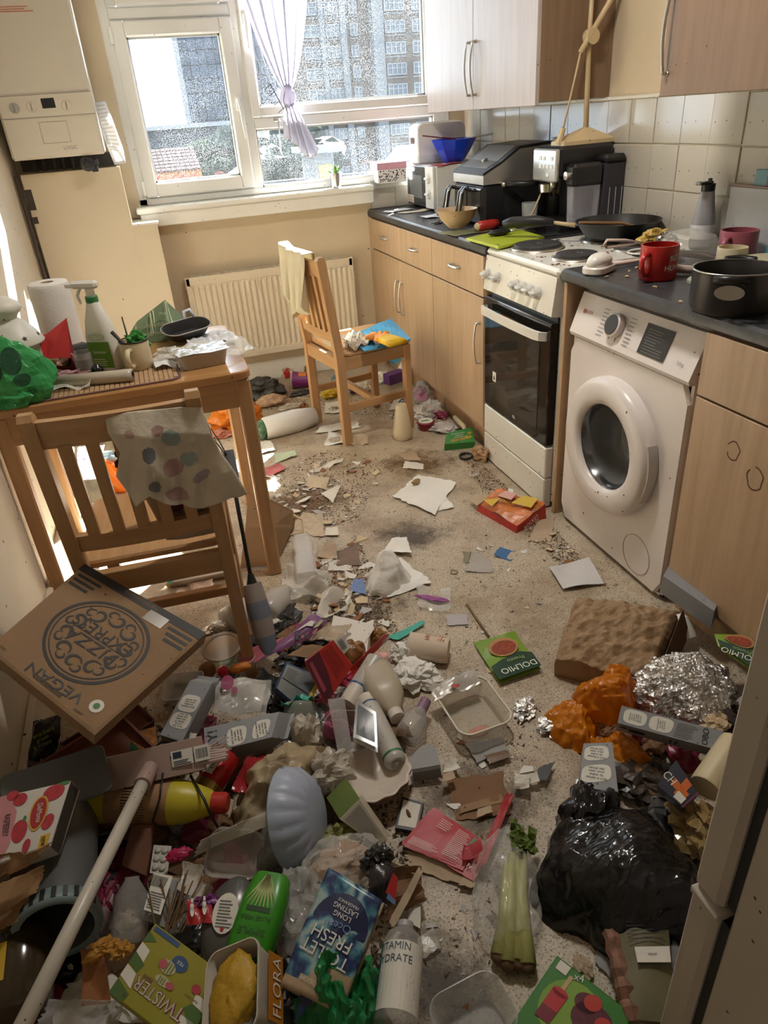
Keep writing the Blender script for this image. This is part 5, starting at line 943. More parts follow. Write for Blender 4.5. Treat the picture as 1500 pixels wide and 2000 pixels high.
solo('black_stopper', 'small round black cap by the end of the cling film tube', 'cap', xf(lathe([(0, 0), (.017, 0), (.018, .012), (.01, .02), (0, .02)], 20), (0, 0, .018), (pi/2, 0, .3)), mat('gloss_black', 0), (-1.497, -1.955, ZB+.001), smooth=.6)
solo('orange_packet', 'orange crumpled packet beside the kitchen roll', 'packet', blob(.07, .05, .06, .3, 2, 14, 14), mat('packet_orange', (.55, .20, .02), .3), (-1.515, -1.79, ZB+.001)); solo('purple_wrapper', 'pinkish crumpled wrapper under the red gift bag', 'wrapper', blob(.12, .05, .035, .35, 3, 14, 24), mat('wrapper_pink', (.36, .20, .22), .3), (-1.59, -1.97, ZB+.001))
# ================================================================ cloths and things on the chairs
def drape(px, y, n=84, m=72, amp=.030, seed=1):
    "hanging cloth from a grid of pixel control points lying about the plane y"
    R0 = np.array([[[*at(u, v, y=yy)] for u, v, yy in row] for row in px]); U = np.linspace(0, 1, n); Vv = np.linspace(0, 1, m); out = np.zeros((n, m, 3)); c0 = np.linspace(0, 1, R0.shape[1]); r0 = np.linspace(0, 1, R0.shape[0])
    for k in range(3):
        T = np.array([np.interp(U, c0, row) for row in R0[:, :, k]]); out[:, :, k] = np.array([np.interp(Vv, r0, T[:, i]) for i in range(n)])
    h = (folds(out.reshape(-1, 3)*np.array([1, .2, .35]), 8, 11, seed)+.4*folds(out.reshape(-1, 3)*np.array([1, .2, .6]), 9, 26, seed+3)).reshape(n, m); w = np.linspace(0, 1, m)[None, :]**.7
    out[:, :, 1] += amp*h*w; out[:, :, 2] += amp*.3*h*w; return out
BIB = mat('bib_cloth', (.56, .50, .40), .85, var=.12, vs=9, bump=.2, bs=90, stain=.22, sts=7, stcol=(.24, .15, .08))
yb_ = -2.675
Pb = drape([[(207, 818, -2.652), (250, 805, -2.655), (305, 800, -2.66), (350, 795, -2.66), (393, 795, -2.66)],
            [(212, 850, -2.67), (262, 850, -2.685), (305, 850, -2.69), (360, 850, -2.69), (412, 850, -2.69)],
            [(236, 890, -2.68), (270, 900, -2.69), (312, 905, -2.70), (370, 900, -2.70), (430, 882, -2.70)],
            [(228, 935, -2.68), (275, 945, -2.69), (318, 950, -2.70), (380, 950, -2.71), (455, 915, -2.72)],
            [(265, 977, -2.68), (290, 957, -2.69), (345, 980, -2.70), (400, 994, -2.71), (482, 958, -2.73)]], yb_, seed=4)
bib = thing('stained_bib', 'stained cream cloth bib printed with sheep draped over the near chair back', 'cloth', (0, 0, 0))
nU, nV = Pb.shape[:2]; V, F = sheet(Pb, .002); fm_ = {}
PR = [((.62, .30), .085, 'teal'), ((.50, .22), .06, 'rose'), ((.60, .58), .09, 'rose'), ((.74, .52), .075, 'teal'), ((.38, .42), .075, 'slate'), ((.56, .86), .10, 'rose'), ((.80, .72), .06, 'lilac'), ((.40, .72), .07, 'slate'), ((.20, .25), .05, 'rose')]
PC = {'teal': (.30, .36, .34), 'rose': (.42, .27, .25), 'slate': (.17, .18, .20), 'lilac': (.33, .28, .31)}
groups = {}
for q in F:
    c = q[0]; c = c % (nU*nV); uu, vv = (c//nV)/(nU-1), (c % nV)/(nV-1); k = 'base'
    for (a, b), r, col in PR:
        if (uu-a)**2+((vv-b)*1.1)**2 < r*r: k = col
    groups.setdefault(k, []).append(q)
part('cloth', [((V, f) if i == 0 else (V, f), BIB if k == 'base' else mat('bib_'+k, PC[k], .85, var=.15, vs=20, bump=.2, bs=90)) for i, (k, f) in enumerate(groups.items())], None, bib, True)
Pk = drape([[(207, 818, -2.64), (300, 800, -2.64), (393, 795, -2.64)], [(230, 870, -2.605), (320, 860, -2.605), (415, 850, -2.60)], [(300, 1000, -2.575), (345, 1030, -2.575), (430, 1010, -2.575)], [(325, 1052, -2.57), (365, 1050, -2.57), (430, 1040, -2.57)]], 0, 18, 16, .006, 8)
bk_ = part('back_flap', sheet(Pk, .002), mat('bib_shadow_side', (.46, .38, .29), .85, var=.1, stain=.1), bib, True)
def sheep(u, v, s, m): p = at(u, v, y=-2.592); q = np.random.RandomState(int(u)); return part('sheep_print', xf(join(prism([(s*(1+.13*(k % 2))*math.cos(k*pi/8), s*.8*(1+.13*(k % 2))*math.sin(k*pi/8)) for k in range(16)], 0, .001), *[rect(x*s-.0015, -s*1.15, x*s+.0015, -s*.7, .0005) for x in (-.5, -.1, .2, .5)]), tuple(p), (pi/2, 0, 0)), m, bk_)
sheep(352, 1022, .020, mat('print_red', (.35, .03, .03), .8)); sheep(405, 1010, .022, mat('print_teal', (.03, .09, .10), .8)); sheep(345, 990, .016, mat('print_rust', (.12, .03, .02), .8))
sheep(240, 905, .018, mat('print_plum', (.07, .03, .05), .8)); sheep(238, 885, .016, mat('print_teal', 0))
CRC = mat('cream_muslin', (.66, .60, .44), .85, tl=.2, var=.05, bump=.2, bs=80)
cc_ = thing('cream_cloth', 'cream muslin cloth hung over the far post of the far chair', 'cloth', (-.40, -.965, 0), .19)
n, m = 22, 30; P = np.zeros((n, m, 3)); yy = np.linspace(.20, -.10, n)
for i in range(n):
    for j in range(m):
        s = j/(m-1); lo = .66+.03*math.sin(i*.6)-.05*math.sin(i/21*pi); li = .66-.22*(i/(n-1))
        if s < .5: t_ = s/.5; z = lo+(.872-lo)*t_; x = -.268-.012*(1-t_)-.022*math.sin(i*1.05+z*7)*(.25+(1-t_))
        else: t_ = (s-.5)/.5; z = .872-(.872-li)*t_; x = -.222+.035*t_+.018*math.sin(i*1.1+z*8)*(t_)
        if .44 < s < .56: z = .872+.006*math.cos((s-.5)*26)
        P[i, j] = (x, yy[i]*(1-.25*abs(1-2*s)**2 if s < .5 else 1), z+(.02*max(0, 1-i/5.)))
part('cloth', sheet(P, .002), CRC, cc_, True)
bl = thing('blue_bag', 'bright blue folded plastic bag on the seat of the far chair', 'bag', (0, 0, 0))
BLU = mat('bag_blue', (.035, .30, .58), .35, bump=.25, bs=30); zz = .449
c4 = [at(u, v, z=zz+.01) for u, v in ((683, 655), (763, 622), (803, 664), (778, 690), (712, 688))]; ct_ = sum(c4, Vector())/5
n_ = 14; P = np.zeros((n_, n_, 3))
for i in range(n_):
    for j in range(n_):
        a, b = i/(n_-1), j/(n_-1); p = (c4[0]*(1-a)+c4[1]*a)*(1-b)+(c4[4]*(1-a)+c4[2]*a)*b; P[i, j] = (p.x, p.y, zz+.005+.02*math.sin(a*pi)*math.sin(b*pi)+.006*b)
P[:, :, 2] += .004*folds(P.reshape(-1, 3), 8, 14, 3).reshape(n_, n_); part('panel', sheet(P, .004), BLU, bl)
o = part('print', xf(join(lines(-.05, -.012, .05, .012, 2, 0, .6, 3), xf(flat(ellipse(.035, .012, 16)), (.0, -.03, 0))), (ct_.x-.02, ct_.y-.01, zz+.036), (.05, 0, .1)), mat('bag_print_white', (.72, .76, .80), .5), bl)
part('hanging_corner', sheet(np.array([[tuple(at(u, v, x=-.215)) for u, v in r] for r in ([(745, 690), (768, 700), (792, 690)], [(757, 702), (768, 712), (786, 702)], [(768, 708), (772, 713), (778, 708)])]), .003), BLU, bl)
gl_ = thing('rubber_glove', 'yellow and orange rubber glove lying on the blue bag', 'glove', (*at(757, 668, z=zz+.04).xy, zz+.036), -1.25); YEL = mat('rubber_yellow', (.72, .45, .01), .45); ORG = mat('rubber_orange', (.72, .27, .04), .5)
part('palm', xf(blob(.09, .085, .032, .08, 2, 14, 6, .4), (-.04, 0, 0)), ORG, gl_, True)
for k, (a, l) in enumerate(((-.9, .045), (-.45, .055), (0, .062), (.45, .055), (1.1, .042))): part('finger', tube([(-.06, .012*(k-2), .014), (-.06-l*.6*math.cos(a), .012*(k-2)+l*.6*math.sin(a), .022), (-.06-l*math.cos(a), .012*(k-2)+l*math.sin(a), .018)], [.012, .012, .008], 8), ORG, gl_, True)
part('cuff', xf(loft([np.c_[np.full(20, x), np.array(rrect(w, h, h*.45, 4))[:, 0], np.array(rrect(w, h, h*.45, 4))[:, 1]+h/2+.002] for x, w, h in ((-.02, .075, .03), (.03, .09, .026), (.075, .10, .022))]), (0, 0, 0)), YEL, gl_, True)
solo('newspaper_scrap', 'crumpled printed paper on the seat at the foot of the far chair back', 'paper', crumple(.13, .10, .02, 16, seed=21), mat('newsprint', (.62, .56, .48), .8, speck=.5, ss=70, sr=.25, scol=(.12, .08, .07)), (*at(700, 678, z=.45).xy, .449), .3); solo('paper_scrap', 'white crumpled scrap on the far chair seat beside its back post', 'paper', crumple(.09, .06, .02, 12, seed=22), mat('paper_white', 0), (*at(684, 672, z=.45).xy, .449), .8)
BLK = mat('print_black', (.015, .014, .013), .6); WHT = mat('print_offwhite', (.66, .64, .58), .6); GRYT = mat('print_grey', (.16, .16, .16), .6)
KR = mat('brown_kraft', (.27, .165, .085), .8, var=.12, vs=8, bump=.15, bs=70, stain=.06, speck=.1, ss=45); KRD = mat('brown_card_dark', (.20, .105, .05), .8, var=.15, vs=8, stain=.1)
CARD = mat('torn_card', (.42, .32, .22), .85, var=.1, stain=.1); PAPW = mat('dirty_white_paper', (.66, .63, .56), .8, var=.06, vs=10, bump=.25, bs=120, stain=.06, stcol=(.35, .25, .13))
FOIL = mat('kitchen_foil', (.62, .61, .59), .22, .95, var=.2, vs=18, stain=.06, sts=10, stcol=(.12, .07, .04), bump=.5, bs=60)
CLB = mat('brownish_film', (.45, .35, .24), .22, alpha=.55, bump=.4, bs=30, stain=.15, stcol=(.2, .1, .04)); CLG = mat('clear_grey_plastic', (.55, .55, .53), .1, alpha=.30); DKP = mat('dark_film', (.04, .038, .036), .22, bump=.4, bs=30)
GREYC = mat('carton_grey', (.24, .25, .265), .45, var=.05, speck=.1, ss=50); CARTW = mat('carton_white', (.58, .56, .52), .5, var=.05)
def carton(label, c, h, bubbles, face2=True, sd=1, gable=True):
    "milk carton lying on its side: top face quad c, base at the p0-p3 end, gable at the p1-p2 end"
    o, L = Q('oat_drink_carton', label, 'carton', c); P = L.copy(); P[:, 2] = 0
    a = P[[0, 3]]; b = P[[1, 2]]; low = lambda q: q+np.array([0, 0, -h])
    ring0 = np.array([low(a[0]), low(a[1]), a[1], a[0]]); ring1 = np.array([low(b[0]), low(b[1]), b[1], b[0]])
    ax_ = ((b-a).mean(0)); ax_ = ax_/np.linalg.norm(ax_); cc = ring1.mean(0)+ax_*h*.42; dz = np.array([0, 0, h*.08])
    rg = np.array([(ring1[0]+ring1[3])/2-dz, (ring1[1]+ring1[2])/2-dz, (ring1[1]+ring1[2])/2+dz, (ring1[0]+ring1[3])/2+dz])+ax_*h*.45
    part('body', loft([ring0, ring1]), GREYC, o)
    if gable: part('gable', loft([ring1*.999, rg, rg+ax_*h*.16]), GREYC, o)
    part('speech_bubble', join(*[(lambda V: (V, [tuple(range(len(V)))]))(np.c_[bil(L, [s+rs*math.copysign(abs(math.cos(t))**.6, math.cos(t)) for t in np.linspace(0, 2*pi, 25)[:-1]], [tt+rt*math.copysign(abs(math.sin(t))**.6, math.sin(t)) for t in np.linspace(0, 2*pi, 25)[:-1]])[:, :2], np.full(24, .0007)]) for s, tt, rs, rt in bubbles]), WHT, o)
    H = np.linalg.norm(L[3]-L[0]); W_ = np.linalg.norm(L[1]-L[0])
    for s, tt, rs, rt in bubbles:
        p = bil(L, s, tt); part('lettering', xf(words('Sure, but\nisn\'t it\nbetter if\nwe make\noat drink\nfor you?' if s < .35 else 'Isn\'t it better\nto make\nyour own\noat drink?', min(H*.115, W_*rs*.42), 1, sp=.95), (p[0], p[1], .0014), (0, 0, pi/2)), BLK, o)
    return o, L
# ================================================================ near left heap
c_ = [(402, 1240, .378), (165, 1098, .52), (-25, 1270, .489), (185, 1432, .383)]
pz, L = Q('pizza_box', 'large brown pizza box with round black swirl logo tilted against the near chair', 'pizza box', c_)
Wd = np.linalg.norm(L[1]-L[0]); qbox(pz, 'lid', L, .038, KR, .002); sq_ = np.array([[-1, -1], [1, -1], [1, 1], [-1, 1]])*Wd/2; Lq = np.c_[sq_, np.zeros(4)]
qdec(pz, 'black_band', L, [(.0, .0, 1, .075), (.03, .10, .22, .125), (.03, .15, .20, .175), (.03, .20, .18, .225), (.78, .10, .97, .125), (.80, .15, .97, .175), (.82, .20, .97, .225)], BLK)
def ringp_(r0, r1, cx=.5, cy=.50, n=48):
    a = np.linspace(0, 2*pi, n+1)[:-1]; V = np.concatenate([bil(L, cx+r*np.cos(a), cy+r*np.sin(a)) for r in (r0, r1)]); V[:, 2] = .0009; return V, [(i, (i+1) % n, n+(i+1) % n, n+i) for i in range(n)]
def swirl(cx, cy, r, a0, a1, w=.012, k=.25, n=16):
    a = np.linspace(a0, a1, n); rr = r*np.linspace(1, k, n); ww = w*np.sin(np.linspace(.35, pi-.1, n)); I = np.c_[cx+(rr-ww)*np.cos(a), cy+(rr-ww)*np.sin(a)]; O = np.c_[cx+(rr+ww)*np.cos(a), cy+(rr+ww)*np.sin(a)]
    V = np.concatenate([bil(L, I[:, 0], I[:, 1]), bil(L, O[:, 0], O[:, 1])]); V[:, 2] = .0009; return V, [(i, i+1, n+i+1, n+i) for i in range(n-1)]
sw = [ringp_(.325, .347), ringp_(.300, .309)]
for k in range(10):
    a = 2*pi*k/10+.3; cx, cy = .5+.222*math.cos(a), .5+.222*math.sin(a)
    if abs(math.sin(a)) > .28: sw += [swirl(cx, cy, .066, a+2, a+7.5, .011), swirl(cx+.055*math.cos(a+1.4), cy+.055*math.sin(a+1.4), .045, a-1, a+3.6, .008)]
part('logo_print', join(*sw), BLK, pz); qtxt(pz, L, [('PIZZA', .5, .545, .125, 0, 1.2), ('EXPRESS', .5, .43, .125, 0, 1.0)], BLK); qdec(pz, 'logo_line', L, [(.27, .484, .73, .490)], BLK)
qtxt(pz, L, [('VEGAN', .47, .90, .10, .03, 1.3)], mat('marker_ink', (.01, .01, .012), .5), .0014, 'handwriting'); qlines(pz, L, .36, .93, .66, .965, 3, BLK, 3); qtxt(pz, L, [('PIZZA', .93, .93, .022), ('DIDIER', .2, .955, .022)], BLK)
qdec(pz, 'sticker', L, [('e', .14, .86, .047, .047)], WHT, .001); qdec(pz, 'sticker_leaf', L, [('e', .14, .86, .022, .022)], mat('leaf_green', (.06, .20, .05), .6), .0014); qdec(pz, 'clear_tape', L, [(.25, .06, .40, .16)], mat('tape', (.4, .36, .28), .2, alpha=.5), .0016)
qtxt(pz, L, [('sugopizzanapoli', .5, .035, .05, 0, .9)], mat('kraft_print', (.20, .12, .06), .7))
solo('torn_pizza_carton', 'open underside flap of brown pizza box behind the tilted lid', 'pizza box', loft([np.array([(x, y, z) for x, y in ((-.15, -.13), (.15, -.13), (.15, .13), (-.15, .13))]) for z in (-.0, .03)]), KRD, (-1.62, -2.72, .33), .75, rot=(.30, -.22, .70))
# terracotta tray, black pouch
tc = thing('terracotta_tray', 'rust brown square plant tray half under the broom head', 'tray', (*at(180, 1490, z=.12).xy, .10), rot=(.30, .1, .62)); part('tray', rvessel(.24, .15, .01, [(0, .9), (.03, 1.0), (.034, 1.0)], .006, 2), mat('terracotta', (.17, .055, .025), .7, var=.15, stain=.1), tc)
solo('rust_box_lid', 'dark rust coloured box lid lying behind the terracotta tray', 'lid', rvessel(.20, .12, .008, [(0, .95), (.02, 1)], .004, 2), mat('terracotta_dark', (.10, .03, .015), .7), at(215, 1440, z=.06), .5)
pu, L = Q('black_pouch', 'crumpled black and silver snack pouch below the pizza box at the left wall', 'pouch', [(52, 1500, .12), (118, 1470, .12), (118, 1395, .18), (66, 1410, .18)]); qsheet(pu, 'front', L, mat('pouch_black', (.012, .016, .012), .25, bump=.3), .012, .002, 16, 5, 26, .02); qsheet(pu, 'back', L, FOIL, .012, .002, 14, 8, 26, -.02, .15); qtxt(pu, L, [('snackers', .5, .62, .13, .1), ('green', .5, .48, .12, .1), ('& crispy', .5, .34, .12, .1)], mat('pouch_yellow', (.25, .30, .05), .5), .034)
B('silver_wrapper', 'silver crumpled wrapper end at the left wall below the black pouch', 'wrapper', 68, 1525, .08, .07, .05, .07, FOIL, .35, 3, 12)
# grey tub + fruit box + brown paper
gb_, L_ = CY('grey_tub', 'dark grey plastic tub on its side under the fruit box', 'tub', 140, 1545, .13, 112, 1815, .15); part('tub', vessel([(.05, 0), (.056, .01), (.064, L_*.9), (.066, L_)], .004, 32), mat('tub_grey', (.10, .105, .105), .4, var=.1, stain=.05), gb_, .6)
rim_ = part('rim', lathe([(.064, L_-.03), (.073, L_-.03), (.077, L_-.008), (.073, L_+.004), (.062, L_)], 32, False, False), mat('rim_blue_grey', (.16, .22, .23), .45), gb_, True); part('slot', join(*[xf(box(-.004, .004, -.0015, .0015, -.011, .011), (.0755*math.cos(a), .0755*math.sin(a), L_-.016), (0, 0, a+pi/2)) for a in np.arange(.4, 2.8, .25)]), BLACK, rim_)
solo('grey_crate_side', 'flat dark grey plastic panel propped behind the fruit box', 'panel', prism(rrect(.20, .12, .015), 0, .008, .002), mat('tub_grey', 0), (*at(110, 1530, z=.24).xy, .235), -.12, rot=(.15, .1, .18))
o, L = Q('fruit_pot_box', 'white fruit snack box with raspberries lying on the grey tub at the left edge', 'box', [(-62, 1572, .30), (-58, 1705, .265), (98, 1652, .27), (137, 1524, .31)])
qbox(o, 'box', L, .05, CARTW); qdec(o, 'pink_panel', L, [[(.0, .0), (1, 0), (1, .36), (.75, .47), (.3, .5), (.0, .40)]], mat('print_pink', (.50, .22, .24), .5)); RAS = mat('raspberry', (.42, .035, .05), .5, var=.3, vs=80)
qdec(o, 'raspberry_print', L, [('e', .14, .86, .13, .11), ('e', .12, .52, .10, .07), ('e', .62, .56, .17, .09), ('e', .60, .88, .12, .07), ('e', .88, .68, .10, .05), ('e', .03, .44, .08, .06)], RAS, .0012); qdec(o, 'leaf_print', L, [('e', .02, .95, .03, .05), ('e', .45, .60, .05, .02)], mat('leaf_green', 0), .0014)
qdec(o, 'logo_shield', L, [('e', .42, .745, .27, .10)], mat('print_gold', (.55, .36, .06), .5), .0016); qdec(o, 'logo_shield_red', L, [('e', .42, .745, .24, .082)], mat('print_red', 0), .002); qtxt(o, L, [('DelMonte', .42, .755, .075, 0, .62)], WHT, .0026)
qtxt(o, L, [('RASPBERRY', .47, .40, .085, 0, .50), ('& VANILLA', .47, .29, .085, 0, .50)], BLK, .0018); qdec(o, 'new_tag', L, [(.80, .84, 1, .96)], mat('print_yellow', (.55, .36, .03), .5), .0014); qtxt(o, L, [('new', .9, .9, .09, 0, .6)], BLK, .002)
P = L.copy(); e = P[[3, 2]]; part('end_hole', loft([np.array([e[0]+(.0006, 0, -.004), e[1]+(.0006, 0, -.004), e[1]+(.0006, 0, -.046), e[0]+(.0006, 0, -.046)]), np.array([e[0]+(.001, 0, -.004), e[1]+(.001, 0, -.004), e[1]+(.001, 0, -.046), e[0]+(.001, 0, -.046)])]), mat('dark_hole', 0), o)
for i, c in enumerate(([(-40, 1735, .24), (60, 1690, .26), (103, 1650, .29), (-20, 1680, .28)], [(-40, 1810, .22), (70, 1745, .24), (85, 1690, .27), (-40, 1740, .26)], [(-30, 1830, .2), (60, 1790, .2), (88, 1738, .22), (-30, 1770, .22)])):
    S('brown_paper', ('torn brown paper bag piece with a pink stripe under the fruit box', 'crumpled brown paper bag piece in the middle at the left edge', 'lowest torn brown paper bag piece at the left edge above the jar')[i], 'paper', c, mat('kraft_paper', (.29, .165, .075), .7, var=.12, bump=.2, bs=40, stain=.05), amp=.012, n=18, seed=60+i, rag=.14, freq=22)
jb, L_ = CY('brown_jar', 'dark brown jar with yellow label on its side in the bottom left corner', 'jar', 30, 1985, .10, 45, 1810, .13); part('jar', lathe([(0, 0), (.05, 0), (.058, .015), (.058, L_-.03), (.04, L_), (0, L_)], 28), mat('jar_brown', (.045, .03, .015), .15, var=.3), jb, .6); part('label', wrap(rect(-.03, .04, .03, .10, .0006, 8), .0583, pi*.32), mat('print_yellow', 0), jb)
o, L = Q('orange_card', 'crumpled orange brown cardboard piece beside the broom pole', 'card', [(160, 1965, .10), (212, 1960, .10), (205, 1850, .14), (155, 1855, .14)]); qsheet(o, 'card', L, mat('card_orange', (.30, .12, .045), .8, var=.2, stain=.15), .012, .002, 14, 5, 20)
B('orange_peel', 'shrivelled orange peel on the torn corner of the lolly box', 'peel', 200, 1860, .13, .05, .03, .025, mat('peel', (.45, .22, .03), .7, var=.3), .3, 3, 12); B('orange_peel', 'small dry orange crumb beside the broom pole', 'peel', 238, 1862, .13, .035, .03, .025, mat('peel', 0), .3, 3, 10)
S('clear_wrapper', 'clear crumpled film on the bottom edge left of the lolly box', 'film', [(70, 2010, .09), (235, 2010, .09), (240, 1955, .11), (90, 1950, .11)], CLG, amp=.014, n=20, freq=26)
# broom
br = thing('broom', 'pinkish grey broom with splayed bristles and long white pole lying on the heap', 'broom', (0, 0, 0)); a, b = at(200, 1512, z=.20), at(398, 1473, z=.19); d = (b-a); yaw = math.atan2(d.y, d.x); BRM = mat('broom_pink', (.34, .24, .21), .45, speck=.15, ss=50, sr=.1)
hd = thing('x', 'x', 'x'); bpy.data.objects.remove(hd); ctr = (a+b)/2; hl = d.length/2
hp_ = part('head', xf(join(loft([np.array([(x, y, z) for y, z in ((-.036, -.012), (.036, -.012), (.034, .010+.006*(1-(x/hl)**2)), (-.034, .010+.006*(1-(x/hl)**2)))]) for x in np.linspace(-hl, hl, 9)])), tuple(ctr), (.75, 0, yaw)), BRM, br, .5)
pa_, pb2 = at(284, 1520, z=.215), at(36, 2020, z=.33); dv = (pb2-pa_).normalized(); part('socket', tube([tuple(pa_-dv*.035), tuple(pa_+dv*.02)], [.016, .018], 16), BRM, br, .6); part('pole', tube([tuple(pa_+dv*.015), tuple(pb2)], .0128, 16), mat('pole_white', (.52, .49, .43), .35, speck=.12, ss=70, sr=.12), br, True)
part('label', xf(join(rect(.04, -.016, .085, .016, .0185), rect(.088, -.016, .12, .016, .0185)), tuple(ctr), (.75, 0, yaw)), WHT, br); part('barcode', xf(join(bars(.092, -.010, .117, .010, 12, .0192), rect(.044, .0, .062, .013, .0192), lines(.044, -.014, .08, -.003, 3, .0192)), tuple(ctr), (.75, 0, yaw)), mat('print_navy', (.02, .03, .07), .6), br)
g = []; q = np.random.RandomState(5)
for i in range(170):
    s = q.rand(); p = a+d*(s*.96+.02); o_ = Vector((q.normal()*.012, q.normal()*.008, -.012)); tip = p+o_+Vector((.05*(s-.35)+q.normal()*.012, .062+q.normal()*.014, -.05+q.normal()*.008)) if s < .9 else p+o_+Vector((.055+q.normal()*.01, .01+.05*q.rand(), -.005-.03*q.rand())); g.append(tube([tuple(p+o_*.5), tuple(tip)], .0016, 4, False))
o = part('bristles', join(*g), mat('bristle_pink', (.38, .28, .25), .6), br); o['kind'] = 'stuff'
g = [tube([tuple(b+Vector((-.012, .0, -.004))+Vector((0, .008*k-.02, 0))), tuple(b+Vector((.045+.004*(k % 2), .012*k-.03, -.006*k)))], [.004, .005], 6) for k in range(7)]; part('end_tufts', join(*g), mat('bristle_pink', 0), br)
# yellow bottle
o, L_ = CY('yellow_cleaner_bottle', 'yellow cleaning bottle with brown label and red cap lying under the broom pole', 'bottle', 176, 1562, .135, 430, 1568, .125); R_ = .046
part('bottle', lathe([(0, 0), (R_*.9, 0), (R_, .008), (R_, L_*.66), (R_*.92, L_*.76), (.026, L_*.93), (.02, L_*.95)], 32), mat('bottle_yellow', (.47, .40, .02), .4, var=.08, stain=.04), o, .5); part('cap', lathe([(0, L_*.94), (.022, L_*.94), (.022, L_*1.04), (.018, L_*1.06), (0, L_*1.06)], 20), mat('cap_red', (.42, .025, .015), .4), o, .6)
lb_ = part('label', lathe([(R_+.0006, L_*.17), (R_+.0006, L_*.64)], 32, False, False), mat('label_brown', (.30, .17, .08), .6, var=.2, vs=30), o, True); part('small_print', wrap(join(*[xf(lines(-.028, -.035, .028, .035, 12, .0012, .35, k), (x, L_*.40, 0), (0, 0, pi/2)) for k, x in enumerate((-.035, .0, .035))]+[xf(words('5.01', .016, 1), (-.03, L_*.25, .0015), (0, 0, pi/2))]), R_, pi*.55), mat('print_darkbrown', (.06, .03, .015), .6), lb_)
solo('black_cable', 'thin black cord looped across the yellow bottle', 'cord', tube([tuple(at(*p)) for p in ((318, 1510, .19), (312, 1560, .19), (298, 1605, .13), (330, 1625, .06), (375, 1655, .05))], .0022, 6), BLACK, smooth=True); solo('black_cable', 'thin black cord lying past the red bottle cap towards the punnet', 'cord', tube([tuple(at(*p)) for p in ((372, 1515, .16), (398, 1560, .17), (412, 1592, .14), (428, 1620, .06))], .003, 6), BLACK, smooth=True)
# strap, plastics
S('terracotta_strip', 'flat rust coloured plastic strip standing left of the broom pole', 'panel', [(238, 1690, .10), (285, 1710, .10), (300, 1612, .12), (258, 1610, .12)], mat('leather_brown', (.13, .05, .025), .5, var=.15), amp=.001, n=6, rag=0, t=.008)
o, L_ = CY('clear_bottle', 'clear squashed plastic bottle standing in the heap right of the broom pole', 'bottle', 252, 1842, .06, 258, 1712, .12); part('bottle', xf(lathe([(0, 0), (.03, 0), (.034, .01), (.033, L_*.7), (.014, L_*.95), (.014, L_)], 18, True, False), sc=(1, .7, 1)), CLG, o, True)
o, L = Q('pill_blister', 'white blister pack with six round pockets', 'blister pack', [(292, 1705, .10), (326, 1710, .10), (335, 1652, .10), (300, 1650, .10)]); qbox(o, 'card', L, .002, mat('blister_white', (.46, .44, .40), .4), .0004); bm_ = mesh('pocket', blob(.014, .014, .006, .02, 1, 8, 1, .5), mat('blister_white', 0), True)
for i in range(2):
    for j in range(3): p = bil(L, .3+.4*i, .2+.3*j); put('pocket', bm_, o, (p[0], p[1], 0))
o, L = Q('barcode_packet', 'clear snack packet showing a white barcode label', 'packet', [(278, 1795, .11), (322, 1810, .11), (352, 1715, .12), (302, 1705, .12)]); qsheet(o, 'packet', L, CLG, .006, .002, 14, 3, 20, .01); qdec(o, 'label', L, [(.12, .12, .85, .92)], WHT, .018); part('barcode', xf(bars(-.016, -.010, .016, .010, 16), tuple(bil(L, .4, .75)+np.array([0, 0, .019])), (0, 0, .0)), BLK, o); qlines(o, L, .2, .18, .8, .55, 7, GRYT, 2, .019)
g = []; q = np.random.RandomState(9)
for i in range(16): x, y = q.normal()*.01, q.normal()*.01; g.append(tube([(x, y, 0), (x*2+q.normal()*.02, .05+q.rand()*.05, .015+q.rand()*.02)], .0014, 4))
o = solo('dry_grass_tuft', 'tuft of dry brown stalks right of the barcode packet', 'stalks', join(*g), mat('dry_stalk', (.17, .10, .045), .7), at(330, 1815, z=.12), -.5); o['kind'] = 'stuff'
for i, (u, v, a) in enumerate(((378, 1782, .1), (402, 1778, -.15))):
    c = [(u-14, v+22), (u+13, v+24), (u+12, v-24), (u-13, v-25)]; o, L = Q('sauce_sachet', ('left one of two red sauce sachets beside the grey bottle', 'right one of two red sauce sachets touching the grey bottle')[i], 'sachet', c, .13); qsheet(o, 'sachet', L, mat('sachet_red', (.40, .02, .025), .3), .003, .002, 10, 4+i, 26, .006); qdec(o, 'bottle_print', L, [('e', .5, .45, .16, .3), (.42, .7, .58, .92)], WHT, .011); qtxt(o, L, [('57', .5, .45, .2)], BLK, .013)
B('purple_wrapper', 'small crumpled purple wrapper above the red sachets', 'wrapper', 405, 1768, .12, .05, .03, .02, mat('foil_purple', (.14, .02, .14), .3), .3, 3, 10); B('pink_wrapper', 'bright pink wrapper corner by the clear punnet', 'wrapper', 352, 1672, .13, .045, .025, .018, mat('foil_pink', (.35, .01, .07), .35), .2, 3, 10); S('clear_sachet', 'twisted clear film above the red sachets', 'film', [(345, 1740, .12), (395, 1760, .12), (400, 1690, .14), (355, 1680, .14)], CLR2, amp=.01, n=14, freq=26)
o, L = Q('grey_soap_bottle', 'smoky grey bottle with pale oval label', 'bottle', [(395, 1850, .10), (470, 1860, .10), (492, 1745, .12), (420, 1740, .12)]); c_p = blob(.10, .16, .05, .02, 1, 20, 3, .3); part('bottle', xf(c_p, (0, -.0, -.03)), mat('smoky_plastic', (.10, .10, .095), .25, alpha=.85), o, True); qdec(o, 'label', L, [('e', .5, .55, .33, .36)], WHT, .0215); qlines(o, L, .30, .30, .72, .80, 9, GRYT, 4, .0225); qdec(o, 'red_mark', L, [('e', .5, .27, .05, .04)], mat('print_red', 0), .0225)
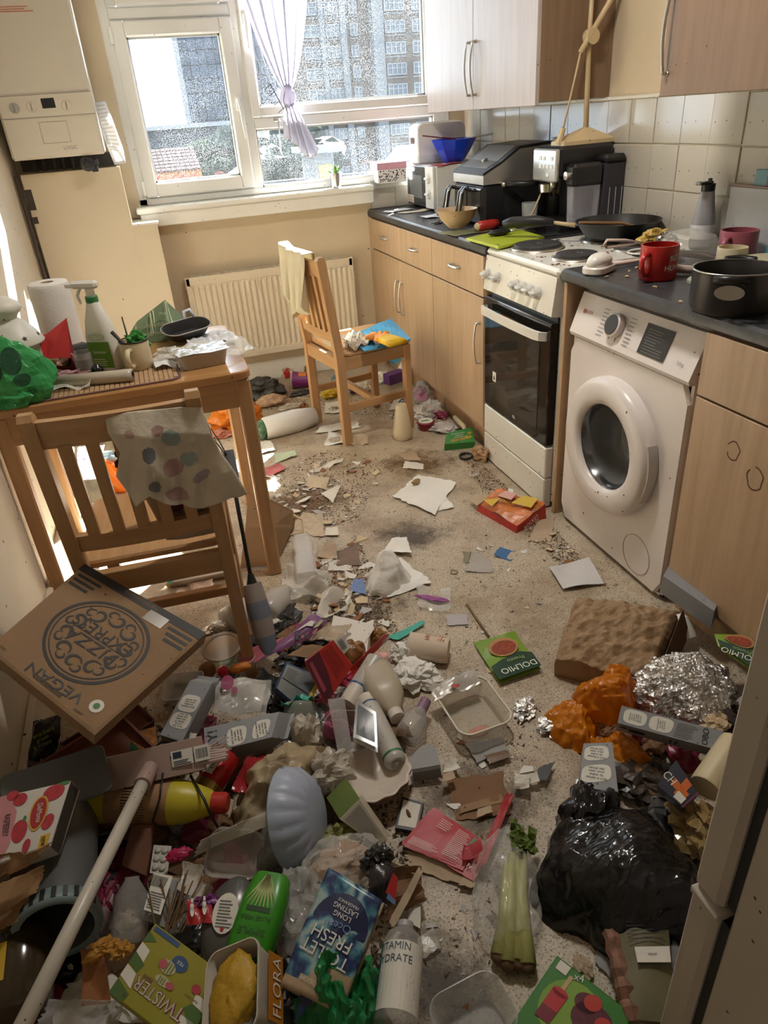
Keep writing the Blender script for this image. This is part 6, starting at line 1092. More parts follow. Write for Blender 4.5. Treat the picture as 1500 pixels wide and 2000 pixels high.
o, L_ = CY('green_shampoo_bottle', 'bright green shampoo bottle with aloe leaf print lying in the heap', 'bottle', 480, 1880, .13, 534, 1712, .15); GRB = mat('shampoo_green', (.035, .24, .012), .3, var=.06); rg_ = [np.c_[np.array(rrect(w, d_, min(w, d_)*.45, 5)), np.full(24, z)] for z, w, d_ in ((0, .075, .04), (.006, .085, .048), (L_*.7, .085, .048), (L_*.96, .07, .042), (L_, .06, .036))]
part('bottle', loft(rg_), GRB, o, .7); lf_ = []
for a in np.linspace(-1.1, 1.1, 9): lf_.append(xf(flat([(-.004, 0), (0, -.05-.02*math.cos(a)), (.004, 0)]), (0, L_-.008, .0), (0, 0, a*.5)))
part('leaf_print', xf(join(*lf_), (0, .0247, 0), (pi/2, 0, 0), (1, 1, 1)), mat('print_palegreen', (.36, .42, .16), .5), o)
def up_(g, z=.0249): V = g[0].copy(); return np.c_[-V[:, 0], np.full(len(V), z), V[:, 1]], [f[::-1] for f in g[1]]
part('lettering', join(up_(xf(words('SIMPLE', .017), (0, L_*.28, 0), (0, 0, pi))), up_(xf(words('ALOE VERA', .011), (0, L_*.43, 0), (0, 0, pi))), up_(rect(-.022, L_*.50, .022, L_*.56))), mat('print_darkgreen', (.01, .05, .01), .5), o)
# lolly box (twisted lollies)
o, L = Q('green_lolly_box', 'lime green and yellow ice lolly box with pink lettering at the bottom edge', 'box', [(441, 1905, .125), (303, 1803, .165), (212, 1938, .15), (358, 2050, .11)])
qbox(o, 'box', L, .035, mat('lolly_lime', (.27, .25, .015), .45, var=.05)); qdec(o, 'green_stripe', L, [[(.0, .55), (.0, .70), (.10, .75), (.22, .62), (.16, .52)], [(.0, .84), (.0, 1), (.22, 1), (.16, .86)], [(.80, .88), (1, .80), (1, 1), (.82, 1)], [(.84, .50), (1, .42), (1, .58), (.86, .62)], [(.86, .18), (1, .12), (1, .28)]], mat('lolly_green', (.06, .13, .02), .5)); qdec(o, 'pale_stripe', L, [[(.0, .40), (.0, .54), (.16, .52), (.18, .40)], [(.0, .70), (.0, .84), (.16, .86), (.22, .70)], [(.86, .64), (1, .60), (1, .76), (.82, .82)], [(.87, .32), (1, .28), (1, .42), (.86, .48)]], WHT)
qtxt(o, L, [('TWISTER', .50, .70, .25, 0, .9)], mat('lolly_pinkletter', (.20, .03, .05), .5), .0012); qtxt(o, L, [('TWISTER', .503, .706, .235, 0, .91)], mat('lolly_white', (.52, .44, .40), .5), .0016); qdec(o, 'milk_badge', L, [('e', .50, .23, .10, .10)], mat('print_blue', (.03, .08, .20), .5)); qtxt(o, L, [('MILK', .5, .22, .07, 0, .8)], WHT, .0016); qdec(o, 'blue_tag', L, [(.62, .02, .97, .085)], mat('print_blue', 0))
qdec(o, 'lolly_print', L, [('e', .60, .35, .10, .085), ('e', .56, .52, .10, .06)], mat('lolly_cream', (.45, .42, .25), .5), .001); qdec(o, 'lolly_pink', L, [('e', .66, .35, .055, .06), ('e', .47, .52, .05, .045)], mat('lolly_pink', (.42, .08, .10), .5), .0016); qdec(o, 'lolly_swirl', L, [(.53+.035*k, .28, .545+.035*k, .42) for k in range(3)]+[(.54+.03*k, .48, .555+.03*k, .56) for k in range(3)], mat('lolly_greenswirl', (.16, .19, .05), .5), .0018); qdec(o, 'strawberry_print', L, [('e', .20, .36, .055, .06)], RAS, .0012); qtxt(o, L, [('mini', .72, .60, .10, .05), ('REAL FRUIT', .2, .48, .045), ('6', .84, .92, .09)], mat('lolly_pinkletter', 0), .0014)
e0, e1 = L[0], L[1]; part('edge_print', join(xf(rect(-.02, -.012, .02, .012), tuple((e0*.6+e1*.4)+np.array([0, -.0006, -.017])), (pi/2, 0, 0))), mat('print_orange', (.5, .15, .02), .5), o)
# margarine tub
mtb, L = Q('margarine_tub', 'open white margarine tub with orange label lying on its side at the bottom edge', 'tub', [(568, 2015, .12), (562, 1885, .13), (515, 1842, .20), (508, 1990, .19)]); W1 = np.linalg.norm(L[1]-L[0])
part('tub', xf(rvessel(.13, .10, .022, [(0, .86), (.07, 1.0), (.075, 1.05), (.08, 1.05)], .002, 5), (0, -.03, -.052), (-pi/2, 0, 0)), mat('tub_white', (.56, .52, .44), .35, stain=.03), mtb, .6); part('margarine', xf(blob(.115, .085, .03, .12, 4, 14, 5, .5), (0, .03, -.052), (-pi/2, 0, 0)), mat('margarine', (.45, .27, .02), .5, bump=.4), mtb, True)
qdec(mtb, 'label', np.array([[-.055, -.025, 0], [.055, -.025, 0], [.055, .03, 0], [-.055, .03, 0]]), [(.05, .15, .95, .92)], mat('label_orange', (.40, .15, .01), .5), .003); part('lettering', xf(words('FLORA', .032, .9), (0, .002, .0045), (0, 0, 0)), WHT, mtb)
# toilet cleaner pouch
o, L = Q('cleaner_pouch', 'blue wave patterned toilet freshener pouch lying across the heap', 'pouch', [(748, 1762, .19), (642, 1696, .20), (548, 1925, .155), (668, 1985, .14)]); fz = lambda V: .022*np.maximum(0, 1-(V[:, 0]/.075)**2)*np.maximum(0, 1-(V[:, 1]/.16)**2)
n = 22; s, t = np.meshgrid(np.linspace(0, 1, n), np.linspace(0, 1, n), indexing='ij'); P = bil(L, s, t); P[:, :, 2] = fz(P.reshape(-1, 3)).reshape(n, n)+.003*folds(P.reshape(-1, 3), 8, 20, 4).reshape(n, n)
def wave_mat():
    m = mat('wave_print', (.05, .10, .20), .3); N = m.node_tree.nodes; Lk = m.node_tree.links; w = N.new('ShaderNodeTexWave'); w.inputs['Scale'].default_value = 6; w.inputs['Distortion'].default_value = 14; w.inputs['Detail'].default_value = 4; w.inputs['Detail Scale'].default_value = 2; r = N.new('ShaderNodeValToRGB'); E_ = r.color_ramp.elements; E_[0].color = (.02, .03, .11, 1); E_[1].color = (.30, .38, .38, 1); e = E_.new(.35); e.color = (.05, .16, .24, 1); e = E_.new(.62); e.color = (.12, .30, .36, 1)
    Lk.new(N.new('ShaderNodeTexCoord').outputs['Object'], w.inputs['Vector']); Lk.new(w.outputs['Fac'], r.inputs[0]); Lk.new(r.outputs[0], N['Principled BSDF'].inputs['Base Color']); return m
V, F = sheet(P, .003); PK = mat('pouch_sand', (.40, .30, .19), .4); fa, fb = [], []
for q_ in F: cy_ = V[list(q_)].mean(0); (fb if cy_[1] > .055+.02*math.sin(cy_[0]*40) else fa).append(q_)
part('front', [((V, fa), wave_mat()), ((V, fb), PK)], None, o, True); P2 = P.copy(); P2[:, :, 2] = -P2[:, :, 2]; part('back', sheet(P2, .002), PK, o, True)
gz = lambda p, z=0: xf(p, (0, 0, z))
lab_ = [flat([(.052*math.sin(a)*(1 if math.cos(a) < 0 else 1), .0+.058*math.cos(a)) for a in np.linspace(0, 2*pi, 30)[:-1]])]
drop = np.array([(.05*math.cos(a), -.02+.05*math.sin(a)) for a in np.linspace(pi, 2*pi, 14)]+[(0.0, .125)]); V0 = np.c_[drop, np.zeros(len(drop))]; cen = np.array([[0, 0, 0]]); Vd = np.concatenate([V0, cen]); Fd = [(i, (i+1) % len(drop), len(drop)) for i in range(len(drop))]
tgt = (V, F); part('label', cling(join((Vd, Fd)), tgt, off=.0016), mat('label_navy', (.014, .022, .075), .35), o); part('lettering', join(*[cling(xf(words(w_, sz_), (0, y_, 0)), tgt, off=.0032) for w_, sz_, y_ in (('TOILET', .027, .026), ('FRESH', .027, .002), ('LONG', .012, -.034), ('LASTING', .012, -.046), ('FRAGRANCE', .007, -.056), ('BLOSSOM', .009, .07))]), WHT, o); part('script_lettering', cling(xf(words('Ocean', .018), (0, -.018, 0), (0, 0, .15)), tgt, off=.0032), mat('print_skyblue', (.12, .22, .42), .5), o)
part('lettering_small', cling(xf(words('99.9%', .018), (-.01, .142, 0)), tgt, off=.003), BLK, o)
# green crumpled bag, water bottle
GRN = mat('bag_green_dark', (.02, .26, .075), .4, tl=.2, bump=.2, bs=30, var=.2); H('green_bag', 'crumpled green bag at the bottom edge left of the clear bottle', 'bag', 668, 1985, .05, .15, .17, .12, GRN, ((.028, 14), (.014, 34), (.006, 80)), 30, 12)
wb, L_ = CY('water_bottle', 'clear drinks bottle with white label at the bottom edge', 'bottle', 770, 2012, .09, 792, 1803, .10); R_ = .036
part('bottle', lathe([(0, 0), (R_*.9, 0), (R_, .008), (R_, L_*.78), (R_*.85, L_*.86), (.014, L_*.94), (.013, L_*.95)], 32, True, False), mat('clear_bottle', (.62, .62, .60), .05, alpha=.22), wb, True); part('cap', lathe([(0, L_*.94), (.015, L_*.94), (.015, L_), (0, L_)], 20), mat('cap_grey', (.38, .38, .38), .4), wb, .6); lbw = part('label', wrap(rect(-.052, L_*.10, .052, L_*.73, .0006, 14), R_, pi*.56), WHT, wb)
part('lettering', wrap(join(xf(words('VITAMIN', .018, .9), (-.0, L_*.67, .0012)), xf(words('HYDRATE', .018, .9), (-.0, L_*.55, .0012))), R_, pi*.62-.75), mat('print_slate', (.05, .08, .10), .6), wb); part('small_print', wrap(xf(lines(-.04, L_*.15, .03, L_*.45, 12, .0012, .35, 3), (0, 0, 0)), R_, pi*.56), GRYT, wb); part('teal_stripe', wrap(rect(-.052, L_*.10, -.045, L_*.73, .0012, 2), R_, pi*.56), mat('print_teal2', (.02, .20, .22), .5), wb)
solo('clear_tub', 'rim of a clear plastic tub at the very bottom edge', 'tub', rvessel(.13, .10, .03, [(0, .8), (.05, 1), (.056, 1.05)], .002, 6), CLG, at(925, 2010, z=.0), .1, smooth=.6)
# crisp packet, torn box behind pouch
o, L = Q('crisp_packet', 'black and red crumpled crisp packet behind the blue pouch', 'packet', [(718, 1745, .15), (765, 1770, .13), (770, 1695, .15), (728, 1685, .18)]); qsheet(o, 'front', L, mat('packet_blackred', (.025, .02, .025), .25, bump=.3), .008, .002, 14, 5, 24, .018); qdec(o, 'red_print', L, [[(.5, .2), (.95, .1), (.95, .7), (.7, .8)]], mat('sachet_red', 0), .024); qdec(o, 'blue_print', L, [[(.55, .05), (.95, .0), (.95, .12), (.6, .22)]], mat('print_skyblue', 0), .025)
S('torn_box', 'torn brown food box lying open right of the blue pouch', 'box', [(750, 1800, .03), (832, 1760, .03), (825, 1690, .06), (765, 1690, .08)], KRD, amp=.01, n=14, rag=.1); S('torn_box_flap', 'cream torn cardboard strip right of the blue pouch', 'card', [(768, 1815, .05), (830, 1700, .07), (820, 1692, .07), (758, 1800, .05)], CARD, amp=.004, n=10, t=.003); S('torn_box_flap', 'pale torn cardboard edge above the open brown box', 'card', [(762, 1690, .05), (822, 1722, .05), (818, 1710, .06), (760, 1680, .06)], CARD, amp=.003, n=10, t=.003)
S('printed_film', 'crumpled clear film with grey print right of the water bottle', 'film', [(818, 1880, .01), (862, 1850, .01), (845, 1810, .02), (815, 1830, .02)], CLR2, amp=.008, n=14, freq=24); S('white_card_piece', 'small white torn card beside the neck of the water bottle', 'card', [(795, 1800, .03), (822, 1815, .03), (822, 1770, .03), (800, 1765, .03)], PAPW, amp=.002, n=6)
# ================================================================ middle of the heap
o = thing('ridged_bowl', 'pale blue grey ridged plastic bowl standing on its rim', 'bowl', at(612, 1655, z=.02), rot=(0, 0, 0)); n = 108; a = np.arange(n)*2*pi/n
rr = []; 
for r, z in ((.052, 0), (.075, .012), (.094, .035), (.104, .06), (.104, .063), (.095, .06), (.085, .036), (.07, .016), (.045, .006)): k = 1+(.06*np.abs(np.cos(a*9)) if .01 < z < .06 else 0); rr.append(np.c_[r*k*np.cos(a), r*k*np.sin(a), np.full(n, z)])
part('bowl', xf(loft(rr), (.02, .0, .10), (0, -1.85, -.4)), mat('bowl_bluegrey', (.34, .39, .50), .4, speck=.08, ss=30), o, True)
o = thing('shell_bowl', 'shallow shell-shaped white bowl with pink underside', 'bowl', at(722, 1535, z=.02), .2, rot=(-.12, .10, .25)); rr = []
for r, z in ((.03, 0), (.07, .012), (.088, .034), (.090, .04), (.082, .035), (.064, .016), (.02, .006)): k = 1+.03*np.cos(a*13)*(1 if z > .008 else 0); rr.append(np.c_[r*k*1.12*np.cos(a), r*k*np.sin(a), np.full(n, z)])
part('bowl', loft(rr), mat('shell_white', (.60, .53, .46), .3, stain=.15, sts=10, stcol=(.30, .12, .08)), o, True); part('underside', loft([q*np.array([1.012, 1.012, 1])-np.array([0, 0, .0015]) for q in rr[:3]], True, False), mat('shell_pink', (.36, .13, .10), .5), o, True)
H('stained_carrier', 'large cream plastic bag stained brown in the middle of the heap', 'bag', 552, 1555, .03, .25, .16, .11, mat('cream_bag', (.44, .35, .22), .3, tl=.2, bump=.4, bs=25, stain=.2, stcol=(.22, .12, .05)), ((.02, 9), (.012, 22), (.005, 55)), 30, 3, .55); B('white_carrier', 'whitish crumpled plastic bag end right of the cream stained bag', 'bag', 640, 1520, .06, .11, .08, .07, mat('white_bag', (.55, .50, .42), .3, tl=.25, bump=.4, bs=25), .28, 2.6, 24, 14); B('tissue_bag', 'semi-clear knotted bag above the cream stained bag', 'bag', 607, 1470, .03, .09, .09, .12, mat('white_bag', 0), .24, 2.4, 24, 23)
o, L = Q('clear_punnet', 'clear plastic food tray tipped open in the heap', 'tray', [(372, 1690, .11), (468, 1738, .07), (548, 1610, .12), (440, 1640, .16)]); W1, H1 = np.linalg.norm(L[1]-L[0]), np.linalg.norm(L[3]-L[0]); part('tray', xf(rvessel(W1*.95, H1*.95, .02, [(-.045, .82), (-.005, 1.0), (0, 1.08)], .0015, 4)), mat('clear_tray', (.52, .49, .44), .1, alpha=.42), o, .6); S('lid_film', 'torn shiny film over the tipped clear tray', 'film', [(375, 1680, .13), (540, 1600, .15), (545, 1570, .17), (390, 1640, .16)], CLR2, amp=.012, n=18, freq=24)
o, L_ = CY('large_clear_bottle', 'large clear drinks bottle lying behind the ridged bowl', 'bottle', 545, 1705, .07, 560, 1560, .08); part('bottle', lathe([(0, .012), (.03, 0), (.046, .008), (.048, .03)]+[(.046+.002*(k % 2), .05+.016*k) for k in range(int((L_-.08)/.016))]+[(.04, L_-.02), (.014, L_)], 28, True, False), mat('smoked_clear', (.20, .20, .19), .06, alpha=.5), o, True)
o = thing('bread_bag', 'clear bag holding pale brown paper between ridged bowl and blue pouch', 'bag', at(668, 1715, z=.05)); part('paper', blob(.12, .09, .07, .18, 2.2, 18, 5), mat('bag_paper', (.36, .22, .12), .8, var=.15), o); part('film', blob(.15, .115, .08, .16, 2.4, 24, 15), CLR, o); B('clear_bag', 'grey clear crumpled bag left of the blue pouch', 'bag', 590, 1790, .06, .10, .14, .08, CLG, .24, 2.4, 24, 35); B('dark_cellophane', 'dark cellophane bundle behind the blue pouch top edge', 'wrapper', 740, 1690, .10, .06, .05, .05, DKP, .25, 3, 16)
o, L = Q('juice_carton', 'small juice carton with green apple picture', 'carton', [(663, 1600, .09), (740, 1655, .05), (757, 1640, .06), (702, 1560, .12)]); P = L.copy(); qbox(o, 'body', L, .05, mat('juice_carton', (.46, .42, .33), .5)); qlines(o, L, .08, .1, .95, .9, 16, GRYT, 5); e0, e1 = L[0], L[3]; 
part('apple_face', loft([np.array([L[0]+(0, 0, -.001), L[3]+(0, 0, -.001), L[3]+(-.05, -.0, -.055), L[0]+(-.05, 0, -.055)]), np.array([L[0]+(.002, 0, -.003), L[3]+(.002, 0, -.003), L[3]+(-.048, 0, -.057), L[0]+(-.048, 0, -.057)])]), mat('juice_green', (.12, .17, .04), .5, var=.3), o); B('apple_pulp', 'green and orange fruit peelings below the juice carton', 'peel', 655, 1650, .03, .09, .06, .05, mat('peel_green', (.20, .20, .05), .6, var=.4, vs=20), .25, 3, 14)
o, L_ = CY('spray_can', 'long pale grey spray can with green ring', 'can', 775, 1492, .05, 714, 1365, .06); part('can', lathe([(0, .006), (.022, .0), (.026, .006), (.027, .012), (.0265, .02), (.0265, L_*.84), (.023, L_*.87)], 28), mat('can_grey', (.42, .40, .36), .35, speck=.2, ss=60), o, .6); part('cap', lathe([(0, L_*.86), (.0245, L_*.86), (.0245, L_), (.02, L_*1.02), (0, L_*1.02)], 24), mat('cap_cream', (.58, .53, .46), .45), o, .6); part('green_ring', lathe([(.0272, .018), (.0272, .024)], 28, False, False), mat('ring_green', (.02, .16, .06), .4), o); part('blue_ring', lathe([(.0252, L_*.855), (.0252, L_*.88)], 28, False, False), mat('print_blue', 0), o); part('small_print', wrap(lines(-.03, .05, .03, L_*.7, 22, .0006, .3, 4), .0266, pi*.5), GRYT, o); part('bottom', lathe([(0, .0055), (.021, .0005)], 24, False, False), STEEL, o)
o, L_ = CY('spray_can', 'upper grey spray can half under the red torn box', 'can', 700, 1345, .06, 735, 1290, .08); part('can', lathe([(0, 0), (.026, 0), (.028, .006), (.028, L_), (0, L_)], 28), mat('can_grey', 0), o, .6); part('cap', lathe([(.029, -.002), (.029, -.012), (.025, -.055), (0, -.055)], 24, False, False), mat('cap_cream', 0), o, .6); part('blue_ring', lathe([(.0295, -.002), (.0295, .004)], 28, False, False), mat('print_blue', 0), o)
o, L_ = CY('milk_bottle', 'empty translucent plastic milk bottle with pale cap', 'bottle', 738, 1330, .055, 775, 1400, .05); MB_ = mat('milk_plastic', (.56, .49, .37), .35, tl=.3); rg_ = [np.c_[np.array(rrect(w, w*.9, w*.3, 4)), np.full(20, z)] for z, w in ((-.035, .085), (-.03, .095), (L_*.35, .098), (L_*.55, .09), (L_*.85, .04), (L_*.9, .034))]; part('bottle', loft(rg_), MB_, o, .8); part('cap', lathe([(0, L_*.88), (.02, L_*.88), (.02, L_*1.05), (0, L_*1.05)], 18), mat('cap_cream', 0), o, .6); part('label', box(-.05, -.0485, -.03, .03, -.02, .05), mat('label_bluegrey', (.10, .15, .26), .5), o)
o, L_ = CY('small_clear_bottle', 'small clear bottle with purple sleeve at its neck', 'bottle', 795, 1440, .035, 832, 1368, .05); part('bottle', lathe([(0, 0), (.03, 0), (.034, .012), (.032, L_*.4), (.014, L_*.75), (.013, L_)], 22, True, False), CLG, o, True); part('sleeve', lathe([(.0155, L_*.68), (.0145, L_)], 18, False, False), mat('sleeve_purple', (.22, .11, .20), .3, alpha=.8), o, True)
# big clear food tray
o, L = Q('food_tray', 'large clear food tray with orange residue and film peeled back', 'tray', [(902, 1440, .055), (1003, 1410, .055), (948, 1312, .055), (845, 1352, .055)]); W1, H1 = np.linalg.norm(L[1]-L[0]), np.linalg.norm(L[3]-L[0]); TRM = mat('tray_residue', (.60, .55, .45), .15, alpha=.32, stain=.2, sts=9, stcol=(.5, .25, .03)); part('tray', rvessel(W1, H1, .03, [(-.05, .84), (-.004, 1.0), (0, 1.06), (.002, 1.06)], .002, 5), TRM, o, .6); part('rim', tube([(x, y, .001) for x, y in rrect(W1*1.06, H1*1.06, .032, 5)+[rrect(W1*1.06, H1*1.06, .032, 5)[0]]], .003, 6), mat('tray_rim_clear', (.62, .58, .50), .2), o, True); part('residue', xf(prism(ellipse(W1*.22, H1*.09, 16), 0, .003), (-.01, -H1*.28, -.0465)), mat('residue_pink', (.42, .20, .15), .3), o)
qsheet(o, 'peeled_film', np.array([[-W1*.62, H1*.30, .004], [W1*.40, H1*.36, .004], [W1*.42, H1*.62, .02], [-W1*.62, H1*.56, .02]]), mat('film_silver', (.62, .60, .56), .2, .3, alpha=.8), .008, .001, 16, 7, 24, .006, .08)
B('red_print_bit', 'small red printed dots on the peeled tray film', 'wrapper', 890, 1340, .075, .02, .012, .003, mat('sachet_red', 0), .2, 3, 8)
o, L = Q('broken_grey_plastic', 'broken curved piece of dark grey plastic on the floor', 'plastic piece', [(806, 1512, .04), (864, 1518, .04), (864, 1445, .06), (808, 1470, .05)]); g = loft([np.array([(x, y-.0, z) for y, z in ((L[0][1], -.035), (L[0][1]+.006, -.006), (L[0][1]+.012, 0), (L[3][1]+.015*math.cos(x*60), .0), (L[3][1]+.015*math.cos(x*60), -.004), (L[0][1]+.014, -.006))]) for x in np.linspace(L[0][0], L[1][0], 8)]); part('piece', g, mat('broken_grey', (.20, .20, .20), .5, var=.1), o)
o, L_ = CY('jar', 'glass jar with a torn teal lid strip', 'jar', 585, 1440, .02, 585, 1372, .075); part('jar', lathe([(0, 0), (.036, 0), (.042, .01), (.042, L_*.7), (.038, L_*.85), (.038, L_)], 28), mat('jar_glass', (.26, .28, .24), .06, alpha=.6), o, True); part('lid', lathe([(0, L_), (.032, L_+.002), (.038, L_-.002)], 24, True, False), mat('jar_top', (.34, .35, .29), .2), o, True); part('teal_strip', xf(crumple(.08, .03, .012, 12, seed=5), (.0, .02, L_-.01), (0, .2, .3)), mat('teal_plastic', (.04, .36, .28), .35), o)
o, L = Q('purple_yogurt_tub', 'clear tub holding a pink plastic cup and clear blister trays', 'tub', [(640, 1470, .06), (740, 1478, .06), (715, 1385, .10), (625, 1385, .10)]); part('tub', rvessel(.12, .10, .04, [(-.06, .8), (0, 1), (.006, 1.04)], .002, 6), mat('tub_cloudy', (.52, .46, .40), .2, alpha=.5), o, .6); part('pink_wrap', xf(blob(.07, .05, .09, .1, 2, 14, 3, .2), (-.025, 0, -.04)), mat('wrap_magenta', (.30, .06, .14), .3, alpha=.9), o)
S('clear_blister_tray', 'clear moulded blister tray leaning in the cloudy tub', 'tray', [(660, 1470, .10), (690, 1478, .10), (672, 1360, .16), (640, 1365, .16)], CLG, amp=.004, n=8, rag=0); o, L = Q('black_blister_tray', 'clear blister tray with black insert beside the spray can', 'tray', [(690, 1440, .11), (738, 1462, .10), (735, 1390, .12), (695, 1365, .13)]); qbox(o, 'shell', L, .018, mat('blister_clear', (.5, .5, .5), .08, alpha=.35)); L2 = L*.8; L2[:, 2] = -.006; qbox(o, 'insert', L2, .004, SATIN)
# cartons
carton('oat drink carton with gable up-right behind the broom head', [(356, 1450, .12), (413, 1334, .15), (372, 1330, .15), (312, 1434, .13)], .06, [(.30, .5, .13, .42), (.60, .5, .15, .42)])
o, L = carton('oat drink carton with speech bubbles lying in front of the jar', [(402, 1472, .12), (530, 1440, .12), (545, 1390, .14), (398, 1422, .14)], .06, [(.45, .40, .14, .36), (.80, .45, .12, .36)]); qtxt(o, L, [('LY!', .12, .5, .5, pi/2)], BLK, .0016)
o, L = carton('oat drink carton lying on the orange bag near the fridge', [(1207, 1412, .13), (1392, 1462, .12), (1412, 1428, .14), (1214, 1378, .15)], .06, [(.16, .52, .12, .40), (.43, .52, .12, .40)]); qtxt(o, L, [('OBO', .88, .5, .42, pi/2)], BLK, .0016); qlines(o, L, .58, .1, .78, .92, 8, GRYT, 2); e0, e1 = L[0], L[1]
g = lambda s, dz: e0*(1-s)+e1*s+np.array([0, -.0008, dz]); part('cup_print', xf(join(flat(ellipse(.02, .012, 18)), xf(flat(ellipse(.009, .007, 12)), (-.03, .008, 0)), rect(.07, -.012, .075, .014), rect(.082, -.012, .087, .014)), tuple(g(.22, -.032)), (pi/2, 0, math.atan2((e1-e0)[1], (e1-e0)[0]))), BLK, o)
o, L = carton('oat drink carton standing steeply on the floor left of the black bag', [(1208, 1552, .10), (1196, 1450, .12), (1140, 1452, .12), (1128, 1560, .10)], .055, [(.42, .55, .16, .42), (.80, .55, .14, .40)], gable=False); S('foil_liner', 'silver torn carton liner under the steep oat drink carton', 'foil', [(1120, 1575, .04), (1165, 1570, .05), (1150, 1500, .06), (1124, 1520, .05)], FOIL, amp=.004, n=10)
carton('dirty oat drink carton wedged between washing machine and sink cabinet', [(1302, 1135, .10), (1400, 1200, .10), (1388, 1228, .10), (1290, 1158, .10)], .06, [(.4, .5, .05, .3)], gable=False)
# packets around the jar
o, L = Q('purple_bar_box', 'torn purple cereal bar box', 'box', [(505, 1290, .06), (618, 1242, .07), (640, 1210, .09), (610, 1198, .10)]); qsheet(o, 'box', L, mat('bar_box_purple', (.20, .075, .19), .4, var=.12, vs=14), .005, .003, 14, 5, 14, .012, .04); qtxt(o, L, [('8x', .62, .25, .20)], BLK, .018); qdec(o, 'label', L, [(.78, .45, .92, .8)], mat('label_olive', (.30, .32, .10), .5), .016); qdec(o, 'cherry_print', L, [('e', .72, .18, .06, .13), ('e', .93, .2, .04, .14)], RAS, .017); qdec(o, 'white_swoosh', L, [[(.25, .5), (.45, .62), (.7, .55), (.6, .75), (.4, .78)]], WHT, .016); qsheet(o, 'flap', np.array([L[0]+(-.05, -.01, 0), L[0], L[3]*.5+L[0]*.5, L[0]+(-.05, .03, .02)]), mat('bar_box_pink', (.42, .11, .14), .4), .005, .002, 8, 3, 20)
o, L = Q('white_tray', 'white polystyrene tray turned upside down spotted with dirt', 'tray', [(648, 1250, .04), (712, 1268, .04), (718, 1222, .05), (655, 1205, .05)]); part('tray', rvessel(np.linalg.norm(L[1]-L[0])*1.15, np.linalg.norm(L[3]-L[0])*1.1, .02, [(0, 1), (-.002, .98)], .001, 5), mat('poly_white', (.64, .61, .55), .5, speck=.5, ss=50), o, .6); qbox(o, 'side', L*1.15, .035, mat('poly_white', 0))
o, L = Q('red_card_box', 'red and maroon torn pudding box standing on its corner', 'box', [(595, 1292, .14), (635, 1378, .05), (690, 1300, .13), (650, 1250, .19)]); qbox(o, 'card', L, .003, mat('box_red', (.46, .025, .02), .4)); qdec(o, 'maroon_panel', L, [[(.02, .04), (.98, .04), (.98, .30), (.6, .42), (.02, .50)]], mat('box_maroon', (.10, .012, .03), .4), .001); qlines(o, L, .08, .55, .9, .9, 7, mat('box_red_print', (.30, .02, .02), .5), 2); qdec(o, 'pink_panel', L, [(.1, .1, .8, .2)], mat('box_pinkprint', (.38, .06, .10), .5), .0014); qdec(o, 'barcode_flap', L, [(.05, 1.0, .55, 1.25)], WHT, .0006); part('barcode', xf(bars(-.014, -.008, .014, .008, 14), tuple(bil(L, .3, 1.12)+np.array([0, 0, .0012]))), BLK, o)
S('red_card_flap', 'red card flap standing up behind the milk bottle', 'card', [(668, 1320, .06), (680, 1335, .04), (762, 1240, .08), (752, 1238, .11)], mat('box_red', 0), amp=.003, n=8, rag=.04); B('pink_plastic', 'crumpled bright pink plastic loop below the red card flap', 'plastic', 672, 1335, .05, .05, .04, .04, mat('plastic_pink', (.50, .06, .13), .35), .25, 2.6, 14)
B('onion_skin_bag', 'brown shrivelled onion beside the red torn box', 'onion', 690, 1290, .03, .08, .07, .07, mat('onion_skin', (.25, .11, .03), .35, var=.35, vs=20), .14, 2.4, 16); B('onion_skin', 'dry onion skin behind the red card flap', 'peel', 735, 1247, .01, .05, .04, .03, mat('onion_skin', 0), .25, 3, 12); S('brown_leaf_paper', 'curled brown paper under the purple cereal bar box', 'paper', [(560, 1285, .05), (640, 1285, .05), (660, 1262, .06), (590, 1262, .06)], KR, amp=.008, n=12); S('clear_wrapper', 'cloudy wrapper under the red torn box', 'film', [(600, 1250, .07), (660, 1260, .06), (690, 1220, .07), (625, 1215, .08)], CLB, amp=.008, n=12)
o, L = Q('dishwasher_tub', 'blue tub with grey label and yellow edge', 'tub', [(540, 1345, .08), (588, 1385, .05), (622, 1325, .08), (560, 1295, .12)]); qbox(o, 'tub', L*1.12-np.array([0, 0, .003]), .05, mat('tub_blue', (.03, .07, .16), .4), .006); L2 = L.copy(); L2[:, 2] = .0; qbox(o, 'lid', L2, .004, mat('label_grey', (.34, .36, .34), .5)); qlines(o, L, .08, .55, .5, .95, 6, GRYT, 4); qdec(o, 'yellow_edge', L, [[(1.0, -.08), (1.1, -.08), (1.1, .9), (1.0, .95)]], mat('tub_yellow', (.55, .38, .02), .4), .001); qdec(o, 'line', L, [(.05, .45, .95, .48)], BLK, .0014)
o, L = Q('clear_fruit_bag', 'clear bag with purple print', 'bag', [(418, 1400, .10), (520, 1400, .10), (530, 1328, .12), (425, 1325, .12)]); qsheet(o, 'film', L, CLR, .012, .001, 18, 5, 22, .03); qdec(o, 'print', L, [('e', .25, .7, .12, .2), ('e', .4, .5, .06, .1)], mat('wrap_magenta', 0), .03); qsheet(o, 'silver', L*.8, mat('film_silver', 0), .01, .001, 14, 8, 24, .0)
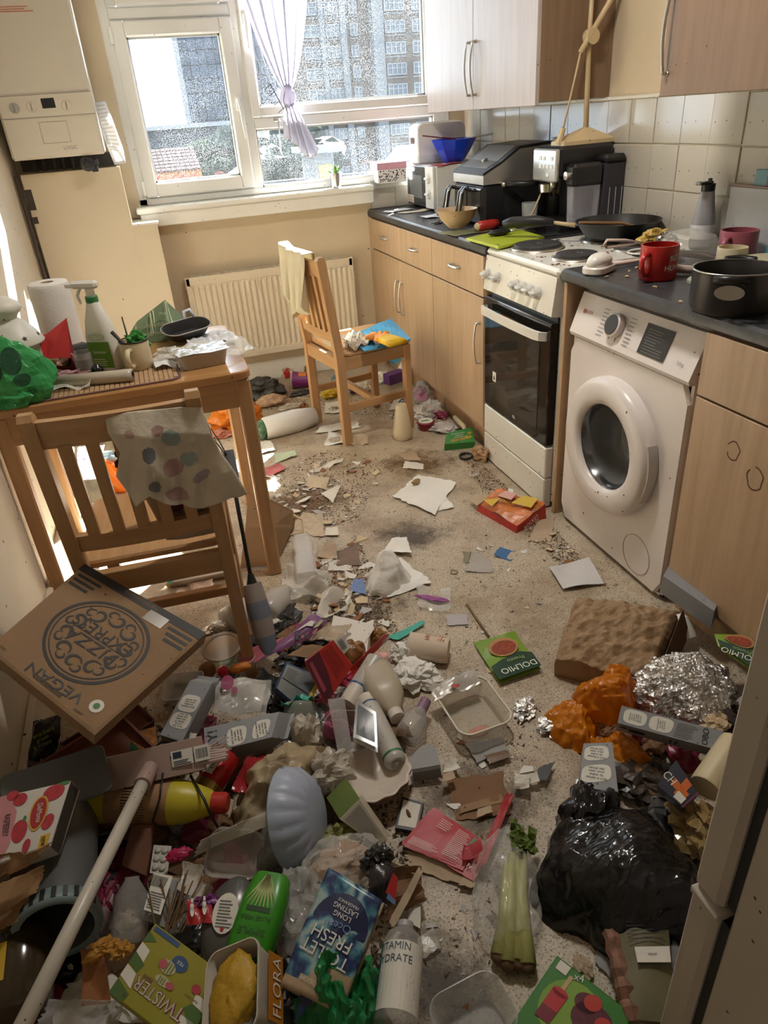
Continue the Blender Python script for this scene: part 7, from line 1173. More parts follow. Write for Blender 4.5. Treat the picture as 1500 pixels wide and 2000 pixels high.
# things between pizza box and chair
o, L = Q('foil_disc', 'round grey foil lid between pizza box and chair leg', 'lid', [(398, 1290, .05), (455, 1290, .05), (472, 1240, .06), (412, 1238, .06)]); part('lid', lathe([(0, .001), (.048, .001), (.05, .004), (.058, .005), (.06, 0), (0, -.002)], 32), mat('lid_foil', (.45, .43, .38), .35, .5), o, .4); B('foil_ball', 'crumpled foil behind the round foil lid', 'foil', 425, 1235, .03, .09, .06, .03, FOIL, .3, 3, 14)
solo('mouldy_disc', 'pale green mouldy round disc beside the brown egg', 'food', lathe([(0, 0), (.034, 0), (.036, .006), (.034, .011), (0, .012)], 24), mat('mould_green', (.26, .31, .22), .9, var=.4, vs=60, bump=.5), at(452, 1298, z=.04), smooth=.6); B('brown_egg', 'brown egg lying by the pizza box corner', 'egg', 407, 1318, .03, .05, .045, .045, mat('egg_brown', (.25, .11, .045), .5, var=.15), .01, 1, 14, 3, 0, smooth=True); B('red_plastic', 'small bright red plastic piece by the brown egg', 'plastic', 437, 1318, .05, .03, .03, .03, mat('plastic_red', (.50, .01, .03), .3), .06, 2, 10, smooth=True); B('carrot_piece', 'orange carrot piece behind the red plastic', 'carrot', 470, 1310, .05, .06, .03, .025, mat('carrot', (.50, .16, .02), .6), .08, 2, 12, smooth=True); solo('clear_pot', 'small cloudy plastic pot beside the chair foot', 'pot', vessel([(.022, 0), (.028, .03)], .002, 20), CLR2, at(482, 1300, z=.04), smooth=.6)
o, L = Q('clear_fruit_punnet', 'clear punnet with label beside the pizza box edge', 'punnet', [(310, 1370, .10), (380, 1360, .10), (395, 1315, .12), (345, 1318, .12)]); part('punnet', rvessel(.10, .075, .012, [(-.04, .85), (0, 1), (.004, 1.05)], .0015, 4), CLR2, o, .6)
o, L = Q('ready_meal_box', 'green and orange ready meal sleeve under the broom head', 'box', [(262, 1478, .09), (312, 1470, .09), (303, 1420, .10), (236, 1436, .10)]); qbox(o, 'sleeve', L, .02, mat('sleeve_green', (.02, .10, .045), .4)); qdec(o, 'food_print', L, [[(.35, .0), (1, 0), (1, 1), (.15, 1)]], mat('food_photo', (.34, .13, .025), .5, var=.7, vs=60), .001)
o, L_ = CY('red_can', 'red and gold drinks can lying beside the broom bristles', 'can', 395, 1555, .08, 448, 1475, .10); part('can', lathe([(0, .004), (.026, 0), (.033, .012), (.033, L_*.9), (.027, L_), (0, L_-.004)], 28), mat('can_red', (.36, .012, .012), .25, .3), o, .6); part('gold_band', lathe([(.0333, .012), (.0333, .03)], 28, False, False), mat('can_gold', (.40, .26, .08), .25, .7), o); part('label', wrap(rect(-.014, .04, .014, .075, .0008, 4), .033, pi*.45), WHT, o); part('lettering', wrap(xf(words('ENERGY', .014), (0, L_*.72, .0012), (0, 0, pi/2)), .033, pi*.5), mat('can_gold', 0), o)
S('red_film', 'translucent red film right of the red can', 'film', [(448, 1545, .10), (500, 1560, .08), (520, 1475, .10), (480, 1480, .12)], mat('film_red', (.40, .02, .03), .2, alpha=.75), amp=.012, n=16, freq=22); S('cream_shell_piece', 'cream curved shell piece right of the red bottle cap', 'plastic piece', [(430, 1592, .08), (450, 1600, .08), (458, 1560, .09), (440, 1555, .09)], CARD, amp=.003, n=6); S('white_strip', 'bent white card strip on the broom head by the oat carton', 'card', [(365, 1455, .17), (375, 1458, .17), (385, 1432, .18), (372, 1430, .19)], WHT, amp=.004, n=6); solo('black_ring', 'thin black elastic ring beside the ready meal sleeve', 'ring', tube([(.018*math.cos(a), .018*math.sin(a), .002) for a in np.linspace(0, 2*pi, 20)], .002, 6), BLACK, at(318, 1462, z=.15), smooth=True)
# ================================================================ right hand heap
KB = mat('brown_paper_bag', (.30, .195, .105), .75, var=.08, bump=.2, bs=30, stain=.04)
pbm, L = Q('brown_paper_bag', 'large crumpled brown paper bag lying in front of the washing machine', 'bag', [(1085, 1290, .06), (1262, 1325, .08), (1318, 1188, .14), (1125, 1158, .12)]); n = 72; s, t = np.meshgrid(np.linspace(-.12, 1.12, n), np.linspace(-.10, 1.10, n), indexing='ij'); P = bil(L, np.clip(s, -.03, 1.03), np.clip(t, -.03, 1.03)); f = (folds(P.reshape(-1, 3), 7, 14, 3)+.6*folds(P.reshape(-1, 3), 10, 38, 4)+.25*folds(P.reshape(-1, 3), 10, 90, 5)).reshape(n, n); P[:, :, 2] += .011*f+.025*np.sin(pi*np.clip(s, 0, 1))*np.sin(pi*np.clip(t, 0, 1))-.55*np.maximum(0, np.abs(s-.5)-.49)-.7*np.maximum(0, np.abs(t-.5)-.48)
part('paper', sheet(P, .001), KB, pbm); part('open_end', sheet(np.array([[L[1]+(.02, -.01, -.01), L[2]+(.02, .01, -.01)], [L[1]+(.035, -.02, -.08), L[2]+(.04, .0, -.10)]]), .001), mat('bag_inside', (.12, .07, .035), .9), pbm)
OR = mat('orange_carrier', (.74, .25, .008), .22, tl=.4, bump=.3, bs=25, var=.15)
OA = ((.022, 12), (.010, 30), (.004, 80)); H('orange_bag', 'orange plastic bag piece on the floor left of the foil', 'bag', 1122, 1425, 0, .13, .15, .07, OR, OA, 28, 4); H('orange_bag', 'orange plastic bag piece tucked under the edge of the brown paper bag', 'bag', 1190, 1380, .03, .16, .12, .09, OR, OA, 28, 9); H('orange_bag', 'orange plastic strip under the long oat drink carton', 'bag', 1205, 1470, .0, .08, .15, .05, OR, OA, 22, 19, .5)
H('foil_sheet', 'big crumpled piece of kitchen foil beside the brown paper bag', 'foil', 1335, 1360, .03, .26, .24, .10, FOIL, ((.014, 12), (.010, 32), (.0055, 80), (.003, 150)), 56, 7, sm=False); B('foil_scrap', 'crumpled foil scrap right of the clear food tray', 'foil', 1022, 1390, 0, .075, .05, .02, FOIL, .3, 4, 18, 3, .8); B('foil_scrap', 'torn foil ring beside the orange bag', 'foil', 1088, 1420, 0, .085, .06, .025, FOIL, .3, 4, 18, 5, .2)
def pouch(label, c, z=.012):
    o, L = Q('sauce_pouch', label, 'pouch', c, z); qsheet(o, 'front', L, mat('pouch_green', (.17, .30, .03), .25), .002, .002, 12, 4, 18, .010); qdec(o, 'dark_band', L, [[(0, .66), (.25, .56), (.7, .62), (1, .70), (1, 1), (0, 1)]], mat('pouch_darkgreen', (.015, .05, .03), .3), .0125); qdec(o, 'bowl_print', L, [('e', .5, .36, .34, .22)], mat('bowl_tan', (.38, .20, .07), .4), .0125); qdec(o, 'sauce_print', L, [('e', .5, .38, .28, .16)], mat('sauce_print', (.30, .05, .015), .4, var=.6, vs=120), .0135)
    qtxt(o, L, [('DOLMIO', .46, .88, .17, 0, .95)], mat('print_cream', 0), .0145); qtxt(o, L, [('Pronto', .42, .70, .12, 0, .9)], mat('print_green2', (.30, .42, .12), .5), .0145); return o
pouch('green pasta sauce pouch lying alone on the bare floor', [(1005, 1232), (925, 1255), (975, 1334), (1057, 1306)]); pouch('green pasta sauce pouch beside the foil half hidden by the fridge', [(1490, 1240, .14), (1395, 1238, .14), (1402, 1262, .13), (1480, 1320, .12)], .13)
solo('white_cup', 'dirty white cup beside the fridge below the sauce pouch', 'cup', vessel([(.025, 0), (.034, .06)], .003, 20), mat('cup_dirty', (.45, .46, .44), .4, stain=.2), at(1442, 1390, z=.02), rot=(.5, .4, 0)); B('mouldy_food', 'dark mouldy food lump by the white cup', 'food', 1448, 1385, .02, .09, .07, .05, mat('mould_dark', (.07, .05, .035), .9, var=.6, vs=60, bump=.8), .25, 4, 18, 6)
o, L_ = CY('white_pill_bottle', 'small white bottle between the brown paper bag and the dirty carton', 'bottle', 1342, 1248, .03, 1322, 1200, .08); part('bottle', lathe([(0, 0), (.026, 0), (.028, .01), (.026, L_*.8), (.015, L_)], 20), SW, o, .6)
o, L = Q('navy_box', 'navy box with orange and white print beside the black bin bag', 'box', [(1283, 1534, .12), (1330, 1575, .11), (1362, 1545, .13), (1320, 1484, .15)]); qbox(o, 'box', L, .05, mat('box_navy', (.022, .025, .045), .4)); qdec(o, 'orange_print', L, [(.30, .35, .92, .62), (.55, .2, .80, .95)], mat('print_orangered', (.55, .12, .01), .5)); qdec(o, 'label', L, [(.62, .08, .95, .4)], WHT, .0014); qtxt(o, L, [('CH', .18, .45, .36, 0, .8)], WHT); qdec(o, 'purple_edge', L, [(1.0, 0, 1.08, 1)], mat('box_plum', (.10, .02, .06), .5))
o, L_ = CY('cream_tube', 'cream plastic tube end sticking out behind the fridge edge', 'tube', 1378, 1540, .10, 1435, 1455, .12); part('tube', lathe([(0, 0), (.032, 0), (.034, .004), (.034, L_), (0, L_)], 28), mat('tube_cream', (.52, .44, .27), .45), o, .6); B('amber_wrapper', 'wet amber crumpled film between black bin bag and fridge', 'wrapper', 1375, 1640, .02, .09, .14, .08, mat('film_amber', (.35, .24, .10), .12, alpha=.7, stain=.2), .3, 3.2, 24, 8)
B('tuna_shell', 'pale broken shell piece behind the long oat drink carton', 'food', 1398, 1420, .06, .06, .05, .04, mat('shell_pale', (.50, .38, .24), .7), .3, 3, 12); B('dark_rag', 'dark brown rag in the gap between foil and fridge', 'rag', 1400, 1410, .0, .14, .16, .06, mat('rag_dark', (.035, .024, .018), .9), .25, 2.4, 18); B('dark_wrapper', 'dark wrapper under the steep oat carton and the navy box', 'wrapper', 1250, 1530, .0, .14, .10, .05, mat('wrapper_brownblack', (.06, .045, .035), .35), .25, 2.6, 18)
BIN = mat('bin_bag_black', (.006, .006, .007), .17, bump=.35, bs=14); bbm = thing('black_bin_bag', 'shiny black bin bag slumped on the floor beside the fridge', 'bag', at(1200, 1725, z=0), .3); part('bag', heap(.31, .32, .15, ((.022, 6), (.010, 15), (.004, 40), (.0015, 110)), 54, 15, 2.6, .55, .07), BIN, bbm, .7); part('gathered_neck', xf(heap(.15, .10, .08, ((.02, 12), (.012, 30), (.004, 80)), 26, 6), (.05, .11, .07)), BIN, bbm, .7); part('loose_corner', xf(heap(.13, .17, .06, ((.015, 10), (.008, 26), (.003, 80)), 26, 26), (-.07, -.12, .0)), BIN, bbm, .7)
ce = thing('celery_bag', 'clear bag of wilting celery sticks lying left of the black bin bag', 'celery', at(990, 1750, z=.0)); CEL = mat('celery', (.36, .36, .10), .5, var=.25, vs=14, grain=(1, (.46, .46, .20), 9), stain=.06)
for i, (u0, v0, u1, v1) in enumerate(((1015, 1650, 975, 1868), (1000, 1668, 992, 1880), (1022, 1660, 1012, 1878), (990, 1690, 985, 1860), (1008, 1660, 1030, 1885))):
    a, b = at(u0, v0, z=.035+.008*(i % 2)), at(u1, v1, z=.022); o0 = ce.location; st = part('stalk', tube([tuple(a-o0), tuple((a+b)/2-o0+Vector((0, 0, .006))), tuple(b-o0)], [.008, .013, .017], 10), CEL, ce, True); part('root_end', xf(blob(.03, .03, .024, .1, 2, 8, i, 0), tuple(b-o0-Vector((0, 0, .012)))), mat('celery_rot', (.10, .05, .02), .7), st, True)
LVG = mat('celery_leaf', (.12, .18, .03), .6, var=.4, vs=40)
for i in range(9): p = at(1000+rnd.uniform(-5, 40), 1600+rnd.uniform(0, 60), z=.04)-ce.location; part('leaf', xf(crumple(.045, .018, .008, 8, seed=i), tuple(p), (rnd.uniform(-.4, .4), rnd.uniform(-.5, .5), rnd.uniform(.8, 2.2))), LVG, ce)
bd = (at(985, 1870, z=0)-at(985, 1650, z=0)); part('film', xf(blob(.135, bd.length*1.05, .065, .07, 2.2, 34, 8, .3, k=16, fine=.6), (.0, .0, 0), (0, 0, math.atan2(bd.y, bd.x)+pi/2)), mat('celery_film', (.72, .72, .68), .06, alpha=.13), ce)
o, L = Q('sandwich_wrap', 'clear packed olive wrap sandwich with white label lying below the bin bag', 'food pack', [(1240, 1992, .05), (1322, 1998, .05), (1300, 1755, .07), (1185, 1762, .07)]); qsheet(o, 'wrap', L, mat('wrap_olive', (.13, .115, .055), .6, var=.25, stain=.1), .004, .02, 14, 5, 12, .012); qdec(o, 'label', L, [(.28, .42, .95, .55)], WHT, .018); qtxt(o, L, [('WRAP', .6, .485, .03)], GRYT, .019); qlines(o, L, .2, .62, .9, .92, 8, BLK, 3, .0165, .18); part('filling_edge', tube([tuple(bil(L, -.03, q)+np.array([0, 0, -.01+.004*math.sin(q*30)])) for q in np.linspace(0, .92, 12)], [.014+.003*(k % 2) for k in range(12)], 8), mat('wrap_filling', (.22, .11, .07), .7, var=.5, vs=50), o); part('top_fold', xf(box(-.065, .065, -.008, .008, 0, .012, .003), tuple(bil(L, .5, 1.02))), mat('wrap_olive_pale', (.26, .23, .11), .6), o)
B('clear_tub', 'dark clear tub by the fridge foot below the sandwich wrap', 'tub', 1300, 1900, .0, .08, .12, .05, CLG, .1, 2, 16, 6); S('grey_card', 'grey card on the floor under the sandwich wrap', 'card', [(1160, 1880), (1210, 1930), (1218, 1835), (1170, 1820)], mat('card_grey', (.28, .28, .27), .7), amp=.003, z=.006); B('peanut_shell', 'pale crumpled scrap above the berry lolly box', 'scrap', 1140, 1890, 0, .03, .04, .015, CARD, .3, 3, 10)
o, L = Q('berry_lolly_box', 'green berry ice lolly box at the bottom edge of the floor', 'box', [(995, 2005, .05), (1130, 2105, .04), (1242, 1985, .05), (1088, 1866, .06)]); qbox(o, 'box', L, .045, mat('lolly_green2', (.03, .17, .018), .4)); qdec(o, 'glow_print', L, [('e', .45, .55, .36, .36)], mat('lolly_yellowgreen', (.18, .32, .03), .5), .0006); qdec(o, 'berry_splash', L, [('e', .70, .62, .24, .20), ('e', .55, .75, .14, .12), ('e', .85, .45, .12, .14)], mat('berry_dark', (.10, .008, .02), .4, var=.5, vs=60), .001); qdec(o, 'strawberry_print', L, [('e', .60, .80, .10, .10), ('e', .82, .66, .09, .09)], mat('strawberry', (.42, .03, .015), .4), .0014); qdec(o, 'lolly_print', L, [(.16, .40, .36, .66), ('e', .26, .66, .10, .05)], mat('lolly_red', (.42, .015, .02), .4), .0016); qdec(o, 'lolly_dark', L, [(.16, .28, .36, .44)], mat('lolly_maroon', (.16, .006, .015), .4), .0018); qdec(o, 'stick_print', L, [(.235, .70, .285, .90)], mat('stick_tan', (.50, .34, .17), .6), .0014)
qdec(o, 'green_patch', L, [[(.50, .20), (.75, .15), (.80, .38), (.56, .45)]], mat('lolly_green2', 0), .002); qtxt(o, L, [('Pastil', .66, .32, .11, .3), ('Berry', .60, .22, .09, .3)], WHT, .0026); qtxt(o, L, [('x4', .33, 1-.06, .12, .3)], WHT, .0016); qdec(o, 'barcode_panel', L, [(.06, .86, .20, .98)], WHT, .0012)
o, L = Q('red_torn_box', 'flat torn red food box with white small print on the floor', 'card', [(779, 1648), (905, 1702), (942, 1640), (846, 1574)], .02); qsheet(o, 'card', L, mat('card_red', (.38, .018, .03), .45), .002, .002, 14, 4, 12, .004, .06); qlines(o, L, .30, .62, .55, .86, 5, WHT, 3, .012, .2); qlines(o, L, .62, .12, .9, .85, 16, WHT, 4, .012, .25); qlines(o, L, .12, .04, .58, .22, 6, WHT, 6, .012, .25); qdec(o, 'green_corner', L, [[(.86, .55), (1.06, .40), (1.08, .75), (.9, .9)]], mat('card_green', (.03, .16, .04), .5), .008)
o, L = Q('red_torn_flap', 'torn red flap with a small label below the red box', 'card', [(872, 1690), (925, 1722), (945, 1690), (900, 1662)], .018); qsheet(o, 'card', L, mat('card_red', 0), .003, .0015, 8, 5, 18, .0, .1); qtxt(o, L, [('Fr', .65, .45, .3)], WHT, .008); S('torn_kraft', 'torn cream cardboard edge under the red box', 'card', [(790, 1690), (930, 1740), (920, 1690), (785, 1655)], CARD, z=.008, amp=.004, rag=.2); S('torn_kraft', 'torn cream cardboard corner below the red flap', 'card', [(895, 1730), (925, 1738), (938, 1700), (905, 1705)], CARD, z=.012, amp=.003, rag=.2)
S('red_net', 'red netting strip draped over the torn red box', 'net', [(925, 1690, .035), (945, 1695, .035), (1005, 1548, .02), (990, 1545, .02)], mat('net_red', (.42, .02, .03), .5, alpha=.7), amp=.006, n=16, freq=26); S('red_net', 'lower loop of red netting beside the celery bag', 'net', [(900, 1680, .035), (945, 1670, .035), (940, 1640, .035), (905, 1650, .035)], mat('net_red', 0), amp=.006, n=12, freq=26)
for i, (nm, lb, c, m, am) in enumerate((('flat_cardboard', 'dirty flattened cardboard sheet in front of the clear food tray', [(885, 1605), (1005, 1592), (985, 1505), (870, 1520)], KRD, .002), ('flat_cardboard', 'smaller flattened kraft strip on the dirty cardboard sheet', [(895, 1590), (990, 1565), (985, 1548), (893, 1575)], KR, .002), ('card_flap', 'grey dirty card flap sticking out under the clear food tray', [(930, 1490), (995, 1465), (985, 1440), (905, 1450)], mat('card_grey', 0), .003), ('small_card_tab', 'small rounded card tab on the flattened cardboard', [(930, 1598), (963, 1586), (960, 1572), (932, 1580)], CARD, .001),
        ('brown_tray_piece', 'small brown plastic tray piece with crumbs beside the clear food tray', [(955, 1492), (1000, 1478), (990, 1462), (945, 1475)], mat('tray_brown', (.16, .10, .06), .4, stain=.2), .003), ('slate_shard', 'dark slate grey broken shard', [(1045, 1522), (1068, 1525), (1085, 1485), (1050, 1500)], mat('slate', (.07, .075, .08), .6), .002), ('white_creamer', 'small white torn creamer pot', [(1003, 1540), (1035, 1545), (1035, 1512), (1005, 1508)], PAPW, .012), ('white_gristle', 'white lumpy scrap beside the dark shard', [(1020, 1530), (1055, 1525), (1050, 1510), (1025, 1512)], PAPW, .008),
        ('torn_packet', 'white crumpled paper scrap right of the broken grey plastic', [(865, 1505), (900, 1500), (890, 1480), (868, 1485)], PAPW, .008), ('cream_shard', 'curved cream card piece below the broken grey plastic', [(862, 1530), (892, 1520), (885, 1505), (865, 1512)], CARD, .003))):
    S(nm, lb, 'card' if 'card' in nm else 'scrap', c, m, z=.004+.003*i, amp=am, n=10, rag=.12, seed=70+i)
o, L = Q('framed_card', 'small white card in a black plastic frame left of the red box', 'card', [(777, 1612), (812, 1618), (822, 1572), (788, 1562)], .014); qbox(o, 'frame', L*1.25, .010, BLACK); qdec(o, 'card', L, [(0, 0, 1, 1)], PAPW); B('dead_leaf', 'brown shrivelled scrap on the white framed card', 'scrap', 798, 1590, .015, .008, .022, .004, mat('scrap_brown', (.10, .05, .02), .8), .2, 3, 8)
# ================================================================ middle of the floor
bt2 = H('big_tissue', 'large white paper towel standing crumpled in the middle of the floor', 'paper towel', 752, 1140, 0, .17, .16, .13, TW, ((.022, 7), (.008, 18)), 26, 17, sm=False, p=1.3, q=.8); qsheet(bt2, 'skirt', np.array([[-.02, -.09, .008], [.15, -.07, .008], [.10, .10, .02], [-.02, .08, .03]]), TW, .006, .001, 12, 5, 14, .0, .08); S('big_tissue', 'folded end of paper towel behind the large crumpled one', 'paper towel', [(745, 1075), (805, 1080), (795, 1048), (765, 1050)], TW, amp=.010, n=12, z=.02, freq=12)
tw2 = S('flat_tissue', 'flat torn paper towel on the open floor before the oven', 'paper towel', [(765, 970), (850, 1008), (895, 940), (815, 925)], TW, amp=.004, n=14, z=.008, freq=9, rag=.10); S('flat_tissue', 'small torn corner of paper towel beside the flat one', 'paper towel', [(838, 1000), (888, 992), (868, 965), (850, 970)], TW, amp=.004, n=8, z=.006); B('tan_scrap', 'dried tan food scrap on the flat paper towel', 'scrap', 812, 943, .014, .05, .022, .016, mat('scrap_tan', (.34, .24, .12), .8), .2, 3, 12, rz=.5)
o, L = Q('red_lolly_box', 'crushed red and yellow ice lolly box lying by the oven drawer', 'box', [(935, 985, .03), (1010, 1028, .03), (1065, 985, .06), (975, 955, .08)]); qsheet(o, 'top', L, mat('lollybox_orange', (.55, .16, .03), .35, var=.5, vs=22), .010, .003, 14, 6, 14, .01); qdec(o, 'yellow_print', L, [[(.55, .5), (.95, .6), (.9, .95), (.6, .9)], [(.1, .1), (.35, .05), (.3, .5)]], mat('print_yellow2', (.58, .40, .04), .4), .022); qdec(o, 'pink_print', L, [[(.2, .55), (.5, .6), (.45, .9), (.2, .9)]], mat('print_palepink', (.58, .32, .28), .4), .022); p0, p1 = L[0], L[1]; qtxt(o, L, [('LOLLY', .45, .45, .16, .1)], mat('print_yellow2', 0), .026)
part('front_side', sheet(np.array([[L[1], L[2]], [L[1]+(.0, -.02, -.045), L[2]+(.01, -.02, -.06)]]), .002), mat('lollybox_red', (.42, .025, .015), .35), o); part('side_lettering', xf(words('ROCKET\nLOLLIES', .020, 1, sp=.85), tuple((L[1]+L[2])/2+np.array([.012, -.016, -.026])), (pi/2-.35, 0, math.atan2((L[2]-L[1])[1], (L[2]-L[1])[0]))), WHT, o); part('left_side', sheet(np.array([[L[0], L[1]], [L[0]+(-.01, -.02, -.04), L[1]+(-.0, -.02, -.045)]]), .002), mat('lollybox_red', 0), o); qsheet(o, 'flap', np.array([L[0]+(-.06, .01, -.02), L[0]+(.0, -.01, -.0), L[3]*.5+L[0]*.5, L[0]+(-.055, .04, -.01)]), CARD, .004, .002, 8, 3, 14)
TB = [('printed_card', 'stained printed card piece in front of the red lolly box', 'card', [(1030, 1058), (1078, 1058), (1083, 1008), (1050, 1015)], CARD, .004, .003), ('blue_card', 'torn blue card square on the bare floor', 'card', [(963, 1085), (1000, 1096), (1008, 1075), (975, 1068)], mat('card_blue', (.05, .15, .32), .5), .004, .003), ('grey_paper', 'grey folded paper triangle on the floor', 'paper', [(905, 1118), (967, 1118), (960, 1092), (928, 1078)], mat('paper_grey', (.38, .35, .31), .8), .004, .006), ('grey_scrap', 'dull olive scrap left of the grey paper triangle', 'scrap', [(888, 1095), (915, 1100), (920, 1078), (890, 1072)], mat('scrap_olive', (.20, .18, .13), .8), .004, .006),
    ('label_strip', 'small lilac grey label on the floor behind the sauce pouch', 'label', [(872, 1222), (916, 1220), (914, 1198), (870, 1200)], mat('label_lilac', (.40, .38, .40), .6), .004, .0), ('purple_film', 'clear film with a purple straw pattern on the floor', 'film', [(815, 1190), (880, 1198), (885, 1150), (812, 1142)], CLR, .004, .01), ('teal_strip', 'torn teal plastic strip on the floor', 'plastic', [(752, 1246), (778, 1250), (832, 1218), (826, 1212)], mat('teal_plastic', 0), .008, .004), ('red_white_paper', 'red and white patterned paper behind the milk bottle', 'paper', [(735, 1305), (765, 1300), (760, 1275), (735, 1275)], mat('paper_redwhite', (.55, .30, .26), .6, var=.7, vs=60), .01, .008),
    ('cream_paper', 'thin cream paper flat near the white vase', 'paper', [(785, 915), (828, 917), (828, 905), (790, 900)], PAPW, .003, .002), ('cream_paper', 'thin pale paper behind the thin flat cream one', 'paper', [(790, 898), (825, 900), (810, 880), (775, 885)], CARD, .003, .002), ('open_packet', 'beige printed packet flat near the big cardboard sheet', 'packet', [(565, 1040), (635, 1050), (632, 1000), (590, 998)], mat('packet_beige', (.46, .38, .28), .7, var=.2, vs=40), .006, .004), ('icon_card', 'small white card with dark icons by the beige packet', 'card', [(634, 1046), (662, 1046), (660, 1028), (636, 1030)], PAPW, .008, .001), ('brown_napkin', 'crumpled grey brown napkin beside the big crumpled tissue', 'paper', [(655, 1105), (705, 1105), (700, 1060), (660, 1075)], mat('napkin_brown', (.20, .14, .11), .8), .006, .012), ('white_card', 'white card under the brown napkin', 'card', [(640, 1115), (690, 1115), (685, 1095), (642, 1092)], PAPW, .004, .002),
    ('blue_wrapper', 'blue and white wrapper left of the big crumpled tissue', 'wrapper', [(682, 1155), (715, 1160), (712, 1132), (690, 1132)], mat('wrapper_blue', (.12, .20, .42), .4), .008, .008), ('pale_magazine', 'pink and yellow leaflet in the sun by the table leg', 'leaflet', [(508, 935), (560, 915), (545, 903), (515, 915)], mat('leaflet_pink', (.48, .12, .12), .5, var=.5, vs=12), .012, .004), ('white_envelope', 'white paper in the sun right of the table leg', 'paper', [(498, 890), (540, 880), (530, 860), (500, 866)], PAPW, .006, .006), ('mint_paper', 'mint green crumpled paper in the sun', 'paper', [(535, 905), (582, 890), (570, 878), (535, 885)], mat('paper_mint', (.42, .50, .36), .7), .006, .012), ('cream_napkin', 'cream crumpled napkin by the far chair leg', 'paper', [(632, 870), (690, 868), (680, 845), (640, 845)], TW, .004, .010), ('white_tissue', 'thin white tissue under the far chair', 'paper', [(610, 848), (705, 835), (700, 820), (630, 830)], PAPW, .006, .006), ('white_tissue', 'white tissue between the legs of the far chair', 'paper', [(632, 808), (668, 806), (662, 785), (635, 785)], PAPW, .006, .006),
    ('cream_ball', 'dirty cream cloth scrap at the foot of the far chair', 'cloth', [(685, 868), (722, 866), (718, 850), (690, 848)], mat('cloth_dirty', (.48, .40, .28), .9), .01, .012), ('long_paper', 'long torn pale paper strip in the middle of the debris', 'paper', [(612, 925), (670, 900), (672, 893), (615, 915)], PAPW, .006, .006), ('torn_sheet', 'torn pale sheet left of the long pale strip', 'paper', [(595, 950), (640, 958), (645, 930), (600, 925)], mat('paper_sand', (.50, .42, .30), .8), .006, .012), ('triangle_sheet', 'pale triangular torn sheet in the debris', 'paper', [(625, 965), (650, 983), (666, 950), (660, 948)], PAPW, .004, .004), ('brown_bits', 'crumpled brown paper bits in the debris near the clear bottle', 'paper', [(618, 1090), (660, 1090), (655, 1055), (620, 1058)], CARD, .008, .015)]
for i, (nm, lb, ct, c, m, z, am) in enumerate(TB): S(nm, lb, ct, c, m, z=z, amp=am, n=12, rag=.12, seed=130+i, freq=14)
B('purple_straw', 'purple crumpled straw wrapper on the clear film', 'wrapper', 845, 1170, .012, .10, .02, .008, mat('foil_violet', (.28, .06, .26), .4), .25, 3, 10, rz=-.7)
solo('brown_stick', 'thin brown stick on the floor behind the sauce pouch', 'stick', tube([tuple(at(912, 1180, z=.004)), tuple(at(955, 1243, z=.008))], .0035, 6), mat('stick_brown', (.22, .13, .05), .7), smooth=True)
o, L = Q('blue_sachet', 'blue and white sachet with barcode beside the washing machine', 'sachet', [(1180, 1138), (1100, 1150), (1072, 1108), (1150, 1090)], .012); qsheet(o, 'sachet', L, mat('sachet_white', (.56, .55, .55), .35), .004, .002, 14, 5, 14, .008); qdec(o, 'blue_print', L, [(.06, .45, .95, .92)], mat('sachet_blue', (.06, .08, .22), .4), .013); qdec(o, 'label', L, [(.30, .5, .55, .86)], WHT, .0136); part('barcode', xf(bars(-.012, -.010, .012, .010, 12), tuple(bil(L, .42, .68)+np.array([0, 0, .0145]))), BLK, o); qlines(o, L, .1, .06, .9, .38, 5, mat('print_navy', 0), 3, .013, .25)
o, L_ = CY('cream_cup', 'paper ice cream cup with orange lettering lying on its side', 'cup', 876, 1272, .032, 800, 1262, .036); part('cup', vessel([(.034, 0), (.036, .004), (.041, L_-.004), (.043, L_)], .002, 30), mat('cup_card', (.60, .50, .40), .6, stain=.04), o, .6); part('lettering', wrap(join(xf(words('CREAM', .020, .9), (.006, L_*.55, .0008), (0, 0, pi)), xf(words('ICE', .012), (.006, L_*.35, .0008), (0, 0, pi)), xf(lines(-.02, 0, .02, .02, 3), (.0, L_*.12, .0008))), .0395, pi*.62), mat('print_brick', (.42, .10, .03), .5), o); part('inside', lathe([(0, L_*.4), (.036, L_*.4)], 24, False, False), mat('cup_inside', (.35, .18, .04), .5), o)
B('crumpled_tissue', 'crumpled dirty tissue ball in front of the cream cup', 'tissue', 818, 1330, 0, .11, .10, .06, TW, .25, 2.6, 24, 8); B('crumpled_tissue', 'crumpled stained tissue left of the cream cup', 'tissue', 793, 1290, .0, .06, .08, .06, TW, .28, 2.6, 20, 18)
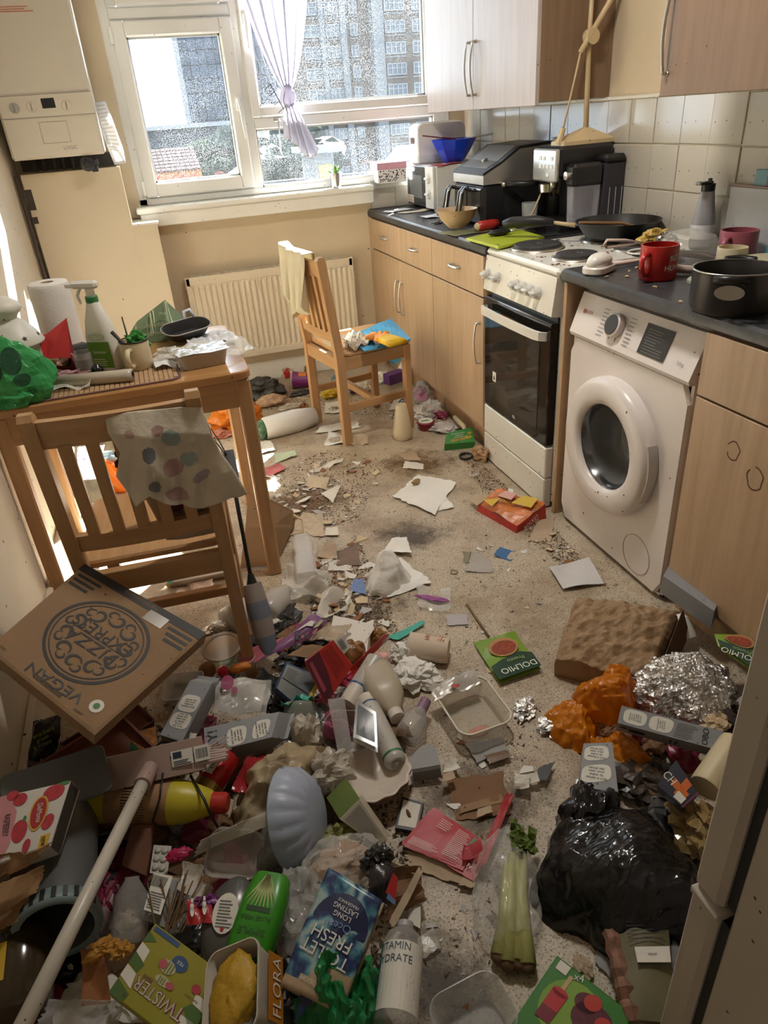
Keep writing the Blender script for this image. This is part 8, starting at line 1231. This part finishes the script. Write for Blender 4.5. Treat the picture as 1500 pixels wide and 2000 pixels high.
# clear plastics and card beside the table leg
kb = thing('kraft_box', 'large brown cardboard sheet bent upright behind the table leg', 'card', at(520, 1095, z=0)); P = np.array([[tuple(at(*p)) for p in r] for r in ([(470, 1110, .0), (520, 1105, .01), (545, 1090, .0)], [(480, 1030, .12), (530, 1030, .12), (570, 1030, .05)], [(485, 965, .20), (525, 975, .19), (572, 998, .10)])])-np.array(kb.location); part('sheet', sheet(P, .003), KR, kb); part('inner_fold', sheet(P*np.array([.9, .9, .6])+np.array([.02, .03, 0]), .003), KRD, kb)
solo('wire_hook', 'bent tan wire loop beside the brown cardboard sheet', 'wire', tube([tuple(at(*p)) for p in ((555, 995, .09), (590, 1015, .06), (592, 1040, .02), (560, 1045, .03), (540, 1040, .04))], .004, 6), CRM, smooth=True)
o, L_ = CY('clear_box_bottle', 'crushed clear square bottle lying by the table leg', 'bottle', 600, 1130, .03, 590, 1052, .05); part('bottle', loft([np.c_[np.array(rrect(w, w*.8, .012, 3)), np.full(16, z)] for z, w in ((0, .07), (.02, .075), (L_*.4, .07), (L_*.5, .062), (L_*.8, .072), (L_, .06))]), mat('clear_sparkle', (.75, .75, .74), .05, alpha=.3, bump=.5, bs=40), o); S('clear_film', 'clear crumpled film below the crushed square bottle', 'film', [(540, 1165), (640, 1175), (650, 1120), (560, 1100)], CLR2, z=.02, amp=.02, n=18, freq=20); S('clear_film', 'clear film between square bottle and white shell fragments', 'film', [(615, 1215), (680, 1195), (690, 1150), (630, 1150)], CLR2, z=.02, amp=.018, n=16, freq=20)
for lb, a in (('cloudy white plastic bottle lying behind the umbrella', (440, 1215, .05, 505, 1175, .05)), ('second cloudy plastic bottle right of the folded umbrella', (520, 1200, .04, 560, 1150, .04))):
    o, L_ = CY('cloudy_bottle', lb, 'bottle', *a); part('bottle', lathe([(0, 0), (.036, 0), (.042, .01), (.044, L_*.6), (.018, L_*.92), (.018, L_)], 24), mat('cloudy_plastic', (.62, .60, .56), .25, tl=.3, alpha=.85), o, True)
um = thing('umbrella', 'folded grey and blue striped umbrella with black shaft leaning on the near chair', 'umbrella', (0, 0, 0)); a, b, c = at(448, 900, y=-2.36), at(492, 1140, y=-2.50), at(525, 1275, y=-2.60); part('shaft', tube([tuple(a), tuple(b)], .006, 10), BLACK, um, True); d = (a-b).normalized(); part('handle', tube([tuple(a+d*.03), tuple(a-d*.05)], [.017, .019], 14), mat('handle_bluegrey', (.14, .15, .18), .5), um, .6); part('strap', join(tube([tuple(at(412, 838, y=-2.40)), tuple(at(430, 865, y=-2.38)), tuple(a)], .002, 5), tube([tuple(at(408, 848, y=-2.40)), tuple(at(428, 872, y=-2.38)), tuple(a)], .002, 5)), BLACK, um); part('runner', tube([tuple(b+d*.03), tuple(b), tuple(b-d*.02)], [.009, .016, .012], 12), BLACK, um, .6)
UMC = [mat('umbrella_grey', (.24, .21, .19), .75, var=.1), mat('umbrella_blue', (.13, .15, .19), .75, var=.1)]; N_ = 8
for k in range(N_):
    p, q = b+(c-b)*(k/N_), b+(c-b)*((k+1)/N_); r = lambda t: .027+.006*math.sin(t*pi); part('canopy_band', tube([tuple(p), tuple(q)], [r(k/N_), r((k+1)/N_)], 14, k in (0, N_-1)), UMC[(k//2) % 2] if k else UMC[0], um, .6)
# ================================================================ far end of the floor
B('orange_bag', 'bright orange carrier bag in the sun behind the table leg', 'bag', 465, 832, .0, .26, .20, .17, mat('orange_bright', (.68, .20, .012), .3, tl=.3, bump=.2, bs=25), .16, 1.8, 28, 6, .45, k=10); B('black_net_bag', 'dark crumpled net bag against the wall below the radiator', 'bag', 520, 775, 0, .22, .16, .12, mat('net_black', (.05, .048, .042), .5, var=.5, vs=40), .22, 2.6, 26, 8); B('salmon_packet', 'orange and cream packet in front of the black net bag', 'packet', 530, 790, 0, .16, .11, .06, mat('packet_salmon', (.50, .33, .20), .5, var=.3, vs=20), .14, 2.4, 20, 5)
o, L_ = CY('purple_pot', 'purple paper pot lying open below the radiator', 'pot', 612, 742, .045, 572, 742, .05); part('pot', vessel([(.036, 0), (.050, L_)], .002, 26), mat('pot_purple', (.14, .015, .13), .4), o, .6); part('rim', lathe([(.049, L_-.004), (.054, L_), (.05, L_+.004)], 26, False, False), mat('pot_cream', (.55, .48, .38), .5), o, True); part('print', wrap(rect(-.02, L_*.3, .02, L_*.7, .001, 4), .0445, pi*.4), mat('print_orange', 0), o)
o, L_ = CY('white_paper_roll', 'white paper rolled up with a green wrapper in its end beside the far chair', 'paper roll', 515, 838, .05, 615, 812, .05); part('roll', lathe([(.050, 0), (.056, .01), (.06, L_*.6), (.045, L_), (.03, L_)], 24, False, False), mat('roll_white', (.72, .71, .67), .6, tl=.15), o, True); part('green_wrapper', xf(blob(.08, .08, .09, .25, 2.4, 18, 5, .1), (0, 0, -.05)), mat('wrapper_green', (.09, .18, .10), .6), o)
for i, (nm, lb, ct, u, v, z, sx, sy, sz, m) in enumerate((
    ('yellow_wrapper', 'yellow crumpled wrapper behind the far chair leg', 'wrapper', 645, 775, 0, .10, .08, .05, mat('wrap_yellow', (.55, .38, .02), .4)), ('violet_wrapper', 'violet crumpled wrapper left of the white paper roll', 'wrapper', 505, 850, 0, .08, .05, .04, mat('wrap_violet', (.10, .07, .22), .4)), ('pink_card', 'salmon pink card by the orange bag', 'wrapper', 432, 852, 0, .10, .09, .04, mat('card_salmon', (.50, .20, .13), .6)), ('clear_bag', 'clear bag under the far right seat of the far chair', 'bag', 712, 765, 0, .12, .10, .08, CLR2), ('clear_bag', 'clear crinkled bag against the plinth of the beech cabinets', 'bag', 832, 785, 0, .12, .12, .12, CLG), ('clear_bag', 'lower clear bag with silver label against the plinth', 'bag', 838, 812, 0, .15, .12, .08, CLR2), ('teal_wrapper', 'blue green wrapper behind the far chair', 'wrapper', 660, 748, 0, .12, .07, .05, mat('wrap_teal', (.14, .22, .20), .5)), ('brown_wrapper', 'brown wrapper at the skirting behind the far chair', 'wrapper', 605, 730, 0, .14, .06, .07, KR), ('cream_wrapper', 'cream paper lump at the skirting below the radiator', 'wrapper', 560, 735, 0, .12, .07, .08, mat('wrap_cream', (.55, .46, .32), .7)), ('dark_wrapper', 'dark shiny wrapper in front of the purple pot', 'wrapper', 590, 770, 0, .12, .06, .03, DKP), ('white_wrapper', 'white wrapper pile under the far chair seat', 'wrapper', 745, 745, 0, .12, .08, .06, PAPW), ('plum_wrapper', 'dark plum packet under the far chair stretcher', 'packet', 690, 765, 0, .12, .04, .03, mat('wrap_plum', (.06, .02, .06), .4)), ('maroon_wrapper', 'maroon and silver crumpled wrapper by the plinth', 'wrapper', 860, 815, 0, .10, .06, .04, mat('wrap_maroon', (.22, .02, .05), .35)), ('silver_packet', 'silver white crumpled packet in front of the red tub', 'packet', 868, 838, 0, .16, .10, .03, mat('packet_silver', (.55, .50, .47), .35, var=.3, vs=30)), ('brown_pouch', 'brown twisted food pouch at the oven corner', 'pouch', 937, 898, 0, .05, .09, .07, mat('pouch_tan', (.36, .21, .10), .5, var=.3, vs=30)), ('white_knot', 'white knotted scrap at the plinth under the chair seat', 'scrap', 815, 745, 0, .05, .05, .05, PAPW), ('blue_scrap', 'small blue scrap by the far chair front leg', 'scrap', 790, 790, 0, .05, .04, .02, mat('card_blue', 0)), ('onion', 'brown onion in the debris left of the far chair', 'onion', 595, 800, 0, .05, .05, .045, mat('onion_skin', 0)), ('tan_roll', 'pale paper roll lying below the orange and cream packet', 'paper', 568, 798, 0, .13, .03, .03, PAPW), ('bottle_neck', 'red striped clear bottle lying at the skirting', 'wrapper', 562, 738, .03, .04, .03, .06, mat('plastic_red', 0)))):
    B(nm, lb, ct, u, v, z, sx, sy, sz, m, .24, 2.5, 16, 200+i, rz=i*.7)
o = thing('purple_box', 'purple chocolate box with white end under the far chair seat', 'box', at(775, 745, z=.03), .35); part('box', bx(.15, .06, .06, .002), mat('box_purple', (.09, .025, .14), .4), o); part('white_end', box(.045, .076, -.031, .031, -.0005, .0605, .001), PAPW, o)
o = thing('paper_tube', 'white tube standing behind the purple box', 'tube', at(782, 725, z=.02), rot=(.5, .3, 0)); part('tube', lathe([(.022, 0), (.024, .10)], 18, False, False), TW, o, True); solo('pink_disc', 'bright pink plastic disc beside the clear bag at the plinth', 'disc', lathe([(0, 0), (.045, 0), (.047, .006), (0, .008)], 24), mat('plastic_hotpink', (.58, .10, .28), .4), at(822, 770, z=.03), rot=(.9, .3, 0), smooth=.6)
o, L = Q('logo_card', 'white card with a round dark logo behind the white vase', 'card', [(760, 800), (798, 795), (798, 775), (772, 775)], .01); qbox(o, 'card', L, .006, PAPW); qdec(o, 'logo_print', L, [('e', .6, .5, .22, .35)], BLK); qdec(o, 'logo_hole', L, [('e', .6, .5, .13, .2)], PAPW, .0012)
solo('white_vase', 'cream conical vase standing on the floor beside the far chair', 'vase', lathe([(0, 0), (.044, 0), (.048, .006), (.049, .03), (.026, .17), (.024, .172), (.02, .165), (0, .16)], 32), mat('vase_cream', (.60, .50, .34), .45, stain=.04), at(787, 855, z=0), smooth=.7)
o = thing('red_dip_tub', 'round red dip tub with a cream label lid beside the far chair leg', 'tub', at(832, 838, z=0)); part('tub', lathe([(0, 0), (.032, 0), (.042, .035), (0, .035)], 28), mat('tub_darkred', (.22, .01, .02), .35), o, .6); part('lid', lathe([(0, .035), (.044, .035), (.044, .042), (.036, .045), (0, .045)], 28), mat('tub_darkred', 0), o, .6); part('label', flat(ellipse(.036, .036, 24), .0455), mat('print_cream', 0), o); part('lettering', xf(lines(-.024, -.008, .024, .012, 3, 0, .5), (0, 0, .0462)), BLK, o)
o, L = Q('fruit_sweets_box', 'green fruit print sweets box lying at the plinth beside the cooker', 'box', [(868, 868, .035), (928, 862, .035), (922, 834, .055), (872, 845, .055)]); qbox(o, 'box', L, .035, mat('sweets_green', (.035, .20, .04), .4)); qdec(o, 'fruit_print', L, [('e', .3, .22, .12, .12), ('e', .55, .25, .16, .10), ('e', .8, .35, .12, .12), ('e', .85, .62, .08, .1)], mat('fruit_mix', (.45, .30, .04), .4, var=.8, vs=50), .001); qtxt(o, L, [('Rowntrees', .45, .74, .16), ('FRUIT', .5, .56, .17), ('PASTILLES', .5, .42, .14)], WHT, .0014)
solo('black_cap_ring', 'black plastic ring on the floor under the green sweets box', 'ring', lathe([(.028, 0), (.032, .006), (.03, .012), (.024, .008)], 20, False, False), BLACK, at(910, 893, z=.004), smooth=True); solo('cream_strip', 'curved cream plastic strip leaning on the plinth', 'plastic', tube([tuple(at(*p)) for p in ((888, 815, .05), (905, 832, .05), (912, 848, .02))], [.012, .012, .008], 8), mat('tube_cream', 0), smooth=True); solo('wire_loop', 'thin metal ring on the open floor', 'ring', tube([(.012*math.cos(a), .012*math.sin(a), .002) for a in np.linspace(0, 2*pi, 18)], .0016, 5), mat('ring_metal', (.3, .2, .12), .4, .7), at(887, 1118, z=.001))
# under the table
o, L = Q('white_pharmacy_box', 'white box with a turquoise band on the floor under the near chair', 'box', [(322, 1140, .03), (445, 1118, .03), (448, 1092, .06), (345, 1105, .06)]); qbox(o, 'box', L, .04, mat('box_paper', (.66, .64, .60), .6)); qdec(o, 'teal_band', L, [(.02, 0, .12, 1)], mat('teal_band', (.05, .42, .48), .5)); S('purple_print_bag', 'white bag with purple scribble print under the table', 'bag', [(148, 945, .05), (205, 935, .05), (205, 868, .16), (150, 872, .16)], mat('paper_purpleprint', (.66, .60, .66), .7, speck=.5, ss=24, sr=.35, scol=(.25, .05, .32)), amp=.006, n=12, freq=12); S('photo_card', 'grey photo card standing under the table', 'card', [(160, 985, .02), (200, 978, .02), (195, 935, .10), (160, 938, .10)], mat('photo_grey', (.22, .20, .16), .5, var=.5, vs=14), amp=.001, n=5, rag=0); B('orange_bag', 'orange bag lying in the sun under the table', 'bag', 235, 955, 0, .13, .11, .15, mat('orange_bright', 0), .16, 2, 20, 15); B('blue_bag_end', 'pale blue bag top under the table', 'bag', 215, 905, .1, .10, .07, .06, mat('bag_paleblue', (.30, .42, .52), .5), .2, 2, 16)
S('snack_packet', 'open printed packet under the near chair front legs', 'packet', [(345, 1165), (420, 1150), (415, 1118), (360, 1125)], mat('packet_pastel', (.52, .42, .34), .6, var=.4, vs=25), amp=.01, z=.012); S('leaflet', 'leaflet wedged at the left wall behind the table leg', 'paper', [(130, 1000, .03), (160, 1040, .03), (162, 1000, .10), (140, 960, .10)], mat('leaflet_olive', (.34, .33, .18), .7, var=.5, vs=14), amp=.004, n=8)
# ================================================================ loose debris
CH = [('white', mat('chip_white', (.66, .64, .60), .6, var=.08)), ('grey', mat('chip_grey', (.42, .41, .40), .6)), ('cream', mat('chip_cream', (.55, .44, .28), .75)), ('rust brown', mat('chip_brown', (.24, .10, .04), .8))]
q = np.random.RandomState(21); chm = []
for ci, (cn, m) in enumerate(CH):
    for k in range(6):
        nn = q.randint(4, 8); a = np.sort(q.rand(nn)*2*pi); pl = [(math.cos(x)*(.6+.5*q.rand()), math.sin(x)*(.45+.5*q.rand())) for x in a]; g = prism(pl, 0, .22); V = g[0]; V[:, 2] += .25*(V[:, 0]**2+V[:, 1]**2)*q.rand()+.1*V[:, 0]*q.normal(); chm.append((ci, mesh('debris_chip', g, m)))
ZN = [('heap by the clear film and crumpled tissue', [(600, 1110), (700, 1050), (760, 1180), (790, 1260), (700, 1240), (610, 1200)], 92, .017), ('strip in front of the sunlit table leg', [(520, 930), (640, 880), (760, 900), (700, 1020), (560, 1050)], 80, .018), ('row along the oven drawer and washing machine', [(895, 880), (940, 905), (1080, 1030), (1190, 1150), (1120, 1130), (990, 1010), (920, 930)], 50, .014), ('area below the radiator and far chair', [(490, 770), (640, 760), (860, 800), (880, 840), (640, 800), (520, 800)], 34, .016), ('bare floor around the sauce pouch', [(860, 1040), (1060, 1080), (1040, 1500), (900, 1640), (860, 1480), (830, 1350)], 34, .010), ('floor between the bin bag and red box', [(830, 1760), (960, 1600), (940, 1990), (830, 1990)], 10, .009)]
def inside(p, poly):
    c = False
    for (x0, y0), (x1, y1) in zip(poly, poly[1:]+poly[:1]):
        if (y0 > p[1]) != (y1 > p[1]) and p[0] < (x1-x0)*(p[1]-y0)/(y1-y0)+x0: c = not c
    return c
def sample(poly):
    xs, ys = zip(*poly)
    while True:
        p = (min(xs)+(max(xs)-min(xs))*q.rand(), min(ys)+(max(ys)-min(ys))*q.rand())
        if inside(p, poly): return p
for zi, (zn, poly, cnt, s0) in enumerate(ZN):
    for i in range(cnt):
        u, v = sample(poly); ci, me = chm[q.choice(24, p=np.repeat([.46, .20, .18, .16], 6)/6)]; p = at(u, v, z=.001); s = s0*(.5+1.5*q.rand()**2); o = put('debris_chip', me, None, p, (q.normal()*.15, q.normal()*.15, q.rand()*6)); o.scale = (s*1.3, s, s*.45); tag(o, '%s broken chip in the %s' % (CH[ci][0], zn), 'chip', '%s chips, %s' % (CH[ci][0], zn))
def crumbs(name, n, polys, smax, m, sd, z=0.):
    g = np.random.RandomState(sd); V = []; F = []
    for i in range(n):
        poly = polys[g.randint(len(polys))]; xs, ys = zip(*poly)
        for _ in range(30):
            u, v = min(xs)+(max(xs)-min(xs))*g.rand(), min(ys)+(max(ys)-min(ys))*g.rand()
            if inside((u, v), poly): break
        p = np.array(at(u, v, z=z)); s = smax*(.25+.75*g.rand()**3); k = len(V)
        r = g.normal(size=(4, 3))*s*.6; r[:, 2] = np.abs(r[:, 2])*.6; r[3, 2] += s*.5; V += [p+x for x in r]; F += [(k, k+1, k+2), (k, k+3, k+1), (k+1, k+3, k+2), (k+2, k+3, k)]
    o = part(name, (np.array(V), F), m, None); o['kind'] = 'stuff'; return o
ALLF = [(500, 900), (640, 870), (900, 880), (1090, 1040), (1200, 1160), (1040, 1200), (1060, 1500), (1000, 1700), (940, 1990), (820, 1980), (780, 1600), (780, 1380), (640, 1200), (520, 1100)]
DEN = [z[1] for z in ZN[:4]]
tag(crumbs('dark_crumbs', 9000, [ALLF]+DEN*2, .006, mat('crumb_dark', (.07, .04, .022), .9), 1), 'scatter of dark crumbs and grit over the kitchen floor', 'crumbs'); tag(crumbs('pale_crumbs', 5000, [ALLF]+DEN*3, .006, mat('crumb_pale', (.52, .46, .36), .8), 2), 'scatter of pale crumbs and shell grit over the kitchen floor', 'crumbs'); tag(crumbs('rust_crumbs', 4500, [ALLF]+DEN*3, .008, mat('crumb_rust', (.22, .11, .045), .9), 3), 'scatter of rust brown crumbs and peel over the kitchen floor', 'crumbs')
HEAP = [(20, 1560), (130, 1440), (300, 1380), (480, 1290), (640, 1330), (790, 1450), (800, 1700), (720, 1990), (20, 1990)]
tag(crumbs('heap_grit', 5000, [HEAP], .012, mat('grit_heap', (.10, .07, .045), .9), 4), 'dark grit and scraps between the things of the heap', 'crumbs')
# low crumpled wrappers filling the gaps of the heap
FL = [('dark', DKP), ('clear', CLR2), ('brown', KRD), ('clear grey', CLG), ('white', PAPW), ('black', mat('film_black', (.012, .012, .012), .3)), ('tan', CARD), ('maroon', mat('wrap_maroon', (.22, .02, .05), .35))]
for zi, (zn, poly, cnt) in enumerate((('under the broom and yellow bottle', [(110, 1560), (440, 1600), (470, 1740), (330, 1800), (180, 1760)], 26), ('at the foot of the heap', [(60, 1800), (320, 1780), (560, 1800), (720, 1960), (60, 1990)], 26), ('among the oat cartons and jar', [(290, 1400), (480, 1310), (680, 1320), (780, 1450), (640, 1500), (420, 1540)], 26), ('behind the red torn box', [(440, 1230), (560, 1200), (680, 1200), (700, 1260), (560, 1300)], 12), ('around the bin bag and foil', [(1180, 1480), (1250, 1330), (1400, 1330), (1400, 1500), (1340, 1700)], 14))):
    for i in range(cnt):
        u, v = sample(poly); cn, m = FL[q.randint(len(FL))]; s = .05+.06*q.rand(); B('crumpled_wrapper', '%s crumpled wrapper %s' % (cn, zn), 'wrapper', u, v, 0, s*1.3, s, .02+.035*q.rand(), m, .26, 2.6, 12, 300+zi*40+i, rz=q.rand()*6, group='%s wrappers %s' % (cn, zn))
